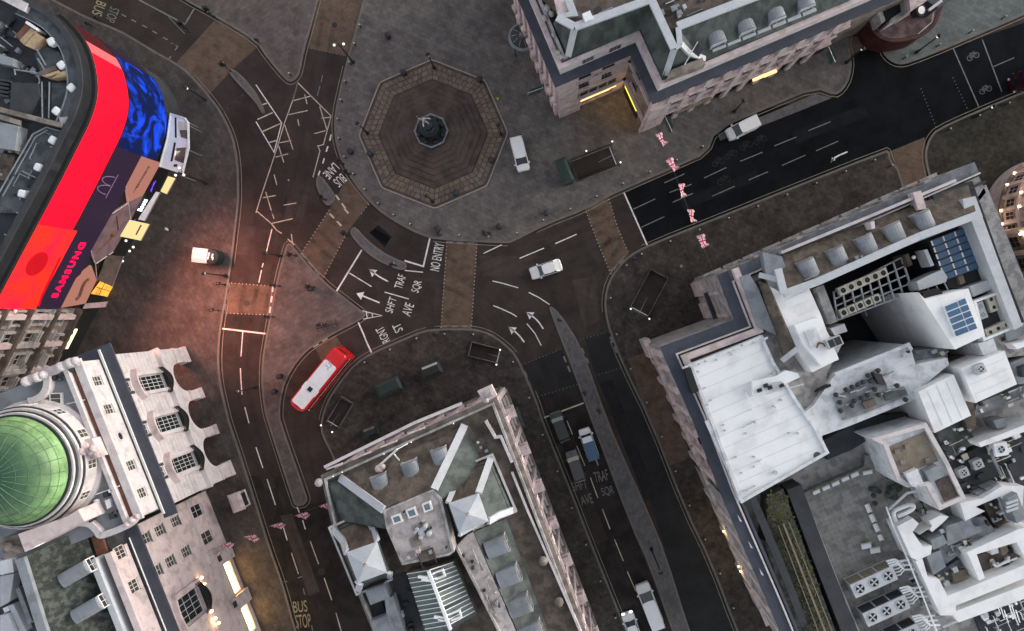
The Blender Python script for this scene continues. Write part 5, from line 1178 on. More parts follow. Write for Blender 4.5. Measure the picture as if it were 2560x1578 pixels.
mb = MB(); u0 = fB.px(*q02(800, 660), .3)[0]; u1 = fB.px(*q02(872, 850), .3)[0]; fB.box(mb, min(u0, u1), max(u0, u1) , 3.6, 4.3, 0, .3); build(mb, 'yellow_fascia', 'yellow_sign', pav)
mb = MB(); fB.box(mb, min(u0, u1) - .2, max(u0, u1) + .3, .2, 3.4, .02, .1); build(mb, 'shop_glazing', 'black_void', pav)
nC = 11
tiers(fC, [fC.L * (i + .5) / nC for i in range(nC)], [(13.2, 1.5, 1.9, 2, 2), (9.0, 1.9, 3.0, 2, 3)], 'stone_pink_lit')
for i in range(nC):
    u = fC.L * (i + .5) / nC
    fC.window(pav, u, 2.2, 3.0, 3.2, 3, 1, d=.1, frame='iron', glass='black_void', name='shop_window')
    mb = MB(); fC.box(mb, u - fC.L / nC / 2 - .4, u - fC.L / nC / 2 + .4, 0, 16.0, 0, .4); build(mb, 'pilaster', 'stone_white' if i % 2 else 'stone_pink_lit', pav)
    mb = MB(); fC.box(mb, u - 1.3, u + 1.3, 10.9, 11.3, 0, .55); build(mb, 'window_hood', 'stone_pink_lit', pav)
nW = 8
tiers(fW, [fW.L * (i + .5) / nW for i in range(nW)], [(13.2, 1.4, 1.9, 2, 2), (9.0, 1.6, 2.6, 2, 3)], 'stone_pink_lit')
for i in range(nW + 1):
    u = max(.5, min(fW.L - .5, fW.L * i / nW)); mb = MB(); fW.box(mb, u - .45, u + .45, 0, 16.0, 0, .5); build(mb, 'pilaster', 'stone_pink_lit', pav)
    mb = MB(); fW.box(mb, u - .7, u + .7, 6.0, 6.6, 0, .8); mb.ball(fW.pt(u, 7.0, .5), .5, 8, 5); build(mb, 'carved_bracket', 'stone_pink_lit', pav)
for f in (fA, fB, fC, fW):
    build(f.box(MB(), 0, f.L, 4.5, 5.0, 0, .4), 'string_course', 'stone_pink_lit', pav); build(f.box(MB(), 0, f.L, 11.5, 11.75, 0, .3), 'string_course', 'stone_pink_lit', pav)
mb = MB(); fA.box(mb, -.1, 3.0, 0, 4.6, .0, .5); fA.box(mb, -.2, 2.6, 4.6, 10.6, 0, .25); build(mb, 'corner_pier', 'stone_pink_lit', pav)
mb = MB(); fC.box(mb, -.1, 2.2, 0, 10.6, .0, .45); build(mb, 'corner_pier', 'stone_pink_lit', pav)
mb = MB()
for k in range(6): fA.box(mb, sA[0] - 1.5 + k * .75, sA[0] - 1.0 + k * .75, 11.75 + .1 * (k % 2), 11.95, .05, .12)
build(mb, 'carved_scrollwork', 'stone_brown', pav)
# lit strips on the long front
for x, y, w_ in ((1290, 775, 5.2), (1800, 548, 3.0), (1720, 592, .5)):
    u, z = fC.px(*q02(x, y), .45); mb = MB(); fC.box(mb, u - w_ / 2, u + w_ / 2, 3.8, 4.15, .4, .75); build(mb, 'fascia_strip', 'fascia_glow' if x > 1700 else 'stone_tan', pav)
u, z = fC.px(*tc(0, 3, 15, 522), .5); mb = MB(); fC.box(mb, u - .9, u + .9, 3.6, 3.95, .4, .8); build(mb, 'fascia_strip', 'fascia_glow', pav)
L = bpy.data.lights.new('shop_light', 'POINT'); L.energy = 55; L.color = (1, .5, .1); L.shadow_soft_size = .4
lo = bpy.data.objects.new('shop_light', L); COL.objects.link(lo); lo.location = fB.pt((u0 + u1) / 2, 3.2, 1.0)
# cornice with lead top, attic, parapet
build(MB().prism(offset(cwc, .3, True), 16.1, 16.5), 'cornice', 'stone_pink_lit', pav)
build(MB().prism(cwc, 16.5, 16.75), 'cornice_lead', 'lead_dark', pav)
at = offset(cwc, 1.15, True); build(MB().prism(at, 16.75, 19.2), 'attic', 'stone_white', pav)
for x, y in ((740, 345), (545, 430)):
    f = Fac(offset(cwc, 1.15, True)[[math.dist(p, cw[0]) for p in cwc].index(min(math.dist(p, cw[0]) for p in cwc))], offset(cwc, 1.15, True)[[math.dist(p, cw[1]) for p in cwc].index(min(math.dist(p, cw[1]) for p in cwc))], (0, 0))
    u, z = f.px(*q02(x, y)); f.window(pav, u, 18.0, 1.5, 1.3, 3, 2, d=.1, frame='stone_grey', glass='black_void')
build(MB().prism(offset(cwc, .95, True), 19.2, 19.4), 'attic_cornice', 'stone_pink_lit', pav)
mb = MB(); mb.strip(offset(cwc, 1.5, True), 0, .14, 19.4, 19.62, closed=True); build(mb, 'coping_edge', 'lead_dark', pav)
mb = MB(); mb.strip(offset(cwc, 1.8, True), 0, .3, 19.4, 19.8, closed=True); build(mb, 'parapet', 'stone_white', pav)
build(MB().prism(offset(cwc, 2.1, True), 19.2, 19.45), 'gutter', 'roof_dark', pav)
zE, zR = 19.8, 23.4
def sl(pts, m, nm='mansard_slope'):
    mb = MB(); quad_slab(mb, [V3(*q02(x, y), z) for x, y, z in pts], .18); return build(mb, nm, m, pav)
build(MB().prism(P([q02(455, 190), q02(1010, -20), q02(1170, 340), q02(1200, 190), q02(1900, -90), (2300, -330), (1250, -260), (1330, -60)], 22.9), 19.4, 23.0), 'flat_roof', 'roof_brown', pav)
sl([(405, 420, zE), (925, 215, zE), (1000, 5, zR), (452, 212, zR)], 'slate_green')
sl([(925, 215, zE), (1082, 560, zE), (1165, 352, zR), (1000, 5, zR)], 'slate_green')
sl([(1110, 540, zE), (1390, 430, zE), (1210, 195, zR), (1172, 352, zR)], 'slate_green')
sl([(1390, 430, zE), (2420, 10, zE), (2240, -215, zR), (1210, 195, zR)], 'slate_green')
sl([(405, 420, zE), (452, 212, zR), (330, 110, zR), (295, 170, zE)], 'slate_green')
mb = MB()
def lead(pts, w=1.0, z=zR + .15):
    mb = MB()
    for i_, (a, b) in enumerate(zip(pts[:-1], pts[1:])): e_ = .012 * i_; mb.bar(V3(*q02(a[0], a[1]), (a[2] if len(a) > 2 else z) + e_), V3(*q02(b[0], b[1]), (b[2] if len(b) > 2 else z) + e_), w, .35)
    build(mb, 'lead_ridge', 'lead_pale', pav)
lead([(325, 125), (450, 195), (1000, -5), (1165, 350)], .85); lead([(1172, 345), (1205, 318, zR + .2), (1195, 200, zR + .2)], .6); lead([(1190, 190, zR + .22), (2300, -235, zR + .22)], .9); lead([(405, 400, zE + .2), (448, 210, zR + .1)], .7); lead([(1105, 535, zE + .2), (1166, 352, zR + .1)], .7); lead([(1385, 425, zE + .3), (1270, 380, 21.5), (1212, 315, zR)], .6)
build(MB().prism(P([q02(1170, 215), q02(1200, 180), q02(1215, 200), q02(1185, 330)], zR), 23, zR + .1), 'shaft', 'black_void', pav)
build(MB().prism(P([q02(505, 100), q02(560, 75), q02(585, 130), q02(525, 155)], 24), 22.9, 24.0), 'roof_box', 'plant_white', pav)
build(MB().prism(P([q02(380, 0), q02(430, -15), q02(478, 115), q02(320, 130), q02(330, 105), q02(410, 85)], 23.4), 22.9, 23.45), 'lead_patch', 'lead_pale', pav)
build(MB().prism(P([q02(300, -10), q02(378, -30), q02(412, 80), q02(330, 110)], 23.1), 22.9, 23.15), 'rose_roof', 'stone_pink_lit', pav)
mb = MB()
for x, y, r_ in ((255, 60, .5), (285, 100, .4), (235, 130, .4), (330, 380, .35), (345, 410, .35), (300, 250, .3)): mb.ball(V3(*q02(x, y), 20), r_, 8, 5)
build(mb, 'carved_finials', 'stone_grey', pav)
aC = math.atan2(fC.n.y, fC.n.x)
for x, y in ((1480, 315), (1690, 230), (1905, 145), (2115, 60)): dormer(pav, W2(*q02(x, y), 21), aC, 1.9, 2.6, 20.2, 1.3, 'lead_grey', 'lead_pale')
for k in range(7):
    x, y = 1490 + 108 * k, 345 - 43 * k; mb = MB(); mb.bar(V3(*q02(x - 50, y + 20), 20.3), V3(*q02(x + 45, y - 18), 20.3), .35, .3); build(mb, 'sill_lead', 'lead_pale', pav)
# gable block behind the flag
build(MB().prism(P([q02(1150, 500), q02(1370, 415), q02(1390, 465), q02(1110, 570)], 20.8), 19.4, 20.8), 'pediment_block', 'stone_brown', pav)
fl = thing('flag', 'dark flag on a white pole above the stepped stone front', 'flag', (*W2(*q02(1235, 475), 20.6), 20.6))
b, tp = V3(*q02(1235, 475), 20.6), V3(*q02(1335, 300), 23.2)
build(MB().tube(b, tp, .06, .04), 'flag_pole', 'bright_cap', fl)
a_ = lerp(b, tp, .95); c_ = lerp(b, tp, .6); mb = MB(); rows = []
for k in range(5):
    f_ = k / 4; rows.append([(a_[0] + .9 * f_, a_[1] - .3 * f_, a_[2] - .9 * f_ + .1 * math.sin(5 * f_)), (c_[0] + .9 * f_, c_[1] - .3 * f_, c_[2] - .9 * f_)])
for k in range(4): mb.face([rows[k][0], rows[k + 1][0], rows[k + 1][1], rows[k][1]]); mb.face([(p[0], p[1], p[2] - .02) for p in (rows[k][1], rows[k + 1][1], rows[k + 1][0], rows[k][0])])
mat('flag_navy', (.03, .03, .05), .8, .3, 3, 9); build(mb, 'flag_cloth', 'flag_navy', fl)
# banner poles over the pavement
mat('banner_green', (.03, .075, .065), .8, .2, 2, 9)
def banner(f, pa, pb, drop, label):
    ua, za = f.px(*pa, .5); a, b = W(*pa, 6.0), W(*pb, 6.0); o = thing('banner', label, 'banner', (a[0], a[1], 4.5))
    build(MB().tube(a, b, .05), 'banner_pole', 'silvered', o)
    mb = MB(); d = Vector(b) - Vector(a); p = Vector(a) + d * .2; q = Vector(a) + d * .95
    mb.hexa([(p.x, p.y, 6 - drop), (q.x, q.y, 6 - drop), (q.x + .03, q.y + .03, 6 - drop), (p.x + .03, p.y + .03, 6 - drop), (p.x + .25, p.y + .45, 5.95), (q.x + .25, q.y + .45, 5.95), (q.x + .28, q.y + .48, 5.95), (p.x + .28, p.y + .48, 5.95)]); build(mb, 'banner_cloth', 'banner_green', o)
banner(fW, q02(225, 630), q02(108, 672), 1.6, 'green banner hanging from a pole at the stepped corner'); banner(fC, q02(1100, 835), q02(1150, 945), 1.6, 'green banner on a pole in front of the long stone front'); banner(fC, tc(0, 3, 435, 335), tc(0, 3, 482, 445), 1.4, 'green banner on a pole near the right end of the stone block')
# round iron and glass porch on the west side
pc = W2(*q02(75, 260), 5); ppo = thing('porch', 'round black iron and glass porch against the west front', 'porch', (pc[0], pc[1], 0))
build(MB().lathe(pc, [(1.75, 4.6), (1.75, 4.9), (1.5, 5.0), (.6, 5.6), (.05, 5.75)], 20), 'porch_roof', 'roof_dark', ppo)
mb = MB(); mb.lathe(pc, [(1.8, 4.55), (1.95, 4.7), (1.8, 4.95)], 24); build(mb, 'porch_rim', 'lead_grey', ppo)
mb = MB()
for k in range(10): a = 2 * math.pi * k / 10; mb.bar((pc[0] + 1.5 * math.cos(a), pc[1] + 1.5 * math.sin(a), 5.06), (pc[0] + .1 * math.cos(a), pc[1] + .1 * math.sin(a), 5.8), .07)
build(mb, 'porch_rib', 'lead_grey', ppo)
for k in range(4): a = math.pi / 4 + math.pi / 2 * k; build(MB().tube((pc[0] + 1.6 * math.cos(a), pc[1] + 1.6 * math.sin(a), 0), (pc[0] + 1.6 * math.cos(a), pc[1] + 1.6 * math.sin(a), 4.6), .08), 'porch_column', 'iron', ppo)
# ------------------------------------------------------------------ red fronted corner building at the top right
rc = thing('corner_building', 'corner building with a curved dark red ground floor at the top right', 'building', (*W2(2260, 10, 4), 0))
mat('red_stone', (.060, .014, .013), .7, .35, .8, 6, stain=(.8, .42, .6)); mat('rose_roof', (.13, .085, .085), .8, .4, .8, 6, stain=(.9, .44, .5))
arc = smooth([(2150, -60), (2168, 45), (2190, 88), (2222, 103), (2262, 101), (2310, 88), (2340, 60), (2350, 25), (2390, -60)], 2)
ap = P(arc, 4.5); poly = ap
build(MB().prism(poly, 0, 4.2), 'shop_front', 'red_stone', rc)
build(MB().prism(offset(ccw(poly), .35, True), 4.2, 4.45), 'shop_roof', 'rose_roof', rc)
mb = MB(); mb.strip(ccw(poly), -.15, .3, 3.9, 4.5, closed=True); build(mb, 'shop_cornice', 'red_stone', rc)
mb = MB(); mb.path([(*W2(x, y, 4.8), 4.8) for x, y in ((2295, 85), (2330, 55), (2335, 20))], .06, 5); build(mb, 'sign_rail', 'stone_pink_lit', rc)
zt2 = 17
def bx(pts, z0, z1, m, nm): return build(MB().prism(P(pts, z1), z0, z1), nm, m, rc)
bx([(2205, -80), (2208, 20), (2216, 55), (2265, 30), (2250, -80)], 4.4, 7, 'black_void', 'recess')
bx([(2192, 25), (2204, 20), (2214, 52), (2204, 58)], 4.4, 7.2, 'stone_grey', 'stone_pier'); bx([(2222, 60), (2275, 30), (2270, 18), (2226, 48)], 4.4, 7.2, 'stone_grey', 'stone_pier'); bx([(2250, -60), (2262, -62), (2276, 28), (2265, 32)], 4.4, 8.2, 'stone_grey', 'stone_pier')
bx([(2266, -60), (2276, 26), (2318, 0), (2340, -40), (2330, -80)], 4.4, 9, 'stone_pink_lit', 'corner_tower')
bx([(2318, 2), (2338, -12), (2420, -60), (2430, -40), (2345, 20)], 4.4, 7.5, 'lead_dark', 'side_roof')
mb = MB(); mb.bar(V3(2322, 26, 8), V3(2354, 2, 8), .35, .3); build(mb, 'side_coping', 'stone_white', rc)
cl = W2(2298, 30, 7); o = MB(); o.tube((cl[0] - .3, cl[1] + .2, 6.4), (cl[0], cl[1], 7.6), .75, n=18); build(o, 'clock_case', 'black_void', rc)
d = (Vector((cl[0], cl[1], 7.6)) - Vector((cl[0] - .3, cl[1] + .2, 6.4))).normalized(); p = Vector((cl[0], cl[1], 7.6))
o = MB(); o.tube(p, p + d * .05, .5, n=18); build(o, 'clock_face', 'bright_cap', rc)
# ------------------------------------------------------------------ large white-roofed block on the right
zD = 17.0
ea_ = thing('theatre_block', 'big pale stone block with white flat roofs and rooftop plant on the right', 'building', (*W2(2050, 1000, zD), 0))
cz = P([(1793, 688), (1836, 799), (1650, 868), (1732, 1052), (1802, 1236), (1920, 1508), (1975, 1640)], zD)   # west outline of the cornice
nE = W2(2437, 405, zD)
fD1, fD2, fD3 = Fac(cz[0], cz[1], (0, 0)), Fac(cz[1], cz[2], (0, 60)), Fac(cz[2], cz[6], (0, 0))
fDN = Fac(cz[0], nE, (0, 60))
def T13(*q): return t(1, 3, *q)
def T23(*q): return t(2, 3, *q)
def BX(q, z0, z1, m, nm, par=None): return build(MB().prism(P(q, z1), z0, z1), nm, m, par or ea_)
# masses around the deep light well
wellN = P(T13((330, 560), (1050, 250), (1450, 95), (1650, 540), (1440, 590), (1080, 600), (1000, 620), (560, 840), (440, 880)), 19)
BXr = lambda pts, z0, z1, m, nm: build(MB().prism(pts, z0, z1), nm, m, ea_)
# north range (street side)
nr = [cz[0], nE, W2(2470, 480, 17), W2(*T13((1450, 95))[0], 19), W2(*T13((1050, 250))[0], 19), W2(*T13((330, 560))[0], 19), W2(*T13((0, 560))[0], 19), cz[1]]
BXr(offset(ccw(nr), .0, True), 0, 16.6, 'stone_grey', 'north_range')
# west range
wr = [cz[1], W2(1900, 760, 17), W2(*T13((330, 560))[0], 19), W2(*T13((440, 880))[0], 19), W2(*T13((600, 950))[0], 19), W2(*T13((480, 1180))[0], 19), W2(2072, 1132, 19), W2(1850, 1262, 17), cz[3], cz[2]]
BXr(wr, 0, 16.6, 'stone_grey', 'west_range')
# east range
er = [W2(*T13((1450, 95))[0], 19), W2(2470, 480, 17), W2(2640, 880, 17), W2(2400, 930, 17), W2(*T13((1345, 1000))[0], 21), W2(*T13((1080, 590))[0], 21)]
BXr([W2(*T13((1450, 95))[0], 19), W2(2470, 460, 17), W2(2640, 880, 17), W2(2480, 900, 17), W2(*T13((1650, 540))[0], 18)], 0, 16.6, 'stone_grey', 'east_range')
# south range with the terrace, lower
BXr([W2(1850, 1262, 13), W2(2072, 1132, 13), W2(*T13((480, 1180))[0], 13), W2(2700, 880, 13), W2(2700, 1700, 13), W2(2010, 1700, 13)], 0, 12.0, 'stone_grey', 'south_range')
BXr([cz[4], W2(1850, 1262, 17), W2(2040, 1720, 17), cz[6]], 0, 16.6, 'stone_grey', 'street_range')
BXr(P([(1990, 700), (2450, 540), (2470, 900), (2060, 960)], 1), 0, .3, 'roof_dark', 'well_floor')
# street fronts
def front(f, u0, u1, us, rows, m, d=-.8):
    holes = []; todo = []
    for u in us:
        for z, w, h, c, r in rows: holes.append((u - w / 2, u + w / 2, z - h / 2, z + h / 2)); todo.append((u, z, w, h, c, r))
    mb = MB(); f.wall(mb, u0, u1, 0, 16.4, holes, .4, d + .42); build(mb, 'wall', m, ea_)
    for u, z, w, h, c, r in todo: f.window(ea_, u, z, w, h, c, r, d=d + .22, frame='stone_pink_lit', glass='glass_dark', sill=d + .7, surround='stone_pink_lit')
R3 = [(13.6, 1.5, 1.9, 2, 2), (10.2, 1.5, 2.2, 2, 3), (6.8, 1.5, 2.2, 2, 3), (2.4, 2.4, 3.4, 2, 1)]
front(fD2, .4, fD2.L - .4, [fD2.L * (i + .5) / 4 for i in range(4)], R3, 'stone_pink_lit')
n3 = 14
front(fD3, .4, fD3.L, [fD3.L * (i + .5) / n3 for i in range(n3)], R3, 'stone_pink_lit')
nn = 12
front(fDN, .4, fDN.L, [fDN.L * (i + .5) / nn for i in range(nn)], R3, 'stone_grey')
uw = fD1.px(*tc(1, 2, 1520, 668), -.4)
front(fD1, .4, fD1.L - .4, [uw[0]], [(11.0, 2.4, 4.6, 3, 3)], 'stone_pink_lit')
for f, n, m in ((fD3, n3, 'stone_pink_lit'), (fDN, nn, 'stone_grey')):
    for i in range(n):
        u = max(.9, f.L * i / n); mb = MB(); f.box(mb, u - .45, u + .45, 0, 16.2, -.4, .1 if i % 2 else .25); build(mb, 'pilaster', m, ea_)
        mb = MB(); u2 = f.L * (i + .5) / n; f.box(mb, u2 - 1.2, u2 + 1.2, 8.3, 8.7, -.4, .45); build(mb, 'window_hood', m, ea_)
mb = MB(); fD1.box(mb, .2, 2.2, 0, 7.0, -.4, .35); fD1.box(mb, fD1.L - 2.4, fD1.L - .2, 0, 4.5, -.4, .3); build(mb, 'corner_pier', 'stone_pink_lit', ea_)
mb = MB(); fD1.box(mb, 2.2, fD1.L - 2.4, 0, 4.0, -.39, -.2); build(mb, 'shop_front', 'black_void', ea_)
mb = MB(); fD1.box(mb, uw[0] - 1.8, uw[0] + 1.8, 7.5, 8.2, -.4, .5); build(mb, 'balcony', 'roof_dark', ea_)
mb = MB(); fD1.box(mb, uw[0] - 1.7, uw[0] - 1.3, 8.2, 14.2, -.4, .05); fD1.box(mb, uw[0] + 1.3, uw[0] + 1.7, 8.2, 14.2, -.4, .05); build(mb, 'window_jamb', 'stone_pink_lit', ea_)
mb = MB(); fD3.box(mb, -.6, 2.0, 0, 5.6, -.4, .5); build(mb, 'corner_pier', 'stone_pink_lit', ea_)
# cornice ribbon with dark lead top
outl = [nE] + cz; sgn = 1 if area(outl + [W2(2500, 1600, 17)]) > 0 else -1
mb = MB(); mb.strip(outl, sgn * .1, sgn * 1.0, 16.3, 16.7); build(mb, 'cornice', 'stone_pink_lit', ea_)
mb = MB(); mb.strip(outl[1:], 0, sgn * 1.35, 16.7, 16.95); build(mb, 'cornice_lead', 'lead_dark', ea_)
mb = MB(); mb.strip(outl[:2], 0, sgn * 1.3, 16.7, 16.93); build(mb, 'cornice_lead', 'lead_mid', ea_)
mb = MB(); mb.strip(outl, sgn * 1.35, sgn * 1.55, 16.7, 17.2); build(mb, 'white_edge', 'stone_white', ea_)
mb = MB(); mb.strip(outl, sgn * 1.55, sgn * 1.75, 16.6, 16.8); build(mb, 'dark_gutter', 'black_void', ea_)
mb = MB(); mb.strip(outl[1:5], sgn * 1.75, sgn * 2.5, 16.6, 17.9); build(mb, 'attic', 'stone_pink_lit', ea_)
mb = MB(); mb.strip(outl[:5], sgn * 2.5, sgn * 2.75, 16.6, 17.5); build(mb, 'parapet', 'roof_dark', ea_)
mb = MB(); mb.strip(outl[4:], sgn * 1.75, sgn * 2.1, 16.6, 17.1); build(mb, 'parapet', 'lead_dark', ea_)
# small white gablets along the dark roof by the street
for x, y in ((1630, 690), (1708, 880), (1786, 1075)):
    a = V3(*tc(2, 2, x - 12, y - 18), 17.2); b = V3(*tc(2, 2, x + 4, y + 28), 17.2); c = V3(*tc(2, 2, x + 20, y + 32), 17.2)
    build(MB().add([a, b, c, (a[0], a[1], 17.5), (b[0], b[1], 17.5), (c[0], c[1], 17.5)], [(2, 1, 0), (3, 4, 5), (0, 1, 4, 3), (1, 2, 5, 4), (2, 0, 3, 5)]), 'white_gablet', 'stone_white', ea_)
mb = MB(); mb.strip(P(t(2, 2, (1560, 520), (1840, 1180), (1960, 1500)), 16.9), sgn * 1.9, sgn * 2.8, 16.6, 16.85); build(mb, 'street_roof', 'roof_dark', ea_)
# white main roof
wroof = [(1722, 912), (1858, 858), (1905, 838), (1935, 905), (1992, 1000), (2040, 1068), (2072, 1132), (1852, 1258), (1800, 1120)]
BX(wroof, 16.6, 18.6, 'roof_white', 'white_roof'); coping('roof_upstand', P(wroof, 18.6), 18.6, 18.85, .35, 'roof_pale', ea_)
mb = MB(); mb.strip(P(t(1, 2, (1225, 1135), (1500, 1035), (1840, 915)), 18.8), .12, -.12, 18.6, 18.8); mb.strip(P(t(2, 2, (1400, 0), (1620, 480)), 18.8), .25, -.25, 18.6, 18.75); mb.strip(P(T13((0, 1320), (260, 1250), (430, 1340), (330, 1430))[:2], 18.8), .05, -.05, 18.6, 18.72); build(mb, 'roof_seam', 'roof_pale', ea_)
mb = MB()
for x, y in t(1, 2, (1340, 1105), (1385, 1085), (1470, 1075), (1560, 1020), (1650, 970), (1580, 1035), (1340, 1160), (1385, 1275), (1430, 1365)) + t(2, 2, (1520, 30), (1530, 70), (1610, 260), (1650, 375), (1690, 500), (1680, 90), (1740, 330)): mb.lathe(W2(x, y, 18.7), [(.1, 18.6), (.1, 18.85)], 7)
o = build(mb, 'roof_outlets', 'plant_grey', ea_); o['kind'] = 'stuff'
mb = MB(); mb.lathe(W2(*T23((355, 250))[0], 18.7), [(.42, 18.6), (.42, 18.66)], 12); build(mb, 'roof_patch', 'slate_green', ea_)
BX(t(1, 2, (1240, 1140), (1285, 1130), (1345, 1300), (1295, 1320)), 17, 18.95, 'black_void', 'roof_hatch')
# pavilion roofs at the corner: lead gutter, pale flat, brown slopes
BX(t(1, 2, (1640, 480), (1705, 455), (1770, 560), (1880, 840), (1905, 900), (1760, 830)), 16.6, 18.2, 'lead_grey', 'lead_flat')
BX(T13((-40, 300), (100, 330), (180, 560), (120, 600), (0, 540)), 16.6, 18.4, 'lead_grey', 'lead_flat')
mb = MB(); quad_slab(mb, [V3(*p, z) for p, z in zip(T13((-75, 510), (0, 545), (190, 985), (110, 1075)), (18.0, 19.6, 19.6, 18.0))], .2); build(mb, 'slate_slope', 'slate_brown', ea_)
mb = MB(); mb.bar(V3(*T13((-65, 465))[0], 19.2), V3(*T13((80, 500))[0], 20), .6, .3); mb.bar(V3(*T13((100, 1080))[0], 19.0), V3(*T13((205, 1000))[0], 20), .6, .3); build(mb, 'lead_hip', 'lead_pale', ea_)
# north mansard with dormers
zr = 20.2
sl_ = [V3(*T13((100, 330))[0], 17.4), V3(*T13((1530, -330))[0], 17.4), V3(*T13((1500, 35))[0], zr), V3(*T13((1090, 175))[0], zr), V3(*T13((125, 600))[0], zr)]
mb = MB(); quad_slab(mb, [V3(*T13((105, 315))[0], 17.4), V3(*T13((1440, -180))[0], 17.4), V3(*T13((1500, 30))[0], zr), V3(*T13((125, 600))[0], zr)], .2); build(mb, 'slate_slope', 'slate_brown', ea_)
mb = MB(); mb.strip(P(T13((95, 305), (740, 40), (1350, -215)), 18), .16, -.16, 16.7, 18.1); build(mb, 'white_coping', 'stone_white', ea_)
mb = MB()
for i_, (a, b) in enumerate((((110, 600), (350, 515)), ((350, 515), (1090, 185)), ((1090, 185), (1510, 30)), ((70, 420), (115, 600)))): mb.bar(V3(*T13(a)[0], zr + .1 + .012 * i_), V3(*T13(b)[0], zr + .1 + .012 * i_), .85, .4)
build(mb, 'lead_ridge', 'lead_pale', ea_)
aN = math.atan2(fDN.n.y, fDN.n.x)
for x, y in ((262, 365), (470, 280), (680, 195), (880, 108), (1090, 22)): dormer(ea_, W2(*T13((x, y))[0], 19), aN, 2.0, 2.6, 17.9, 1.5, 'lead_grey', 'stone_grey')
BX(T13((735, 85), (765, 75), (770, 130), (745, 135)), 17, 19.3, 'stone_white', 'chimney'); BX(T13((340, 330), (400, 310), (410, 340), (350, 355)), 17, 18.6, 'stone_tan', 'chimney')
# deep recess at the north-east corner and its lead roofs
BX(t(0, 3, (1130, 1390), (1470, 1300), (1540, 1512), (1250, 1600)), 16.6, 17.0, 'roof_dark', 'sunk_roof')
mb = MB(); quad_slab(mb, [V3(*p, z) for p, z in zip(t(0, 3, (1180, 1400), (1440, 1330), (1460, 1480), (1230, 1540)), (17.2, 17.2, 18.6, 18.6))], .15); build(mb, 'slate_slope', 'slate_green', ea_)
BX(t(0, 3, (1400, 1430), (1490, 1410), (1545, 1560), (1420, 1560)), 16.6, 19.3, 'lead_pale', 'lead_flat'); BX(T13((1440, 20), (1520, -10), (1830, 830), (1770, 860)), 16.6, 19.2, 'lead_pale', 'east_coping')
BX(t(0, 3, (1040, 1385), (1100, 1370), (1140, 1500), (1080, 1512)), 16.6, 18.3, 'stone_pink_lit', 'chimney')
BX(T13((1500, 60), (1560, 60), (1680, 480), (1600, 500)), 16.6, 18.2, 'roof_pale', 'side_deck')
mb = MB(); mb.strip(P(T13((1530, -60), (1700, 420), (1850, 800)), 19), -.1, -.9, 0, 19.0); build(mb, 'east_wall', 'black_void', ea_)
for x, y in ((1545, 240), (1645, 480)): build(MB().ball(V3(*T13((x, y))[0], 18.5), .26, 8, 5), 'roof_globe', 'bright_cap', ea_)
# pale roof and stair box west of the well
BX(T13((10, 545), (120, 605), (295, 560), (385, 760), (430, 890), (510, 1070), (320, 1165), (205, 1000), (190, 980)), 16.6, 19.4, 'roof_white', 'white_roof')
BX(T13((190, 825), (370, 765), (440, 900), (505, 1075), (385, 1120), (250, 960)), 19.4, 20.3, 'roof_white', 'stair_box')
BX(T13((265, 870), (345, 840), (390, 960), (310, 990)), 20.3, 20.5, 'roof_pale', 'box_lid')
skylight(ea_, T13((415, 935), (515, 895), (545, 960), (445, 1000)), 20.3, 20.9, 'glass_dark', 'plant_grey', cols=2, rows=1)
mb = MB(); mb.path([V3(*T13(p)[0], 20.6) for p in ((350, 990), (365, 950), (400, 960), (410, 980))], .1, 5); build(mb, 'loop_pipe', 'rust', ea_)
BX(T13((-110, 1230), (60, 1190), (130, 1150), (215, 1170), (230, 1200), (60, 1280), (40, 1300), (-110, 1330)), 18.6, 19.4, 'plant_white', 'duct_run'); BX(T13((0, 1260), (50, 1235), (100, 1230), (110, 1270), (40, 1300)), 18.6, 19.6, 'plant_grey', 'duct_box')
mb = MB()
for x, y in ((0, 1280), (-30, 1265), (85, 1265), (-75, 1300)): mb.tube(V3(*T13((x, y))[0], 19.5), V3(*T13((x + 30, y - 12))[0], 19.7), .22, n=8)
build(mb, 'flue', 'iron', ea_)
BX(T13((340, 560), (400, 535), (500, 800), (440, 820)), 12, 17.6, 'roof_grey', 'catwalk'); BX(T13((450, 850), (550, 815), (570, 870), (480, 900)), 5, 16.5, 'roof_pale', 'ledge')
# white plant tower on the far side of the well
tw = T13((1080, 588), (1130, 640), (1290, 600), (1440, 562), (1560, 900), (1345, 1000))
BX(tw, 0, 20.5, 'roof_white', 'plant_tower')
a, b, c, d = [Vector(W2(*p, 20.8)) for p in T13((1265, 690), (1420, 625), (1512, 850), (1350, 912))]
gl_ = build(MB().prism([tuple(v) for v in (a, b, c, d)], 20.5, 20.75), 'roof_glazing', 'plant_white', ea_)
for j in range(5):
    for i, (s0, s1) in enumerate(((.04, .58), (.64, .96))):
        t0, t1 = (j + .1) / 5, (j + .9) / 5
        q = [tuple((a * (1 - s) + b * s) * (1 - k) + (d * (1 - s) + c * s) * k) for s, k in ((s0, t0), (s1, t0), (s1, t1), (s0, t1))]
        build(MB().prism(q, 20.75, 20.82), 'pane', 'glass_blue', gl_)
mb = MB(); mb.prism(P(T13((1115, 590), (1230, 560), (1260, 600), (1130, 645)), 19), 0, 19); build(mb, 'shaft', 'black_void', ea_)
# south wall of the well and the middle roof
mid = T13((480, 1180), (1010, 965), (1030, 1000), (1060, 1105), (1290, 1060), (1300, 1110), (1080, 1290), (1080, 1350), (860, 1440), (560, 1560), (330, 1640), (200, 1500), (330, 1400))
BX(mid, 0, 17.6, 'roof_pale', 'middle_roof')
BX(T13((360, 1290), (450, 1245), (455, 1265), (345, 1310)), 17, 17.75, 'black_void', 'roof_slot')
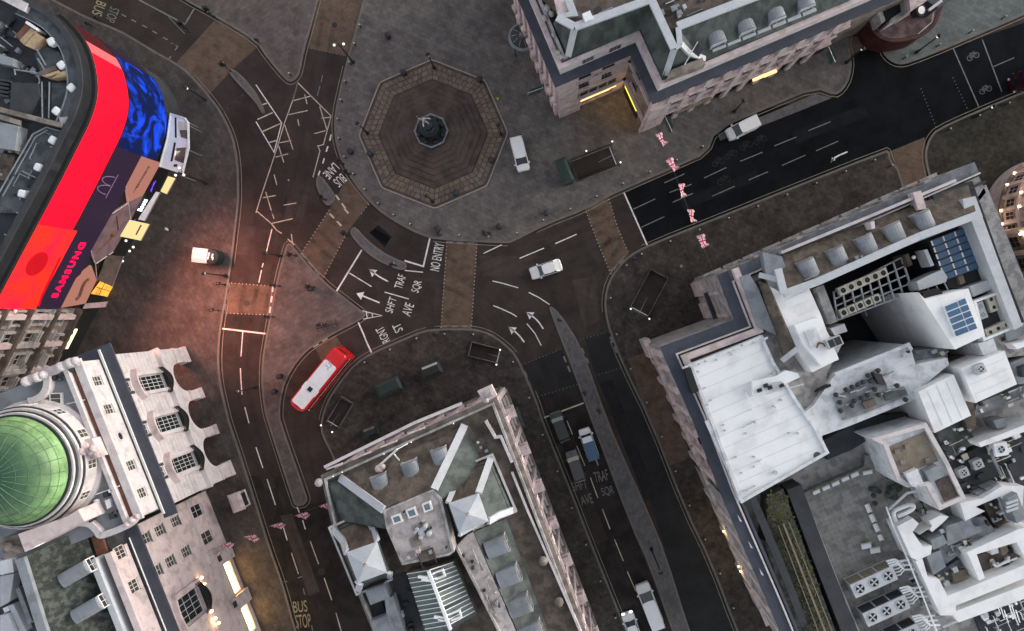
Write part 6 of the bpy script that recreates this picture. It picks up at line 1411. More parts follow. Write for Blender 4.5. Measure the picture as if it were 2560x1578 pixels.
# ------------------------------------------------------------------ rooftop plant: things of their own
def fan_unit(c, ang, L, Wd, z0, h, nf, label, casing='plant_cream', group=None, fr=.42, blades=4, name='fan_unit'):
    o = thing(name, label, 'fan unit', (c[0], c[1], z0), ang, group)
    mb = MB(); mb.box(-L / 2, L / 2, -Wd / 2, Wd / 2, .12, h); mb.box(-L / 2 + .1, -L / 2 + .25, -Wd / 2 + .1, Wd / 2 - .1, 0, .12); mb.box(L / 2 - .25, L / 2 - .1, -Wd / 2 + .1, Wd / 2 - .1, 0, .12)
    cs = build(mb, 'casing', casing, o, local=True)
    for k in range(nf):
        x = -L / 2 + L * (k + .5) / nf
        build(MB().lathe((x, 0), [(fr, h), (fr, h + .07), (fr - .07, h + .07), (fr - .07, h + .005)], 16, cap=False), 'fan_ring', casing, o, local=True)
        w = build(MB().lathe((x, 0), [(fr - .07, h + .004), (.02, h + .006)], 16), 'fan_well', 'black_void', o, local=True)
        mb = MB()
        for q in range(blades):
            a = 2 * math.pi * q / blades + .4; r0, r1 = .08, fr - .1
            pts = [(x + r0 * math.cos(a - .5), r0 * math.sin(a - .5), h + .02), (x + r1 * math.cos(a - .3), r1 * math.sin(a - .3), h + .02), (x + r1 * math.cos(a + .28), r1 * math.sin(a + .28), h + .05), (x + r0 * math.cos(a + .5), r0 * math.sin(a + .5), h + .04)]
            mb.face(pts)
        mb.lathe((x, 0), [(.12, h + .02), (.12, h + .06)], 8); build(mb, 'fan_blades', 'plant_grey' if casing != 'plant_cream' else 'iron', w, local=True)
    return o
aX = math.radians(23.5)   # the block's grid
def row(p0, p1, n, z0, h, L, Wd, word, nf=1, casing='plant_cream', grp=None, fr=.4):
    ords = ['first', 'second', 'third', 'fourth', 'fifth', 'sixth', 'seventh']
    for k in range(n):
        x, y = lerp(p0, p1, k / max(1, n - 1)); fan_unit(W2(x, y, z0 + h), aX, L, Wd, z0, h, nf, '%s cream fan unit from the left in the %s' % (ords[k], word), casing, grp, fr)
# steel gantry in the well that carries the units
gz = 15.2
gan = thing('steel_gantry', 'steel gantry of beams over the dark light well', 'gantry', (*W2(2130, 740, gz), gz - .4))
g0, g1, g2, g3 = [Vector(W2(*p, gz)) for p in T13((470, 590), (960, 340), (1040, 590), (500, 790))]
for k in range(9):
    f_ = k / 8; a = g0.lerp(g1, f_); b = g3.lerp(g2, f_); build(MB().bar((*a, gz), (*b, gz), .16, .3), 'cross_beam', 'plant_grey', gan)
for k in range(5):
    f_ = k / 4; a = g0.lerp(g3, f_); b = g1.lerp(g2, f_); build(MB().bar((*a, gz - .16), (*b, gz - .16), .16, .3), 'long_beam', 'plant_grey', gan)
row(T13((540, 575))[0], T13((828, 450))[0], 6, gz + .2, .9, 1.05, 1.0, 'upper row over the light well', grp='fan units on the gantry')
row(T13((545, 735))[0], T13((780, 635))[0], 5, gz + .2, .9, .95, .95, 'lower row over the light well', grp='fan units on the gantry')
# blue glazed roof
bg_ = thing('glazed_roof', 'blue glazed roof of three columns of panes at the upper right', 'glass roof', (*W2(2390, 630, 17), 16.4))
BX(T13((1150, 190), (1440, 85), (1560, 420), (1640, 540), (1300, 560), (1240, 440)), 0, 16.2, 'roof_dark', 'sunk_deck')
A_, B_, C_, D_ = [Vector(W2(*p, 17.2)) for p in T13((1175, 215), (1425, 115), (1530, 415), (1280, 505))]
build(MB().prism([tuple(v) for v in (A_, B_, C_, D_)], 16.2, 16.95), 'kerb', 'slate_green', bg_)
for j in range(6):
    for i in range(3):
        q = [tuple((A_ * (1 - s) + B_ * s) * (1 - k) + (D_ * (1 - s) + C_ * s) * k) for s, k in (((i + .05) / 3, (j + .1) / 6), ((i + .95) / 3, (j + .1) / 6), ((i + .95) / 3, (j + .9) / 6), ((i + .05) / 3, (j + .9) / 6))]
        build(MB().prism(q, 16.95, 17.05), 'pane', 'glass_blue', bg_)
        e0 = tuple((A_ * (1 - i / 3) + B_ * (i / 3)) * (1 - (j + .1) / 6) + (D_ * (1 - i / 3) + C_ * (i / 3)) * ((j + .1) / 6)); e1 = tuple((A_ * (1 - i / 3) + B_ * (i / 3)) * (1 - (j + .8) / 6) + (D_ * (1 - i / 3) + C_ * (i / 3)) * ((j + .8) / 6))
        build(MB().bar((*e0, 17.1), (*e1, 17.1), .16, .1), 'glazing_bar', 'bright_cap', bg_)
BX(T13((1070, 510), (1170, 460), (1255, 425), (1290, 480), (1280, 515), (1090, 575)), 15, 17.6, 'lead_pale', 'duct_box'); BX(T13((1450, 545), (1610, 490), (1640, 555), (1480, 620)), 15, 17.8, 'lead_pale', 'duct_box')
BX(T13((1120, 285), (1145, 280), (1195, 395), (1170, 405)), 15, 17.3, 'lead_pale', 'duct_box'); BX(T13((1365, 475), (1400, 460), (1420, 520), (1385, 535)), 15, 16.8, 'stone_tan', 'roof_box'); BX(T13((985, 320), (1010, 310), (1040, 390), (1010, 405)), 13, 16.4, 'roof_brown', 'roof_box')
build(MB().ball(V3(*T13((1048, 338))[0], 16.5), .25, 8, 5), 'roof_globe', 'bright_cap', ea_)
mb = MB()
for k in range(3): mb.strip(P(T13((1150 + 60 * k, 560 - 20 * k), (1180 + 60 * k, 620 - 20 * k)), 17.2), .05, -.05, 17.0, 17.2)
build(mb, 'roof_frame', 'plant_grey', ea_)
# condenser tray
tray = T13((1480, 650), (1722, 560), (1832, 822), (1552, 942))
BX(tray, 14, 17.2, 'roof_dark', 'plant_tray'); coping('tray_wall', P(tray, 18.4), 17.2, 18.4, .28, 'plant_white', ea_)
for i, (x, y, nf, lab, an_) in enumerate(((1535, 720, 2, 'leftmost twin fan condenser in the walled tray', 110), (1612, 668, 2, 'middle twin fan condenser in the walled tray', 110), (1690, 630, 2, 'twin fan condenser at the top right corner of the tray', 110), (1738, 725, 1, 'single fan condenser at the right side of the tray', 20), (1712, 822, 1, 'single fan condenser at the lower right of the tray', 20), (1625, 862, 2, 'twin fan condenser along the lower wall of the tray', 25))):
    fan_unit(W2(*T13((x, y))[0], 18), math.radians(an_), 1.0 * nf if nf == 2 else 1.2, .95, 17.2, .85, nf, lab, 'plant_grey' if i in (0,) else 'plant_cream', 'condensers in the tray', .3)
# white boxes and other roofs further right
for q, z1, m, nm in (([(1390, 1135), (1700, 1010), (1790, 1250), (1492, 1385)], 19.5, 'roof_white', 'white_roof_box'), ([(1080, 1305), (1335, 1180), (1460, 1475), (1200, 1600)], 19.0, 'roof_white', 'white_roof_box'), ([(1290, 1090), (1420, 1040), (1390, 1140), (1480, 1390), (1500, 1560), (1440, 1600), (1330, 1180)], 15.0, 'roof_brown', 'valley_roof'),
                     ([(1510, 960), (1620, 920), (1650, 1010), (1550, 1045)], 18.3, 'roof_pale', 'roof_box'), ([(1620, 910), (1840, 820), (1900, 1000), (1720, 1010), (1660, 1010)], 16.0, 'roof_dark', 'roof_strip'), ([(1740, 1100), (1860, 1050), (1900, 1240), (1800, 1250)], 17, 'lead_grey', 'roof_box'), ([(1500, 1390), (1880, 1240), (1900, 1330), (1480, 1480)], 14.5, 'roof_grey', 'roof_strip'), ([(1040, 1010), (1290, 980), (1290, 1060), (1060, 1105)], 15.5, 'roof_grey', 'roof_strip')):
    BX(T13(*q), 10, z1, m, nm)
fan_unit(W2(*T13((1520, 1140))[0], 20), aX, 1.1, 1.1, 19.5, .8, 1, 'small roof fan on the right white roof box', 'plant_grey', fr=.4)
mb = MB(); mb.strip(P(T13((1030, 1005), (1010, 965), (480, 1180)), 17.9), .2, -.2, 17.6, 18.0); build(mb, 'roof_edge', 'roof_pale', ea_)
BX(T13((1700, 860), (1800, 820), (1835, 900), (1720, 945)), 14, 17.0, 'lead_grey', 'roof_box'); BX(T13((1820, 1130), (1900, 1100), (1900, 1180), (1835, 1200)), 15, 18, 'roof_dark', 'roof_box'); BX(T13((1760, 960), (1900, 930), (1900, 960), (1790, 1000)), 15, 18.4, 'plant_white', 'duct_run')
# field of round vents over green decks
BX(T13((470, 1350), (750, 1215), (850, 1245), (860, 1290), (980, 1265), (1010, 1330), (700, 1460), (540, 1512)), 17.6, 17.8, 'roof_grey', 'vent_deck')
for i, (x, y) in enumerate(((793, 1152), (722, 1187), (740, 1227), (606, 1270), (563, 1290), (490, 1327), (930, 1260), (770, 1287), (718, 1330), (797, 1327), (676, 1352), (623, 1372), (605, 1405), (518, 1382), (522, 1442), (992, 1362), (685, 1235), (648, 1255))):
    c = W2(*T13((x, y))[0], 18.4); o = thing('vent_cowl', 'black round vent cowl on the green vent deck of the middle roof', 'vent', (c[0], c[1], 17.6), 0, 'black vent cowls')
    build(MB().lathe((0, 0), [(.16, 0), (.16, .6)], 8), 'stem', 'plant_grey', o, local=True); build(MB().lathe((0, 0), [(.28, .55), (.3, .8), (.22, .9), (.05, .93)], 10), 'cowl', 'iron', o, local=True)
mb = MB()
for a, b in (((500, 1330), (560, 1340)), ((590, 1310), (650, 1290)), ((640, 1300), (700, 1270)), ((700, 1310), (770, 1285)), ((560, 1400), (640, 1380)), ((800, 1330), (880, 1290))): mb.path([V3(*T13(a)[0], 17.95), V3(*T13(b)[0], 17.95)], .1, 6)
build(mb, 'roof_pipe', 'lead_pale', ea_)
BX(T13((760, 1170), (815, 1175), (855, 1260), (800, 1250)), 17.6, 18.6, 'roof_dark', 'plant_box'); BX(T13((680, 1380), (760, 1350), (785, 1400), (700, 1430)), 17.6, 18.2, 'roof_brown', 'plant_box'); BX(T13((830, 1310), (990, 1290), (1000, 1320), (850, 1370)), 17.6, 18.1, 'slate_green', 'plant_box')
# ------------------------------------------------------------------ tower, terrace and plant at the lower right
BX(T23((390, 145), (720, -30), (1060, -60), (1150, 30), (740, 125), (610, 205), (430, 280)), 0, 13.5, 'roof_dark', 'service_well')
tow = T23((745, 130), (1140, 15), (1300, 300), (1425, 560), (1235, 645), (1140, 470), (1000, 480), (930, 430), (830, 175))
BX(tow, 0, 19, 'roof_pale', 'lift_tower'); coping('tower_parapet', P(tow, 19.6), 19, 19.6, .5, 'stone_white', ea_)
BX(T23((870, 190), (1130, 80), (1225, 290), (950, 390)), 19, 19.15, 'stone_tan', 'gravel_roof'); BX(T23((1205, 435), (1300, 395), (1370, 555), (1275, 590)), 19, 19.2, 'roof_brown', 'gravel_roof')
BX(T23((990, 385), (1075, 345), (1120, 450), (1060, 470), (1090, 490), (1030, 465)), 19, 20, 'roof_pale', 'roof_box'); BX(T23((1130, 365), (1220, 320), (1260, 400), (1170, 445)), 19, 20.2, 'lead_grey', 'roof_box')
for x, y in ((930, 222), (1005, 188), (970, 300), (1150, 290)): BX(T23((x - 18, y - 14), (x + 16, y - 20), (x + 20, y + 12), (x - 12, y + 18)), 19.1, 19.5, 'stone_brown', 'roof_box')
# paved terrace with white loungers-like benches
mat('terrace_slabs', (.25, .24, .225), .8, .2, .8, 6, stain=(.9, .42, .7))
def slab_grid():
    m = MAT['terrace_slabs']; n = m.node_tree.nodes; l = m.node_tree.links; b = n['Principled BSDF']; old = b.inputs['Base Color'].links[0].from_socket
    tcn = n.new('ShaderNodeTexCoord'); mp = n.new('ShaderNodeMapping'); mp.inputs['Rotation'].default_value[2] = -aX; l.new(tcn.outputs['Object'], mp.inputs[0])
    br = n.new('ShaderNodeTexBrick'); br.offset = 0; br.inputs['Scale'].default_value = 1.6; br.inputs['Mortar Size'].default_value = .03; br.inputs['Color1'].default_value = (1, 1, 1, 1); br.inputs['Color2'].default_value = (.9, .9, .9, 1); br.inputs['Mortar'].default_value = (.5, .5, .5, 1); br.inputs['Brick Width'].default_value = 1; br.inputs['Row Height'].default_value = 1
    l.new(mp.outputs[0], br.inputs[0]); mx = n.new('ShaderNodeMix'); mx.data_type = 'RGBA'; mx.blend_type = 'MULTIPLY'; mx.inputs[0].default_value = .8; l.new(old, mx.inputs[6]); l.new(br.outputs[0], mx.inputs[7]); l.new(mx.outputs[2], b.inputs['Base Color'])
slab_grid()
zT = 13.0
BX(T23((255, 520), (690, 330), (700, 250), (800, 240), (850, 420), (940, 430), (1000, 480), (1140, 470), (1240, 650), (1080, 760), (1000, 980), (880, 1000), (900, 1600), (680, 1600), (480, 1100)), 11, zT, 'terrace_slabs', 'terrace')
mb = MB(); mb.strip(P(T23((255, 520), (480, 1100), (690, 1600)), zT + .9), .08, -.08, zT, zT + .9); build(mb, 'terrace_rail', 'lead_pale', ea_)
bl = ['first bench from the left in the row under the white roof edge', 'second bench from the left in the row under the white roof edge', 'third bench from the left in the row under the white roof edge', 'fourth bench from the left in the row under the white roof edge', 'last and widest bench in the row under the white roof edge', 'topmost bench in the column at the right of the terrace', 'second bench down in the column at the right of the terrace', 'third bench down in the column at the right of the terrace', 'lowest short bench in the column at the right of the terrace', 'left bench of the pair low on the terrace', 'right bench of the pair low on the terrace']
def bench(px, py, ang, L, lab, wd=.62):
    c = W2(*T23((px, py))[0], zT + .45); o = thing('terrace_bench', 'white ' + lab, 'bench', (c[0], c[1], zT), math.radians(ang), 'white terrace benches')
    s = build(MB().box(-L / 2, L / 2, -wd / 2, wd / 2, .30, .42), 'seat', 'plant_white', o, local=True); bv = s.modifiers.new('round', 'BEVEL'); bv.width = .05; bv.segments = 2
    build(MB().box(-L / 2, L / 2, wd / 2 - .1, wd / 2, .42, .62), 'backrest', 'plant_cream', o, local=True)
    for s_ in (-1, 1): build(MB().box(s_ * (L / 2 - .25) - .1, s_ * (L / 2 - .25) + .1, -wd / 2 + .08, wd / 2 - .08, 0, .30), 'leg', 'plant_cream', o, local=True)
for i, (x, y, a, L) in enumerate(((348, 512, 24, 1.2), (418, 482, 24, 1.25), (487, 452, 24, 1.25), (557, 418, 24, 1.25), (718, 372, 12, 1.5), (722, 630, -68, 1.4), (752, 702, -64, 1.3), (780, 770, -66, 1.35), (810, 842, -68, 1.0), (708, 900, 12, 1.6), (772, 932, 10, 1.6))): bench(x, y, a, L * .78, bl[i], .55 if i not in (9, 10) else .75)
bench(625, 388, 24, 1.0, 'bench beside the widest bench in the row under the white roof edge')
mb = MB()
for x, y in ((770, 490), (760, 540), (770, 595), (740, 490), (800, 510)): mb.lathe(W2(*T23((x, y))[0], zT + .3), [(.22, zT), (.3, zT + .35), (.25, zT + .45)], 8)
build(mb, 'planter_pots', 'roof_dark', ea_)
for x, y, r_ in ((770, 495, .4), (890, 500, .7), (870, 530, .5), (930, 480, .6), (905, 545, .5)): build(MB().ball(V3(*T23((x, y))[0], zT + .5), r_, 9, 6), 'terrace_shrub', 'slate_moss', ea_)
# big three-fan chillers
for i, (x, y) in enumerate(((768, 1165), (858, 1372), (945, 1580))):
    o = fan_unit(W2(*T23((x, y))[0], zT + 2.6), math.radians(24.5), 5.6, 1.75, zT, 2.4, 3, ['grey three fan chiller highest on the terrace', 'grey three fan chiller below the first on the terrace', 'grey three fan chiller cut by the bottom edge'][i], 'lead_pale', 'three fan chillers', .62, 4, 'chiller')
    for k in range(3): build(MB().box(-2.8 + 1.87 * k + .1, -2.8 + 1.87 * (k + 1) - .1, .876, .89, .5, 2.2), 'coil_panel', 'stone_tan' if i == 0 else 'roof_dark', o, local=True)
    for k in range(4):
        yy = -.6 + .4 * k; build(MB().path([(2.8, yy, 1.9), (3.4, yy, 2.2), (3.6 + .25 * k, yy + .2, 2.2), (4.2, yy + .3, 2.1)], .09, 6), 'chiller_pipe', 'plant_white', o, local=True)
# white pipe rack and plant beyond
ww = lambda q, z0, z1, m, nm: BX(T23(*q), z0, z1, m, nm)
ww([(930, 760), (1040, 700), (1085, 740), (1040, 800), (1115, 910), (1180, 900), (1170, 960), (1075, 1004), (1030, 985)], 12, 16.2, 'roof_white', 'white_deck')
ww([(1060, 1010), (1110, 990), (1150, 1130), (1230, 1140), (1290, 1260), (1840, 1040), (1900, 1020), (1900, 1110), (1350, 1330), (1350, 1370), (1240, 1400)], 12, 16.15, 'roof_white', 'white_deck')
ww([(1240, 1400), (1350, 1370), (1900, 1160), (1900, 1260), (1370, 1450), (1330, 1400)], 12, 15.8, 'roof_white', 'white_deck')
ww([(1090, 820), (1160, 770), (1180, 800), (1250, 740), (1300, 690), (1240, 680), (1160, 720), (1180, 760)], 13, 15.5, 'roof_white', 'duct_run')
ww([(1430, 945), (1800, 780), (1900, 760), (1900, 840), (1500, 960), (1560, 1130), (1520, 1150)], 13, 16.6, 'roof_white', 'white_deck')
ww([(1230, 790), (1450, 700), (1560, 690), (1640, 800), (1430, 920), (1280, 1030), (1160, 900)], 12, 14.8, 'roof_grey', 'plant_deck')
ww([(1280, 760), (1450, 700), (1480, 760), (1540, 760), (1530, 800), (1290, 900)], 13, 15.6, 'lead_grey', 'duct_box'); ww([(1170, 860), (1260, 820), (1290, 880), (1190, 930)], 13, 15.8, 'lead_grey', 'duct_box'); ww([(1140, 970), (1240, 930), (1280, 1050), (1190, 1110)], 13, 15.4, 'lead_grey', 'duct_box')
ww([(1210, 1100), (1430, 960), (1510, 1150), (1285, 1250)], 12, 13.6, 'roof_grey', 'sunk_plant'); ww([(1320, 1090), (1420, 1070), (1440, 1130), (1340, 1170)], 13, 14.4, 'stone_tan', 'plant_box'); ww([(1510, 970), (1830, 840), (1840, 960), (1570, 1130)], 12, 14.0, 'roof_brown', 'sunk_plant')
ww([(1600, 930), (1650, 905), (1660, 950), (1610, 965)], 13, 15, 'plant_white', 'plant_box'); ww([(1660, 890), (1710, 870), (1730, 940), (1690, 970)], 13, 15.2, 'stone_tan', 'plant_box'); ww([(1780, 860), (1900, 820), (1900, 980), (1850, 990)], 13, 16.4, 'roof_white', 'white_deck')
mb = MB(); mb.path([V3(*T23(p)[0], 15) for p in ((1620, 1030), (1640, 1050), (1730, 1000), (1730, 975))], .16, 6); mb.path([V3(*T23(p)[0], 15) for p in ((1640, 1050), (1790, 985))], .12, 6); build(mb, 'bent_duct', 'plant_white', ea_)
ww([(1380, 590), (1540, 560), (1680, 470), (1840, 470), (1820, 740), (1780, 750), (1680, 540), (1490, 620), (1560, 650), (1420, 720)], 13, 16.0, 'roof_white', 'white_deck'); ww([(1550, 600), (1650, 550), (1740, 740), (1640, 790)], 12, 14, 'roof_brown', 'sunk_plant'); ww([(1720, 560), (1790, 520), (1860, 700), (1790, 740)], 15, 17, 'lead_grey', 'plant_box')
mb = MB()
for k in range(3): mb.add(*(lambda q: (q.v, q.f))(MB().prism(P(T23((1715, 590 + 28 * k), (1800, 560 + 28 * k), (1800, 578 + 28 * k), (1720, 606 + 28 * k)), 17.3), 17, 17.3)))
build(mb, 'louvre', 'lead_pale', ea_)
for x0, y0 in ((850, 1010), (945, 1205), (1035, 1410)):
    for k in range(3): build(MB().path([V3(*T23((x0 + 10 * k, y0 + 18 * k))[0], 15.2), V3(*T23((x0 + 60 + 10 * k, y0 - 14 + 14 * k))[0], 15.4), V3(*T23((x0 + 90 + 20 * k, y0 + 30 * k))[0], 15.2), V3(*T23((x0 + 165 + 18 * k, y0 - 10 + 34 * k))[0], 15.2)], .12, 6), 'riser_pipe', 'plant_white', ea_)
for k in range(6):
    x, y = 960 + 45 * k, 1040 + 100 * k
    build(MB().path([V3(*T23((x, y))[0], 14.6), V3(*T23((x + 90, y - 40))[0], 14.6)], .2, 6), 'header_pipe', 'steel', ea_)
build(MB().path([V3(*T23(p)[0], 15.8) for p in ((850, 620), (900, 760), (985, 950), (1100, 1230), (1230, 1560))], .1, 6), 'rack_rail', 'plant_white', ea_)
build(MB().path([V3(*T23(p)[0], 14.6) for p in ((870, 640), (1000, 520), (1150, 490))], .16, 6), 'duct_run', 'plant_white', ea_)
build(MB().path([V3(*T23(p)[0], 15) for p in smooth([(930, 750), (895, 660), (920, 640), (1020, 600), (1050, 610), (1040, 640), (930, 690)], 2)], .26, 8), 'looped_duct', 'plant_white', ea_)
for k in range(5): x, y = 1250 + 120 * k, 1480 - 50 * k; build(MB().path([V3(*T23((x, y))[0], 14.5), V3(*T23((x + 110, y - 48))[0], 14.5)], .28, 6), 'pipe_section', 'plant_white' if k % 2 else 'lead_pale', ea_)
for k in range(6): x, y = 1640 + 28 * k, 1300 + 30 * (k % 3); build(MB().path([V3(*T23((x, y))[0], 15), V3(*T23((x + 30, y + 90))[0], 15)], .07, 5), 'thin_pipe', 'plant_white', ea_)
ww([(1480, 1390), (1900, 1230), (1900, 1600), (1560, 1600)], 11, 12.6, 'roof_dark', 'sunk_plant'); ww([(1310, 290), (1490, 200), (1840, 60), (1900, 50), (1900, 480), (1420, 560)], 11, 13.4, 'roof_dark', 'plant_deck')
ww([(1510, 160), (1900, 10), (1900, 60), (1530, 190)], 12, 16.6, 'roof_white', 'duct_run'); ww([(1200, 60), (1380, -10), (1500, 140), (1300, 300)], 10, 14.2, 'slate_green', 'plant_deck'); ww([(1620, 0), (1700, -20), (1720, 40), (1650, 60)], 13, 15.4, 'lead_grey', 'plant_box')
fan_unit(W2(*T23((1425, 380))[0], 15), aX, 1.2, 1.1, 13.4, 1.1, 1, 'grey fan unit left of its twin beside the lift tower', 'plant_grey', 'units by the lift tower', .42); fan_unit(W2(*T23((1530, 320))[0], 15), aX, 1.2, 1.1, 13.4, 1.1, 1, 'grey fan unit right of its twin beside the lift tower', 'plant_grey', 'units by the lift tower', .42)
o = fan_unit(W2(*T23((1705, 215))[0], 16), math.radians(10), 1.6, 1.6, 13.4, 1.8, 1, 'white square fan unit with round grille by the curved pipe', 'plant_white', None, .5)
build(MB().path([V3(*T23(p)[0], 14.6) for p in smooth([(1625, 190), (1600, 230), (1640, 320), (1680, 400)], 2)], .2, 6), 'curved_duct', 'lead_grey', ea_)
ww([(1490, 520), (1540, 495), (1560, 520), (1510, 545)], 13, 15, 'lead_grey', 'plant_box'); ww([(1560, 490), (1660, 450), (1675, 470), (1580, 520)], 13, 15.2, 'lead_grey', 'plant_box')
# mossy strip roof with rails between the street range and the terrace
ww([(0, 540), (110, 490), (185, 700), (520, 1600), (240, 1600), (60, 1120), (-20, 900)], 12, 15.2, 'slate_moss', 'moss_roof')
mat('moss', (.105, .095, .038), .95, .5, 2.2, 9, bump=.6); rnd = random.Random(5); mb = MB()
for k in range(1700):
    f_ = rnd.random(); x = -10 + f_ * 360 + rnd.uniform(-30, 140); y = 540 + f_ * 1040 + rnd.uniform(-60, 60)
    if rnd.random() < .45 * f_: continue
    p = V3(*T23((x, y))[0], 15.2); s = rnd.uniform(.05, .19); a = rnd.uniform(0, 6.28); dz_ = rnd.uniform(.02, .16)
    mb.face([(p[0] + s * math.cos(a), p[1] + s * math.sin(a), 15.2 + dz_ * .6), (p[0] + s * math.cos(a + 2.1), p[1] + s * math.sin(a + 2.1), 15.22), (p[0] + s * math.cos(a + 4.2), p[1] + s * math.sin(a + 4.2), 15.2 + dz_)])
o = build(mb, 'moss_tufts', 'moss', ea_); o['kind'] = 'stuff'
for p in (((110, 740), (420, 1540)), ((150, 730), (470, 1540)), ((75, 760), (370, 1540))): build(MB().bar(V3(*T23(p[0])[0], 15.7), V3(*T23(p[1])[0], 15.7), .22 if p[0][0] == 110 else .1, .2), 'roof_rail', 'stone_tan', ea_)
mb = MB(); mb.strip(P(T23((190, 480), (370, 960), (620, 1600)), 15.5), .9, -.9, 12, 15.4); build(mb, 'dark_walkway', 'roof_dark', ea_)
ww([(-60, 860), (10, 860), (250, 1600), (140, 1600)], 12, 15.0, 'lead_dark', 'slate_strip')
# yellow wall lamps on the street front
for x, y in ((1520, 790), (1640, 1075), (1625, 1040)):
    u, z = fD3.px(*tc(2, 2, x, y), .3); o = build(MB().ball(fD3.pt(u, 4.2, .35), .09, 8, 5), 'wall_lamp', 'warm_bulb', ea_)
for x, y in ((1520, 790), (1640, 1075)):
    u, z = fD3.px(*tc(2, 2, x, y), .3); L = bpy.data.lights.new('wall_lamp_light', 'POINT'); L.energy = 34; L.color = (1, .72, .22); L.shadow_soft_size = .2
    lo = bpy.data.objects.new('wall_lamp_light', L); COL.objects.link(lo); lo.location = fD3.pt(u, 3.9, .9)
# ------------------------------------------------------------------ rounded, lamp-lit stone building at the right edge
rg = thing('lamplit_building', 'rounded pink stone building hung with warm lamps at the right edge', 'building', (*W2(2600, 500, 8), 0))
gc = W2(2600, 545); gr = 8.2
gp = [(gc[0] + gr * math.cos(a), gc[1] + gr * math.sin(a)) for a in [math.radians(100 + 100 * k / 24) for k in range(25)]]
gp = [W2(2760, 395)] + gp + [W2(2600, 900), W2(2900, 1000), W2(2900, 395)]
build(MB().prism(gp, 0, 20), 'body', 'stone_pink_lit', rg)
for z, m in ((4.6, 'stone_brown'), (8.6, 'stone_pink_lit'), (12.6, 'stone_pink_lit'), (16.4, 'stone_white')):
    mb = MB(); mb.strip(ccw(gp), -.45, .2, z, z + .5, closed=True); build(mb, 'string_course', m, rg)
for k, a in enumerate(range(112, 200, 12)):
    A = math.radians(a); q = Fac((gc[0] + gr * math.cos(A - .07), gc[1] + gr * math.sin(A - .07)), (gc[0] + gr * math.cos(A + .07), gc[1] + gr * math.sin(A + .07)), (gc[0] + 30 * math.cos(A), gc[1] + 30 * math.sin(A)))
    for z in (6.7, 10.7, 14.6): q.window(rg, q.L / 2, z, 1.1, 1.9, 2, 2, d=.16, frame='stone_pink_lit', glass='black_void')
    mb = MB(); A2 = A + math.radians(6); p_ = (gc[0] + (gr + .15) * math.cos(A2), gc[1] + (gr + .15) * math.sin(A2)); mb.obox(p_, A2, .5, .45, 5.1, 16.4); build(mb, 'pilaster', 'stone_pink_lit', rg)
    for z in (5.3, 9.3, 13.3):
        if (k + int(z)) % 3: build(MB().ball((gc[0] + (gr + .5) * math.cos(A2), gc[1] + (gr + .5) * math.sin(A2), z), .12, 7, 4), 'string_lamp', 'warm_bulb', rg)
fG = Fac(W2(2462, 590), W2(2570, 850), (0, 0))
for k in range(5):
    for z in (6.7, 10.7, 14.6): fG.window(rg, 1.5 + 3.0 * k, z, 1.5, 2.0, 2, 2, d=.5, frame='stone_brown', glass='black_void')
    build(MB().ball(fG.pt(.4 + 3 * k, 9.2, .9), .16, 7, 4), 'string_lamp', 'warm_bulb', rg)
    mb = MB(); fG.box(mb, 3.0 * k - .3, 3.0 * k + .3, 4.6, 16.4, 0, .6); build(mb, 'pilaster', 'stone_pink_lit', rg)
mb = MB(); fG.box(mb, 0, 15, 0, 16.4, -4, .4); build(mb, 'flank_wall', 'stone_brown', rg)
for a_, z_ in ((130, 6.4), (160, 10.4), (185, 6.4)):
    L = bpy.data.lights.new('string_lamp_light', 'POINT'); L.energy = 45; L.color = (1, .72, .5); L.shadow_soft_size = .3
    lo = bpy.data.objects.new('string_lamp_light', L); COL.objects.link(lo); lo.location = (gc[0] + (gr + 2.0) * math.cos(math.radians(a_)), gc[1] + (gr + 2.0) * math.sin(math.radians(a_)), z_)
# ------------------------------------------------------------------ small rooftop clutter: pipes, boxes, cowls, cable trays
def inside(p, poly):
    c = False; n = len(poly)
    for i in range(n):
        a, b = poly[i], poly[(i + 1) % n]
        if (a[1] > p[1]) != (b[1] > p[1]) and p[0] < (b[0] - a[0]) * (p[1] - a[1]) / (b[1] - a[1]) + a[0]: c = not c
    return c
crnd = random.Random(11)
def clutter(parent, pts, z, n, mats, smin=.15, smax=.6, ang=None, pipes=.35):
    poly = P(pts, z); xs = [p[0] for p in poly]; ys = [p[1] for p in poly]; k = 0; tries = 0; ang = aX if ang is None else ang
    while k < n and tries < n * 30:
        tries += 1; p = (crnd.uniform(min(xs), max(xs)), crnd.uniform(min(ys), max(ys)))
        if not inside(p, poly): continue
        a = ang + crnd.choice((0, math.pi / 2)) + crnd.uniform(-.04, .04); m = crnd.choice(mats); r = crnd.random(); k += 1
        if r < pipes:
            L_ = crnd.uniform(.8, 2.6); q = (p[0] + L_ * math.cos(a), p[1] + L_ * math.sin(a))
            if inside(q, poly): build(MB().path([(*p, z), (*p, z + .3), (*q, z + .3), (*q, z)], crnd.uniform(.04, .09), 5), 'pipe_run', m, parent)
        elif r < .82:
            sx, sy = crnd.uniform(smin, smax), crnd.uniform(smin, smax); h = crnd.uniform(.15, .8); mb = MB().obox(p, a, sx, sy, z, z + h); mb.obox(p, a, sx + .08, sy + .08, z + h, z + h + .05); build(mb, 'service_box', m, parent)
        else: build(MB().lathe(p, [(.1, z), (.1, z + .4), (.18, z + .42), (.18, z + .55), (.03, z + .6)], 8), 'vent_cap', m, parent)
MX = ['plant_white', 'plant_grey', 'lead_grey', 'roof_dark', 'plant_cream']; DK = ['roof_dark', 'lead_grey', 'iron', 'plant_grey']
clutter(ea_, wroof, 18.6, 16, ['plant_grey', 'lead_pale', 'plant_white'], .1, .35, pipes=.2)
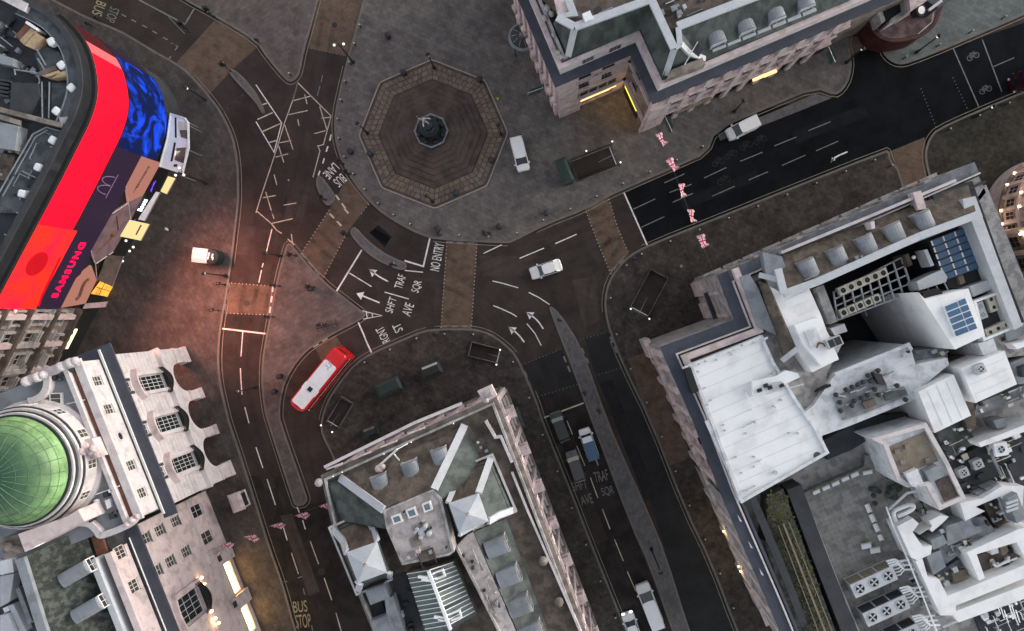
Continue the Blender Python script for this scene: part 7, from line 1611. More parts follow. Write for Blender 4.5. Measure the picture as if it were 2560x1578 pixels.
clutter(ea_, T13((1620, 910), (1840, 820), (1900, 1000), (1720, 1010)), 16.0, 14, MX); clutter(ea_, T13((1500, 1390), (1880, 1240), (1900, 1330), (1480, 1480)), 14.5, 16, MX); clutter(ea_, T13((1290, 1090), (1420, 1040), (1480, 1390), (1440, 1600)), 15.0, 10, DK)
clutter(ea_, T13((1040, 1010), (1290, 980), (1290, 1060), (1060, 1105)), 15.5, 10, MX); clutter(ea_, T13((560, 1180), (1000, 1000), (1040, 1090), (900, 1180), (600, 1260)), 17.6, 14, MX, .12, .4)
clutter(ea_, T23((1310, 290), (1490, 200), (1840, 60), (1900, 480), (1420, 560)), 13.4, 46, MX, .2, .8); clutter(ea_, T23((1230, 790), (1450, 700), (1560, 690), (1640, 800), (1430, 920), (1280, 1030)), 14.8, 26, MX, .2, .7); clutter(ea_, T23((1210, 1100), (1430, 960), (1510, 1150), (1285, 1250)), 13.6, 16, MX, .2, .7)
clutter(ea_, T23((1510, 970), (1830, 840), (1840, 960), (1570, 1130)), 14.0, 20, MX, .2, .6); clutter(ea_, T23((1480, 1390), (1900, 1230), (1900, 1600), (1560, 1600)), 12.6, 44, ['plant_white', 'lead_pale', 'plant_grey', 'plant_white'], .2, .7, pipes=.6); clutter(ea_, T23((1550, 600), (1650, 550), (1740, 740), (1640, 790)), 14.0, 12, MX)
clutter(ea_, T23((1000, 560), (1140, 500), (1200, 640), (1090, 730)), 13.0, 12, DK, .15, .5); clutter(ea_, T23((940, 1030), (1060, 1010), (1240, 1400), (1150, 1440)), 12.0 + 1.0, 22, MX, .2, .5, pipes=.6); clutter(ea_, T13((560, 640), (620, 620), (1000, 480), (1040, 560), (700, 760)), 14.4, 8, DK)
clutter(ea_, T13((130, 560), (700, 300), (1080, 140), (1100, 165), (350, 500)), 19.6, 10, ['stone_grey', 'lead_grey', 'roof_brown'], .15, .4); clutter(ea_, T23((1200, 60), (1380, -10), (1500, 140), (1300, 300)), 14.2, 14, MX, .2, .6)
clutter(sb, t(2, 1, (950, 660), (1260, 540), (1390, 930), (1070, 1010)), zt, 12, ['stone_grey', 'roof_dark', 'stone_pink_lit', 'lead_grey'], .12, .4); clutter(sb, t(2, 1, (1460, 920), (1550, 830), (1830, 1480), (1760, 1500)), 22.3, 16, ['stone_grey', 'roof_dark', 'stone_pink_lit'], .12, .45); clutter(sb, t(2, 1, (980, 1130), (1070, 1095), (1180, 1500), (1070, 1500)), 20.0, 14, DK, .2, .6)
clutter(sb, t(2, 1, (1640, 100), (1700, 200), (1640, 260), (1560, 60)), 19.92, 6, DK, .2, .5); clutter(pav, [q02(600, 140), q02(1000, 10), q02(1060, 160), q02(1150, 140), q02(1300, 120), q02(1500, -10), q02(1400, -60), q02(620, 60)], 23.0, 26, ['roof_dark', 'roof_brown', 'lead_grey', 'plant_grey'], .2, .7)
clutter(scr, t(0, 0, (60, 500), (260, 540), (280, 680), (170, 850), (0, 780)), 20.6, 18, DK, .2, .6, ang=.5); clutter(scr, t(0, 0, (0, 1080), (200, 950), (240, 960), (20, 1350)), 20.6, 16, ['roof_brown', 'lead_grey', 'roof_dark', 'wood_tan'], .2, .7, ang=1.1); clutter(scr, t(0, 0, (0, 200), (100, 130), (160, 400), (300, 560), (20, 500)), 20.6, 26, DK, .2, .7, ang=.9); clutter(scr, t(0, 0, (40, 1400), (250, 1000), (330, 950), (430, 980), (180, 1500)), 21.2, 10, ['roof_dark', 'lead_grey'], .1, .3, ang=1.1)
clutter(office, t(2, 0, (600, 600), (660, 560), (900, 480), (960, 640), (700, 780)), 22.2, 8, ['lead_grey', 'roof_dark', 'plant_white'], .12, .35, ang=-1.1); clutter(wing, t(2, 0, (0, 1000), (90, 985), (200, 1512), (0, 1512)), 22.0, 12, MX, .2, .6)

# welted seams across the white membranes
mat('roof_seam', (.63, .635, .65), .8, .05, 1, 6)
def seams(poly, z, step, ang, m='roof_seam', w=.05):
    pp = P(poly, z); c = (sum(p[0] for p in pp) / len(pp), sum(p[1] for p in pp) / len(pp)); d = (math.cos(ang), math.sin(ang)); n_ = (-d[1], d[0])
    for k in range(-12, 13):
        run = []
        for j in range(-160, 161):
            p = (c[0] + n_[0] * k * step + d[0] * j * .12, c[1] + n_[1] * k * step + d[1] * j * .12)
            if inside(p, pp): run.append(p)
            elif run: break
        if len(run) > 6: build(MB().bar((*run[2], z + .008), (*run[-3], z + .008), w, .05), 'membrane_seam', m, ea_)
seams(wroof, 18.6, 1.45, aX); seams(T13((1390, 1135), (1700, 1010), (1790, 1250), (1492, 1385)), 19.5, 1.2, aX); seams(T13((1080, 1305), (1335, 1180), (1460, 1475), (1200, 1600)), 19.0, 1.2, aX + math.pi / 2); seams(T13((560, 1230), (1010, 985), (1060, 1100), (620, 1270)), 17.6, 1.1, aX); seams(T13((40, 570), (290, 565), (380, 760), (220, 800)), 19.4, 1.1, aX)
# ------------------------------------------------------------------ fountain memorial on its octagonal steps
fcx, fcy = W2(1084, 336)
mem = thing('fountain_memorial', 'bronze fountain memorial with winged archer on octagonal stone steps', 'fountain', (fcx, fcy, PZ))
def octv(r, k): a = math.pi / 4 * k + math.radians(1); return (fcx + r * math.cos(a), fcy + r * math.sin(a))
build(MB().lathe((fcx, fcy), [(10.35, 0), (10.35, PZ + .05), (10.1, PZ + .05), (10.1, PZ + .03), (7.0, PZ + .03)], 8, a0=math.radians(1)), 'platform', 'stone_step', mem)
mb = MB(); rim = [p_ for k in range(8) for p_ in (lerp(octv(10.42, k), octv(10.42, k - 1), .06), octv(10.34, k), lerp(octv(10.42, k), octv(10.42, k + 1), .06))]; mb.strip(rim, 0, -.16, PZ - .05, PZ + .1, closed=True) ; build(mb, 'rim_stone', 'rim_stone', mem)
rnd = random.Random(3); mat('slab_a', (.150, .116, .086), .85, .25, 2, 8); mat('slab_b', (.12, .092, .07), .85, .25, 2, 8); mat('slab_c', (.168, .126, .10), .85, .25, 2, 8)
rad = [7.75, 8.5, 9.3, 10.05]
for side in range(8):
    for r in range(3):
        n = 8 + r; cuts = [0] + sorted((k + rnd.uniform(-.22, .22)) / n for k in range(1, n)) + [1]
        for a, b in zip(cuts[:-1], cuts[1:]):
            g = .05; r0, r1 = rad[r] + g, rad[r + 1] - g; gap = .05 / (rad[r] * .77)
            q = [lerp(octv(r0, side), octv(r0, side + 1), a + gap), lerp(octv(r1, side), octv(r1, side + 1), a + gap), lerp(octv(r1, side), octv(r1, side + 1), b - gap), lerp(octv(r0, side), octv(r0, side + 1), b - gap)]
            build(MB().prism(q, PZ + .03, PZ + .075 + rnd.uniform(0, .012)), 'paving_slab', rnd.choice(['slab_a', 'slab_b', 'slab_a', 'slab_c']), mem)
steps = [(7.6, .16), (6.75, .33), (5.9, .50), (5.0, .67), (4.2, .84), (3.4, 1.02)]
for i, (r, z) in enumerate(steps):
    rn = steps[i + 1][0] if i < len(steps) - 1 else 0
    build(MB().lathe((fcx, fcy), [(r, PZ + z - .17), (r, PZ + z - .03), (r - .03, PZ + z), (max(.05, rn - .1), PZ + z)], 8, a0=math.radians(1)), 'step', 'stone_step', mem)
    # joints between the stones of each tread
    mb = MB()
    for side in range(8):
        for k in range(1, 5):
            f_ = (k + rnd.uniform(-.25, .25)) / 5; p = lerp(octv(r - .04, side), octv(r - .04, side + 1), f_); q = lerp(octv(rn + .05, side), octv(rn + .05, side + 1), f_); mb.bar((*p, PZ + z + .004), (*q, PZ + z + .004), .035, .02)
    if rn > 1: o = build(mb, 'step_joints', 'roof_brown', mem); o['kind'] = 'stuff'
z0 = PZ + 1.02
build(MB().lathe((fcx, fcy), [(2.35, z0), (2.35, z0 + .7), (2.2, z0 + .85)], 8, a0=math.radians(1)), 'basin_wall', 'bronze', mem)
build(MB().lathe((fcx, fcy), [(2.42, z0 + .8), (2.42, z0 + .95), (2.18, z0 + .95), (2.12, z0 + .6), (.6, z0 + .55)], 8, a0=math.radians(1)), 'basin_rim', 'lead_grey', mem)
build(MB().lathe((fcx, fcy), [(2.12, z0 + .62), (.6, z0 + .64)], 8, a0=math.radians(1)), 'basin_water', 'glass_dark', mem)
build(MB().lathe((fcx, fcy), [(1.5, z0 + .5), (1.35, z0 + 1.2), (1.0, z0 + 1.6), (.85, z0 + 2.4), (1.25, z0 + 2.9), (1.4, z0 + 3.05), (1.3, z0 + 3.1), (.9, z0 + 2.9), (.6, z0 + 3.2), (.5, z0 + 4.2), (.62, z0 + 4.5), (.85, z0 + 4.8), (.9, z0 + 4.95), (.6, z0 + 4.9), (.3, z0 + 5.0), (.24, z0 + 5.5)], 16), 'pedestal', 'bronze', mem, smooth_shade=True)
mb = MB()
for k in range(8):
    a = math.pi / 4 * (k + .5); mb.ball((fcx + 1.75 * math.cos(a), fcy + 1.75 * math.sin(a), z0 + 1.0), .35, 8, 5, 1.2)
build(mb, 'bronze_fish', 'bronze', mem)
# skinned figures
def skin_mesh(name, verts, edges, radii, root=0, sub=1):
    me = bpy.data.meshes.new(name); me.from_pydata(verts, edges, []); o = bpy.data.objects.new(name, me); COL.objects.link(o)
    sk = o.modifiers.new('skin', 'SKIN'); sk.use_smooth_shade = True
    ly = me.skin_vertices[0].data
    for i, r in enumerate(radii): ly[i].radius = (r, r); ly[i].use_root = (i == root)
    sb_ = o.modifiers.new('sub', 'SUBSURF'); sb_.levels = sub; sb_.render_levels = sub
    bpy.context.view_layer.update(); out = bpy.data.meshes.new_from_object(o.evaluated_get(bpy.context.evaluated_depsgraph_get()))
    bpy.data.objects.remove(o); bpy.data.meshes.remove(me); out.name = name; return out
# archer: leaning forward on one leg, wings spread, bow held out
V = [(0, 0, .95), (0, 0, 1.2), (.05, 0, 1.45), (.1, 0, 1.6), (.14, 0, 1.78), (0, .1, .5), (-.05, .08, .04), (-.3, -.1, .7), (-.75, -.1, .75), (.3, .2, 1.5), (.62, .3, 1.62), (.1, -.22, 1.4), (-.2, -.4, 1.5), (-.1, .2, 1.5), (-.5, .55, 1.8), (-.75, .75, 1.65), (-.1, -.2, 1.5), (-.5, -.5, 1.85), (-.8, -.65, 1.7), (.02, .16, 1.45)]
E = [(0, 1), (1, 2), (2, 3), (3, 4), (0, 5), (5, 6), (0, 7), (7, 8), (2, 19), (19, 9), (9, 10), (2, 11), (11, 12), (2, 13), (13, 14), (14, 15), (2, 16), (16, 17), (17, 18)]
R = [.15, .14, .16, .07, .11, .09, .06, .09, .05, .06, .045, .08, .05, .07, .10, .05, .07, .10, .05, .08]
me = skin_mesh('archer_figure', V, E, R); me.materials.append(MAT['silvered']); o = bpy.data.objects.new('archer_figure', me); COL.objects.link(o); o.parent = mem; o.location = (0, 0, z0 + 5.45 - PZ); o.rotation_euler = (0, 0, math.radians(140))
mb = MB(); mb.path([(.62 + .22 * math.cos(a), .3, 1.62 + .75 * math.sin(a)) for a in [-1.4 + .28 * k for k in range(11)]], .03, 5)
o2 = build(mb, 'bow', 'silvered', o, local=True)
# ------------------------------------------------------------------ stairways down to the underground
mat('stair_tread', (.10, .095, .09), .8, .3, 1, 8); mat('landing_lit', (.22, .17, .11), .6, .2, 2, 8)  # tan landing colour stands for the lit underpass below
def stairway(h, label, flip=1, lamps=(), rail=True, tan=True):
    c, a, lx, ly, corners = h
    o = thing('underground_stairway', label, 'stairway', (c[0], c[1], PZ), a + (0 if flip > 0 else math.pi))
    n = 15; dz = .165; tread = (lx - .9) / n
    for k in range(n):
        x1 = lx / 2 - k * tread; z = -dz * (k + .6)
        build(MB().box(x1 - tread, x1, -ly / 2, ly / 2, z - dz, z), 'step', 'stair_tread', o, local=True)
        build(MB().box(x1 - .06 - (tread - .06), x1 - tread + .1, -ly / 2 + .05, ly / 2 - .05, z, z + .012), 'nosing', 'plant_white', o, local=True)
    zb = -dz * (n + 1)
    build(MB().box(-lx / 2 - .02, -lx / 2 + .9, -ly / 2, ly / 2, zb - .2, zb), 'landing', 'landing_lit' if tan else 'stair_tread', o, local=True)
    for s in (-1, 1): build(MB().box(-lx / 2 - .1, lx / 2 + .02, s * ly / 2 - .08 + s * .06, s * ly / 2 + .08 + s * .06, zb, .28), 'side_wall', 'stone_brown', o, local=True)
    build(MB().box(-lx / 2 - .2, -lx / 2 - .02, -ly / 2 - .1, ly / 2 + .1, zb + 1.9, .28), 'end_wall', 'stone_brown', o, local=True)
    if rail:
        mb = MB(); X, Y = lx / 2 + .02, ly / 2 + .06
        P_ = [(X, -Y), (-X - .1, -Y), (-X - .1, Y), (X, Y)]
        for zz in (.45, 1.1, 1.15): mb.path([(x, y, zz) for x, y in P_], .04, 5)
        for (p, q) in walk(P_, .16): mb.tube((*p, .26), (*p, 1.1), .018, n=4)
        build(mb, 'railing', 'iron', o, local=True)
        build(MB().box(-X - .1, X, -.03, .03, -1.2, -.9) if False else MB().path([(X, 0, .9), (X - .9, 0, .85), (-X + .9, 0, zb + .95)], .03, 5), 'handrail', 'steel', o, local=True)
    for x, y in lamps:
        build(MB().tube((x, y, 0), (x, y, 2.2), .06, n=6), 'lamp_stem', 'iron', o, local=True); build(MB().ball((x, y, 2.35), .13, 8, 5), 'lamp_globe', 'lamp_glow', o, local=True)
    return o
h = HOLES['centre'][0]; stairway(h, 'railed underground stairway beside the dark green kiosk', 1, ((h[2] / 2, h[3] / 2 + .1), (h[2] / 2, -h[3] / 2 - .1), (-.8, h[3] / 2 + .2)))
h = HOLES['south_east'][0]; stairway(h, 'railed underground stairway before the pink corner pavilion', -1, ((h[2] / 2 + .1, -h[3] / 2 - .1), (h[2] / 2 + .1, h[3] / 2 + .1)))
h = HOLES['south'][0]; stairway(h, 'narrow underground stairway by the curved kerb', 1, ((h[2] / 2, h[3] / 2 + .1), (h[2] / 2, -h[3] / 2 - .1)), tan=False)
h = HOLES['south'][1]; stairway(h, 'narrow underground stairway behind the red bus', -1, ((h[2] / 2 + .2, h[3] / 2), (h[2] / 2 + .2, -h[3] / 2)), tan=False)
# ------------------------------------------------------------------ kiosks and stalls
mat('kiosk_green', (.014, .031, .026), .55, .25, 1.5, 8); mat('kiosk_lid', (.020, .030, .026), .5, .25, 1.5, 8)
def kiosk(px, py, ang, L, Wd, h, label, body='kiosk_green', lid='kiosk_lid', strip=None):
    c = W2(px, py, h); o = thing('kiosk', label, 'kiosk', (c[0], c[1], PZ), math.radians(ang))
    build(MB().box(-L / 2, L / 2, -Wd / 2, Wd / 2, .08, h - .25), 'body', body, o, local=True); build(MB().box(-L / 2 + .08, L / 2 - .08, -Wd / 2 + .08, Wd / 2 - .08, 0, .08), 'plinth', 'iron', o, local=True)
    mb = MB(); mb.box(-L / 2 - .15, L / 2 + .15, -Wd / 2 - .15, Wd / 2 + .15, h - .25, h - .12); mb.frustum([(-L / 2 - .1, -Wd / 2 - .1), (L / 2 + .1, -Wd / 2 - .1), (L / 2 + .1, Wd / 2 + .1), (-L / 2 - .1, Wd / 2 + .1)], h - .12, [(-L / 2 + .25, -Wd / 2 + .25), (L / 2 - .25, -Wd / 2 + .25), (L / 2 - .25, Wd / 2 - .25), (-L / 2 + .25, Wd / 2 - .25)], h + .05); build(mb, 'roof', lid, o, local=True)
    build(MB().box(-L / 2 + .2, L / 2 - .2, Wd / 2, Wd / 2 + .04, .9, h - .5), 'shutter', 'steel', o, local=True); build(MB().box(L / 2, L / 2 + .03, -Wd / 2 + .2, Wd / 2 - .2, .1, 2.0), 'door', 'kiosk_lid', o, local=True)
    if strip: build(MB().box(-L / 2 + .2, L / 2 - .2, Wd / 2 - .35, Wd / 2 - .05, h + .0, h + .07), 'pale_strip', strip, o, local=True)
    return o
kiosk(1412, 427, 112, 3.3, 1.3, 2.6, 'dark green kiosk at the end of the railed stairway', lid='kiosk_green'); kiosk(972, 968, 24, 3.2, 1.7, 2.5, 'dark green kiosk standing alone behind the red bus'); kiosk(1078, 925, 22, 2.6, 1.6, 2.3, 'dark hut with a pale strip on its roof', lid='iron', strip='plant_grey')
kiosk(1290, 1048, 112, 3.0, 1.5, 2.4, 'dark green kiosk by the right flank of the mansard block'); kiosk(926, 1080, 22, 1.9, 1.3, 1.9, 'small dark hut against the mansard block front', lid='iron', strip='stone_brown')
bt = kiosk(591, 1256, -70, 2.3, 1.5, 2.4, 'pale pink booth on the pavement right of the arcade', 'stone_pink_lit', 'stone_pink_lit'); build(MB().box(-.9, .9, .8, .95, 1.0, 2.1), 'window', 'glass_dark', bt, local=True)
st = thing('vendor_stall', 'vendor stall with white hipped canopy and round black counter', 'stall', (*W2(523, 642, 1), PZ), math.radians(-6))
mb = MB(); b4 = [(-1.75, -1.0), (.35, -1.0), (.35, 1.0), (-1.75, 1.0)]; t4 = [(-1.3, -.35), (-.1, -.35), (-.1, .35), (-1.3, .35)]; mb.frustum(b4, 2.2, t4, 2.75); build(mb, 'canopy', 'plant_white', st, local=True)
for x, y in b4: build(MB().tube((x * .95, y * .95, 0), (x * .95, y * .95, 2.2), .04, n=6), 'canopy_post', 'steel', st, local=True)
build(MB().lathe((.75, 0), [(1.05, 0), (1.1, 1.4), (1.0, 2.0), (.5, 2.25), (.05, 2.3)], 18), 'round_counter', 'kiosk_lid', st, local=True)
mb = MB()
for x, y, l_ in ((.25, .1, .8), (.55, .05, 1.0), (1.1, .1, .6), (1.2, -.25, .4)): mb.obox((x, y), math.radians(82), l_, .16, 2.28, 2.34)
build(mb, 'counter_print', 'plant_white', st, local=True); build(MB().box(-1.95, -1.75, -.6, .7, .4, 1.9), 'side_board', 'plant_white', st, local=True)
# ------------------------------------------------------------------ vehicles
def paint(name, col, rough=.3): mat(name, col, rough, .06, 1.5, 10, spec=.5, bump=0, coat=.5)
paint('paint_white', (.74, .74, .74)); paint('paint_red', (.62, .006, .010)); paint('paint_maroon', (.06, .004, .005)); paint('paint_black', (.018, .02, .022)); paint('paint_blue', (.035, .095, .18)); paint('paint_brown', (.10, .092, .085)); paint('paint_grey', (.055, .055, .058)); paint('paint_cream', (.62, .60, .57))
mat('car_glass', (.012, .018, .024), .08, 0, spec=.6); mat('screen_pale', (.20, .26, .26), .25, .1, 2, 9); mat('headlight', (.9, .9, .85), .2, 0, emit=(1, .97, .9), estr=6.0); mat('headlight_off', (.7, .7, .7), .15, 0); mat('tail_red', (.35, .01, .01), .3, 0)
def wheel(o, x, y, r=.33, w=.22):
    t_ = build(MB().tube((x, y - w / 2, r), (x, y + w / 2, r), r, n=16), 'wheel', 'rubber', o, local=True)
    s = 1 if y > 0 else -1; build(MB().tube((x, y + s * (w / 2 - .02), r), (x, y + s * (w / 2 + .02), r), r * .62, n=12), 'rim', 'steel', t_, local=True)
def car(name, label, cat, px, py, ang, L, Wd, H, prof, body, roof=None, glass='car_glass', lights=False, rear=None, bonnet=None, z0=0.0, screen=None):
    """prof: (bonnet length, screen run, rear run, tail deck)"""
    bl, sr, rr, td = prof; roof = roof or body; hb = .95 if H < 1.7 else 1.15
    c = W2(px, py, 0 if H < 1.7 else .8); o = thing(name, label, cat, (c[0], c[1], z0), math.radians(ang))
    w = Wd / 2; st_ = []
    xs = [-L / 2, -L / 2 + .12, -L / 2 + .5, -L / 4, 0, L / 4, L / 2 - bl, L / 2 - bl * .5, L / 2 - .25, L / 2 - .08, L / 2]
    for x in xs:
        e = max(0, (abs(x) - (L / 2 - .5)) / .5); ww_ = w * (1 - .14 * e ** 2.2); zt = hb
        if x > L / 2 - bl: zt = hb - .10 * ((x - (L / 2 - bl)) / bl) - .22 * e ** 3
        elif x < -L / 2 + .5: zt = hb - .15 * e ** 3
        st_.append([(x, -ww_ * .96, .28), (x, -ww_, .5), (x, -ww_, zt * .78), (x, -ww_ * .9, zt), (x, 0, zt + .05), (x, ww_ * .9, zt), (x, ww_, zt * .78), (x, ww_, .5), (x, ww_ * .96, .28)])
    build(MB().loft(st_), 'body', body, o, local=True, smooth_shade=False)
    if bonnet: build(MB().hexa([(L / 2 - bl + .05, -w * .86, hb), (L / 2 - .18, -w * .80, hb - .16), (L / 2 - .18, w * .80, hb - .16), (L / 2 - bl + .05, w * .86, hb), (L / 2 - bl + .05, -w * .84, hb + .07), (L / 2 - .2, -w * .78, hb - .08), (L / 2 - .2, w * .78, hb - .08), (L / 2 - bl + .05, w * .84, hb + .07)]), 'bonnet', bonnet, o, local=True)
    xf0, xf1, xr1, xr0 = L / 2 - bl, L / 2 - bl - sr, -L / 2 + td + rr, -L / 2 + td; wb, wt = w * .90, w * .76 if H < 1.7 else w * .86
    gl = build(MB().hexa([(xr0, -wb, hb - .02), (xf0, -wb, hb - .02), (xf0, wb, hb - .02), (xr0, wb, hb - .02), (xr1, -wt, H - .07), (xf1, -wt, H - .07), (xf1, wt, H - .07), (xr1, wt, H - .07)]), 'glazing', glass, o, local=True)
    n = 10; rp = [(xr1 - .04, -wt * .92), (xr1 + .25, -wt * 1.03), ((xr1 + xf1) / 2, -wt * 1.06), (xf1 - .2, -wt * 1.03), (xf1 + .05, -wt * .92), (xf1 + .11, 0), (xf1 + .05, wt * .92), (xf1 - .2, wt * 1.03), ((xr1 + xf1) / 2, wt * 1.06), (xr1 + .25, wt * 1.03), (xr1 - .04, wt * .92)]
    mb = MB(); mb.frustum(rp, H - .09, [(x * .985 + .01, y * .93) for x, y in rp], H); rf = build(mb, 'roof', rear or roof, o, local=True)
    if rear and roof != rear:
        xm = xf1 - (xf1 - xr1) * .22; build(MB().prism([(xm, -wt * .95), (xf1 + .03, -wt * .9), (xf1 + .08, 0), (xf1 + .03, wt * .9), (xm, wt * .95)], H - .02, H + .02), 'cab_roof', roof, o, local=True)
    for s in (-1, 1):   # pillars that carry the roof
        build(MB().bar((xf0, s * wb * .99, hb), (xf1, s * wt * 1.0, H - .08), .08), 'pillar', body, o, local=True); build(MB().bar((xr0, s * wb * .99, hb), (xr1, s * wt, H - .08), .12), 'pillar', rear or body, o, local=True)
        xm = (xf1 + xr1) / 2 + .1; build(MB().bar((xm, s * wb * 1.0, hb), (xm, s * wt * 1.02, H - .08), .09), 'pillar', body, o, local=True)
        build(MB().box(xf0 - .25, xf0 - .05, s * (w + .1) - .09, s * (w + .1) + .09, hb, hb + .16), 'mirror', body, o, local=True)
        build(MB().box(L / 2 - .16, L / 2 - .02, s * w * .62 - .17, s * w * .62 + .17, .62, .80), 'headlight', 'headlight' if lights else 'headlight_off', o, local=True)
        build(MB().box(-L / 2 + .0, -L / 2 + .05, s * w * .74 - .1, s * w * .74 + .1, .6, .85), 'tail_light', 'tail_red', o, local=True)
        for x in (-L / 2 + .8, L / 2 - .85): wheel(o, x, s * (w - .1))
    if H > 1.7 and td < .2:
        for s in (-1, 1): build(MB().box(xr0 + .02, xf1 - .6, s * wb * .985 - .03, s * wb * .985 + .03, hb - .02, H - .1), 'side_panel', rear or body, o, local=True)
        build(MB().box(xr0 - .02, xr0 + .04, -wb * .97, wb * .97, hb - .02, H - .1), 'rear_door', rear or body, o, local=True)
    if screen: build(MB().hexa([(xf1 - .02, -wt, H - .09), (xf0 - .02, -wb * .98, hb), (xf0 - .02, wb * .98, hb), (xf1 - .02, wt, H - .09), (xf1 + .03, -wt, H - .05), (xf0 + .03, -wb * .98, hb + .03), (xf0 + .03, wb * .98, hb + .03), (xf1 + .03, wt, H - .05)]), 'windscreen', screen, o, local=True)
    return o
car('saloon_car', 'white saloon car turning in the middle of the junction', 'car', 1365, 674, 198, 4.55, 1.82, 1.45, (1.15, .72, .62, .38), 'paint_white')
car('delivery_van', 'white van driving along the lay-by before the stone block', 'van', 1856, 321, 206, 4.6, 1.85, 1.9, (.85, .95, .06, .02), 'paint_white')
car('estate_van', 'white van parked between the fountain steps and the stairway', 'van', 1300, 387, -76, 4.7, 1.85, 1.85, (.8, .95, .08, .02), 'paint_white', z0=PZ)
car('taxi', 'black taxi with lit headlights waiting at the stop line', 'taxi', 1400, 1066, 110.5, 4.5, 1.8, 1.75, (.95, .5, .3, .25), 'paint_black', screen='screen_pale', lights=True)
pk = car('pickup_truck', 'small truck with white cab and blue back behind the stop line', 'truck', 1472, 1110, 108.7, 4.5, 1.75, 1.8, (.75, .35, .06, .02), 'paint_white', 'paint_white', rear='paint_blue')
build(MB().tube((-2.2, -.25, 1.6), (-3.1, -.3, 1.65), .09, n=6), 'overhanging_pole', 'steel', pk, local=True)
car('dark_taxi', 'dark taxi with a brown bonnet queuing behind the black taxi', 'taxi', 1439, 1165, 108.5, 4.6, 1.8, 1.78, (.95, .5, .3, .2), 'paint_grey', bonnet='paint_brown', screen='plant_cream')
car('long_van', 'long white high-roofed van at the bottom edge', 'van', 1624, 1512, 111, 6.3, 2.05, 2.4, (1.15, 1.0, .04, .02), 'paint_white'); car('hatchback_car', 'white car beside the long van, cut by the bottom edge', 'car', 1578, 1562, 109, 4.3, 1.8, 1.48, (1.1, .75, .5, .3), 'paint_white', lights=True)
# bus
def bus(px, py, ang, label, white=True, z_ref=4.3):
    L, w, H = 9.9, 1.26, 4.38; c = W2(px, py, z_ref); o = thing('double_decker_bus', label, 'bus', (c[0], c[1], 0), math.radians(ang))
    def plan(dx=0, dy=0): return [(x + (-dx if x > 0 else dx), y + (-dy if y > 0 else dy)) for x, y in [(-L / 2, -w + .35), (-L / 2 + .1, -w + .12), (-L / 2 + .35, -w), (L / 2 - .7, -w), (L / 2 - .25, -w + .2), (L / 2 - .03, -w + .65), (L / 2, -.2), (L / 2, .2), (L / 2 - .03, w - .65), (L / 2 - .25, w - .2), (L / 2 - .7, w), (-L / 2 + .35, w), (-L / 2 + .1, w - .12), (-L / 2, w - .35)]]
    mb = MB(); p = plan(); n = len(p)
    rings = [[(x, y, .32) for x, y in p], [(x, y, 4.0) for x, y in plan(.0, .02)], [(x, y, 4.22) for x, y in plan(.05, .08)], [(x, y, 4.34) for x, y in plan(.16, .2)], [(x, y, 4.38) for x, y in plan(.4, .42)]]
    build(mb.loft(rings), 'body', 'paint_red' if white else 'paint_maroon', o, local=True)
    for s in (-1, 1):
        for k in range(7):
            x0_ = -L / 2 + .45 + k * 1.26
            for z0_, z1_ in ((1.25, 2.05), (2.85, 3.65)):
                if s > 0 or True: build(MB().box(x0_, x0_ + 1.15, s * (w + .002) - .012, s * (w + .002) + .012, z0_, z1_), 'side_window', 'car_glass', o, local=True)
        build(MB().box(-L / 2 + .3, L / 2 - .8, s * (w - .005) - .02, s * (w - .005) + .02, 2.3, 2.4), 'trim_line', 'paint_cream', o, local=True)
        for x in (-L / 2 + 2.4, L / 2 - 2.6): wheel(o, x, s * (w - .17), .48, .28)
        build(MB().box(L / 2 - .1, L / 2 + .02, s * .95 - .14, s * .95 + .14, .7, .95), 'headlight', 'headlight_off', o, local=True); build(MB().box(-L / 2 - .01, -L / 2 + .04, s * .95 - .1, s * .95 + .1, .9, 1.4), 'tail_light', 'tail_red', o, local=True)
        build(MB().box(L / 2 - .1, L / 2 + .15, s * (w + .12) - .08, s * (w + .12) + .08, 1.9, 2.3), 'mirror', 'iron', o, local=True)
    for z0_, z1_ in ((1.1, 2.2), (2.85, 3.7)): build(MB().prism([(L / 2 - .2, -w + .2), (L / 2 - .0, -w + .66), (L / 2 + .02, 0), (L / 2 - .0, w - .66), (L / 2 - .2, w - .2), (L / 2 - .3, 0)], z0_, z1_), 'windscreen', 'car_glass', o, local=True)
    build(MB().box(-L / 2 - .012, -L / 2 + .02, -.7, .7, 2.9, 3.6), 'rear_window', 'car_glass', o, local=True)
    if white:
        y0 = 1.0; wp = [(-L / 2 + 2.0, -y0 + .2), (-L / 2 + 2.2, -y0), (.9, -y0), (1.2, -y0 - .14), (1.9, -y0 - .14), (2.2, -y0), (L / 2 - .8, -y0), (L / 2 - .6, -y0 + .2), (L / 2 - .6, y0 - .2), (L / 2 - .8, y0), (2.2, y0), (1.9, y0 + .14), (1.2, y0 + .14), (.9, y0), (-L / 2 + 2.2, y0), (-L / 2 + 2.0, y0 - .2)]
        build(MB().prism(wp, 4.3, 4.41), 'roof_panel', 'plant_white', o, local=True)
        mb = MB(); mb.box(1.25, 1.85, -.3, .3, 4.41, 4.5); build(mb, 'roof_hatch', 'iron', o, local=True)
        mb = MB()
        for x0_, y0_, l_, d_ in ((-3.05, -.3, .5, 0), (-2.8, -.05, .5, 90), (-2.6, .2, .4, 0), (-2.3, -.25, .45, 90), (-2.15, .1, .4, 0)): mb.obox((x0_, y0_), math.radians(d_), l_, .09, 4.41, 4.416)
        build(mb, 'roof_code', 'lead_grey', o, local=True)
    return o
bus(794, 951, 231.0, 'red double decker bus with a white roof panel on the curved road'); bus(2650, 158, 204, 'dark red double decker bus just entering at the right edge', False)
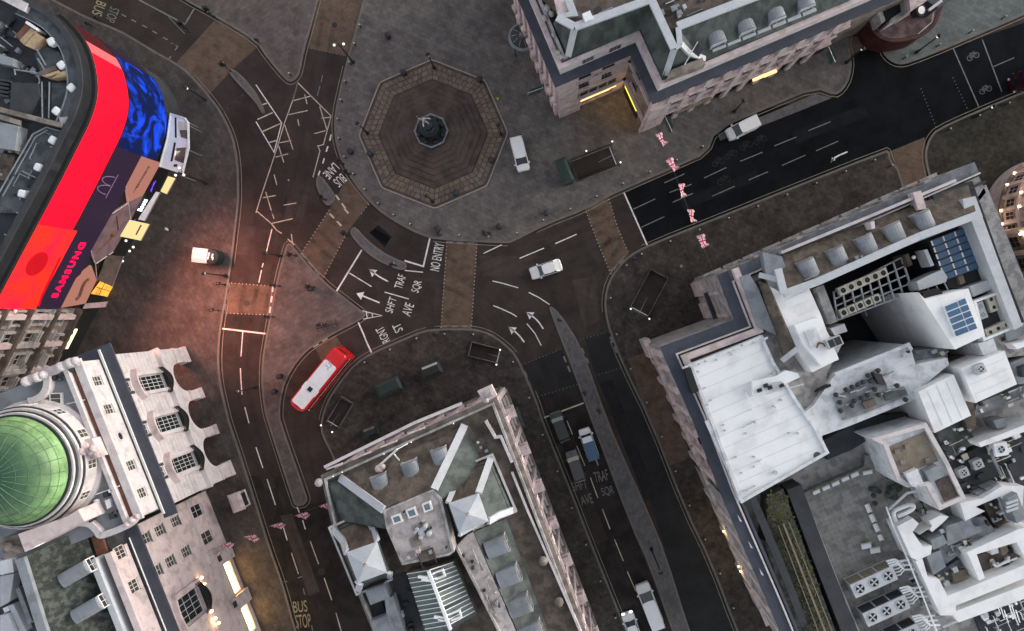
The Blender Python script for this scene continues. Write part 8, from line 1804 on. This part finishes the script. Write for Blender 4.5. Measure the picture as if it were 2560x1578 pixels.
# ------------------------------------------------------------------ lamp posts, signals, bollards, bins
def lamp_post(px, py, h, label, arms=1, glow='lamp_glow', z=PZ, grp='street lamps'):
    c = W2(px, py); o = thing('street_lamp', label, 'street lamp', (c[0], c[1], z), random.uniform(0, 3), grp)
    build(MB().lathe((0, 0), [(.24, 0), (.26, .3), (.16, .5), (.14, 1.1), (.1, 1.3), (.075, h - .5), (.12, h - .4), (.05, h - .2)], 10), 'column', 'iron', o, local=True)
    if arms == 1:
        build(MB().lathe((0, 0), [(.12, h - .2), (.26, h + .25), (.24, h + .3)], 8), 'lantern', glow, o, local=True); build(MB().lathe((0, 0), [(.3, h + .3), (.16, h + .5), (.04, h + .62)], 8), 'lantern_cap', 'iron', o, local=True)
    else:
        for k in range(arms):
            a = 2 * math.pi * k / arms; x, y = .62 * math.cos(a), .62 * math.sin(a)
            build(MB().path([(0, 0, h - .6), (x * .7, y * .7, h - .5), (x, y, h - .2)], .04, 5), 'bracket', 'iron', o, local=True); build(MB().ball((x, y, h), .17, 9, 6), 'globe', glow, o, local=True)
        build(MB().ball((0, 0, h + .15), .14, 8, 5), 'finial', 'iron', o, local=True)
    return o
for px, py, h, lab, ar in ((1087, 172, 5.4, 'black lamp post at the top corner of the fountain steps', 1), (920, 334, 5.2, 'black lamp post at the left corner of the fountain steps', 1), (1083, 505, 5.0, 'black lamp post at the bottom corner of the fountain steps', 1), (1254, 338, 5.2, 'black lamp post at the right corner of the fountain steps', 1), (518, 458, 7.6, 'tall lamp post with white globes beside the white canopy', 3), (515, 250, 5.4, 'black lamp post on the pavement facing the blue screen', 1), (1628, 1372, 9.6, 'tall lamp post on the long median by the waiting vans', 1), (566, 690, 6.6, 'lamp post on the pavement edge below the vendor stall', 1), (884, 157, 7.0, 'lamp post at the bottom of the tan crossing above the fountain', 2), (700, 640, 5.0, 'lamp post near the tip of the triangular plaza', 1), (640, 968, 6.0, 'lamp post at the left edge of the plaza above the tail', 1), (2115, 158, 5.5, 'lamp post at the corner of the side street', 1), (2290, 132, 6.0, 'lamp post on the pale pavement at the top right', 1), (1835, 280, 5.0, 'lamp post beside the lay-by van', 1), (2430, 293, 5.0, 'lamp post on the pavement by the stop lines', 1)):
    lamp_post(px, py, h, lab, ar)
def signal(px, py, ang, h, label, z=PZ, arm=False):
    c = W2(px, py); o = thing('traffic_signal', label, 'traffic light', (c[0], c[1], z), math.radians(ang), 'traffic signals')
    build(MB().tube((0, 0, 0), (0, 0, h), .06, n=8), 'pole', 'iron', o, local=True); build(MB().lathe((0, 0), [(.16, 0), (.14, .12), (.07, .2)], 8), 'base', 'iron', o, local=True)
    hd = build(MB().box(.04, .3, -.2, .2, h - 1.0, h + .1), 'signal_head', 'iron', o, local=True); build(MB().box(-.32, -.06, -.18, .18, h - .9, h), 'signal_head', 'iron', o, local=True)
    for k, m in enumerate(('tail_red', 'plant_cream', 'kiosk_green')): build(MB().tube((.3, 0, h - .08 - .33 * k), (.36, 0, h - .08 - .33 * k), .1, n=8), 'lens', m, hd, local=True)
    build(MB().box(-.1, .14, .12, .3, h - 1.8, h - 1.3), 'push_box', 'iron', o, local=True)
for px, py, a, h, lab in ((547, 776, 0, 3.3, 'traffic signal at the lower left of the left crossing'), (563, 712, 10, 3.3, 'traffic signal at the upper left of the left crossing'), (700, 715, 180, 3.3, 'traffic signal at the upper right of the left crossing'), (684, 792, 180, 3.2, 'traffic signal at the lower right of the left crossing'), (741, 640, 60, 3.3, 'traffic signal beside the tip of the triangular plaza'), (872, 588, 220, 3.2, 'traffic signal at the head of the curved median'), (990, 664, 30, 3.1, 'traffic signal at the tail of the curved median'), (816, 500, 230, 3.2, 'traffic signal on the leaf shaped island'), (786, 718, 80, 3.3, 'traffic signal on the plaza edge by the tan crossing'), (815, 812, 20, 3.3, 'traffic signal on the plaza above the bus'), (860, 411, 200, 3.2, 'traffic signal left of the bus lane lettering'), (875, 436, 230, 3.0, 'traffic signal right of the bus lane lettering'), (1102, 588, 90, 3.2, 'traffic signal at the top left of the middle crossing'), (1214, 588, 90, 3.2, 'traffic signal at the top right of the middle crossing'), (1090, 836, -90, 3.2, 'traffic signal at the bottom left of the middle crossing'), (1180, 838, -90, 3.2, 'traffic signal at the bottom right of the middle crossing'), (1398, 800, 150, 3.3, 'traffic signal near the pointed tip of the long median'), (1460, 978, 110, 3.2, 'traffic signal on the long median by the dark crossing'), (1495, 1022, 110, 3.2, 'traffic signal on the long median opposite the stop line'), (1538, 820, 180, 3.2, 'traffic signal on the kerb right of the dark crossing'), (1588, 648, 200, 3.2, 'traffic signal at the foot of the right hand crossing'), (578, 178, 40, 3.3, 'traffic signal at the head of the lens shaped island'), (475, 78, 200, 3.3, 'traffic signal at the upper road split'), (538, 42, 200, 3.2, 'traffic signal on the upper pavement edge')):
    signal(px, py, a, h, lab)
bp = bpy.data.meshes.new('post'); q = MB().lathe((0, 0), [(.12, 0), (.11, .1), (.08, .15), (.08, .95), (.11, 1.0), (.11, 1.05)], 8); bp.from_pydata(q.v, [], q.f); bp.materials.append(MAT['iron'])
bc = bpy.data.meshes.new('cap'); q = MB().lathe((0, 0), [(.12, 1.05), (.13, 1.1), (.09, 1.17), (.01, 1.2)], 8); bc.from_pydata(q.v, [], q.f); bc.materials.append(MAT['bollard_cap'])
def bollards(key, i0, i1, step, label):
    e, s = part_of(key, i0, i1); e = offset(e, s * .75)
    for p, a in walk(e, step, -.8):
        o = thing('bollard', label, 'bollard', (p[0], p[1], PZ), 0, label)
        for n_, m_ in (('post', bp), ('cap', bc)): c = bpy.data.objects.new(n_, m_); COL.objects.link(c); c.parent = o
bollards('centre', .07, .42, 2.7, 'pale capped bollard along the left kerb of the fountain pavement'); bollards('centre', .45, .72, 4.1, 'pale capped bollard along the kerb below the fountain pavement'); bollards('south_east', .1, .46, 4.4, 'pale capped bollard along the kerb before the white roofed block'); bollards('south_east', .46, .98, 5.2, 'pale capped bollard along the median road kerb on the right')
bollards('south', .33, .62, 4.0, 'pale capped bollard along the curved kerb behind the bus'); bollards('north', .40, .66, 2.2, 'pale capped bollard round the pointed upper pavement'); bollards('south', .66, .98, 5.5, 'pale capped bollard along the kerb by the queuing taxis'); bollards('north_east', .2, .9, 5.0, 'pale capped bollard on the pale upper right pavement'); bollards('east', .1, .7, 4.5, 'pale capped bollard on the right hand pavement by the side entry')
for px, py, lab in ((1012, 187, 'upper left of the fountain steps'), (1201, 204, 'upper right of the fountain steps'), (929, 388, 'lower left of the fountain steps'), (1229, 404, 'lower right of the fountain steps'), (1141, 486, 'lower edge of the fountain steps'), (1097, 573, 'kerb below the fountain'), (1249, 568, 'pavement below the fountain near the middle crossing'), (1366, 535, 'kerb halfway to the right hand crossing'), (690, 978, 'plaza tail'), (704, 940, 'plaza by the bus'), (780, 722, 'centre of the triangular plaza'), (880, 382, 'left kerb of the fountain pavement'), (973, 95, 'open pavement above the fountain')):
    c = W2(px, py); o = thing('litter_bin', 'black litter bin at the ' + lab, 'bin', (c[0], c[1], PZ), 0, 'litter bins')
    build(MB().lathe((0, 0), [(.3, 0), (.36, .1), (.38, 1.0), (.42, 1.05), (.4, 1.12)], 12), 'drum', 'iron', o, local=True); build(MB().lathe((0, 0), [(.42, 1.12), (.3, 1.3), (.05, 1.36)], 12), 'lid', 'roof_dark', o, local=True)
mb = MB(); o = thing('cycle_rack', 'dark cycle rack with hoops near the stall of the plaza', 'cycle rack', (*W2(820, 815), PZ), math.radians(15))
# ------------------------------------------------------------------ union flags on wires
mat('flag_white', (.66, .52, .54), .8, .08, 3, 9); mat('flag_red', (.42, .03, .08), .8, .08, 3, 9); mat('flag_blue', (.015, .017, .04), .8, .1, 3, 9); mat('wire', (.05, .05, .05), .6, 0)
def flag_parts():
    """waving union flag as a fine grid, cells sorted by colour; thin double skin"""
    W_, H_, NXc, NZc = 1.75, 1.1, 30, 18
    def pos(i, k):
        u, v = i / NXc, k / NZc; x = (u - .5) * W_ * (1 - .10 * v); z = -v * H_
        return (x, .20 * v * math.sin(u * 7.0 + .6) + .10 * math.sin(v * 3 + u * 3), z)
    cells = {'field': MB(), 'saltire': MB(), 'saltire_red': MB(), 'cross_border': MB(), 'cross': MB()}
    for i in range(NXc):
        for k in range(NZc):
            u, v = ((i + .5) / NXc - .5) * W_, ((k + .5) / NZc - .5) * H_; dg = min(abs(v - u * H_ / W_), abs(v + u * H_ / W_)) * .85
            n_ = 'cross' if abs(u) < .13 or abs(v) < .12 else 'cross_border' if abs(u) < .23 or abs(v) < .21 else 'saltire_red' if dg < .04 else 'saltire' if dg < .16 else 'field'
            q = [pos(i, k), pos(i + 1, k), pos(i + 1, k + 1), pos(i, k + 1)]; cells[n_].face(q); cells[n_].face([(x, y + .006, z) for x, y, z in q[::-1]])
    return [(n_, {'field': 'flag_blue', 'saltire': 'flag_white', 'saltire_red': 'flag_red', 'cross_border': 'flag_white', 'cross': 'flag_red'}[n_], m_) for n_, m_ in cells.items()]
def bunting(pts, ends, z, labels, tilt, wirelabel, grp):
    a, b = W(*ends[0], z + .4), W(*ends[1], z + .4); wv = Vector(b) - Vector(a); ang = math.atan2(wv.y, wv.x)
    pth = []
    for k in range(17): f_ = k / 16; p = Vector(a) + wv * f_; pth.append((p.x, p.y, p.z - .4 * 4 * f_ * (1 - f_)))
    solo(MB().path(pth, .02, 5), 'flag_wire', 'wire', wirelabel, 'wire')
    first = None
    for i, (x, y) in enumerate(pts):
        c = W(x, y, z); c = (c[0], c[1], z)
        if first is None:
            o = thing('union_flag', labels[i], 'flag', c, ang, grp)
            for n_, m_, q in flag_parts(): build(q, n_, m_, o, local=True)
            first = o
        else: o = dup(first, c, ang, labels[i], grp)
        o.rotation_euler = (math.radians(tilt + random.uniform(-14, 14)), math.radians(random.uniform(-14, 14)), ang + math.radians(random.uniform(-16, 16)))
ordw = ['first', 'second', 'third', 'fourth', 'fifth']
bunting([(1648, 352), (1674, 416), (1699, 478), (1722, 540), (1748, 606)], ((1636, 300), (1800, 720)), 12.0, ['%s union flag from the top on the wire over the black road' % w_ for w_ in ordw], 62, 'wire carrying union flags over the black road', 'union flags over the black road')
bunting([(560, 1362), (624, 1340), (690, 1312), (752, 1286), (812, 1262)], ((520, 1378), (862, 1240)), 12.0, ['%s union flag from the left on the wire beside the mansard block' % w_ for w_ in ordw], -38, 'wire carrying union flags beside the mansard block', 'union flags beside the mansard block')
# ------------------------------------------------------------------ people
Vp = [(0, 0, .95), (0, 0, 1.15), (0, 0, 1.38), (0, 0, 1.5), (.02, 0, 1.62), (.02, 0, 1.72), (.02, .1, .9), (.1, .11, .5), (.0, .12, .07), (.14, .12, .04), (-.02, -.1, .9), (-.06, -.11, .5), (-.2, -.12, .07), (-.06, -.12, .04), (0, .2, 1.4), (-.06, .25, 1.12), (.06, .26, .86), (.1, .26, .78), (0, -.2, 1.4), (.04, -.25, 1.12), (.16, -.26, .88), (.2, -.26, .8)]
Ep = [(0, 1), (1, 2), (2, 3), (3, 4), (4, 5), (0, 6), (6, 7), (7, 8), (8, 9), (0, 10), (10, 11), (11, 12), (12, 13), (2, 14), (14, 15), (15, 16), (16, 17), (2, 18), (18, 19), (19, 20), (20, 21)]
Rp = [.16, .15, .17, .06, .10, .085, .1, .07, .05, .045, .1, .07, .05, .045, .075, .055, .04, .035, .075, .055, .04, .035]
pm = skin_mesh('body', Vp, Ep, Rp); pm.materials.append(None)
hair = MB().ball((0.0, 0, 1.72), .115, 9, 6); hm = bpy.data.meshes.new('hair'); hm.from_pydata(hair.v, [], hair.f); hm.materials.append(MAT['iron'])
jk = MB().loft([[(.17 * math.cos(a) * s_, .24 * math.sin(a) * s_, z_) for a in [2 * math.pi * k / 12 for k in range(12)]] for s_, z_ in ((1.0, .82), (1.02, 1.1), (1.0, 1.36), (.55, 1.5))]); jm = bpy.data.meshes.new('jacket'); jm.from_pydata(jk.v, [], jk.f); jm.materials.append(None)
mat('cloth_dark', (.02, .02, .024), .9, .2, 3, 9); mat('cloth_hivis', (.55, .75, .04), .7, .1, 3, 9, emit=(.6, .9, .05), estr=.0); mat('cloth_pale', (.5, .5, .5), .9, .1, 3, 9); mat('skin_tone', (.28, .17, .12), .6, .1, 3, 9)
for px, py, a, cl_, lab in ((1247, 252, 30, 'cloth_hivis', 'person in a yellow hi-vis jacket right of the fountain steps'), (427, 576, 200, 'cloth_pale', 'person in a pale top walking before the screen building'), (255, 52, 300, 'cloth_dark', 'person in dark clothes on the pavement above the screens'), (232, 66, 130, 'cloth_dark', 'person in dark clothes beside the bus stop lettering'), (650, 108, 90, 'cloth_dark', 'person in dark clothes on the upper pavement'), (1303, 345, 20, 'cloth_dark', 'person in dark clothes standing behind the parked white van'), (1700, 668, 250, 'cloth_pale', 'person in a pale top near the pink corner pavilion'), (1225, 735 - 150, 60, 'cloth_dark', 'person in dark clothes at the kerb below the fountain')):
    c = W2(px, py); o = thing('person', lab, 'person', (c[0], c[1], PZ), math.radians(a), 'pedestrians')
    for n_, m_, mt in (('body', pm, 'skin_tone' if cl_ == 'x' else 'cloth_dark'), ('jacket', jm, cl_), ('hair', hm, 'iron')):
        ch = bpy.data.objects.new(n_, m_); COL.objects.link(ch); ch.parent = o
        if n_ != 'hair': ch.material_slots[0].link = 'OBJECT'; ch.material_slots[0].material = MAT[mt]
# cycle rack parts
rk = bpy.data.objects['cycle_rack']
for k in range(5): build(MB().path([(.7 * k - 1.4, -.4, 0), (.7 * k - 1.4, -.38, .7), (.7 * k - 1.4, 0, .8), (.7 * k - 1.4, .38, .7), (.7 * k - 1.4, .4, 0)], .035, 6), 'hoop', 'iron', rk, local=True)
build(MB().box(-1.6, 1.6, -.06, .06, .0, .05), 'base_rail', 'iron', rk, local=True)
SC.cycles.max_bounces = 5; SC.cycles.diffuse_bounces = 3; SC.cycles.glossy_bounces = 2; SC.cycles.transmission_bounces = 2; SC.cycles.sample_clamp_indirect = 4
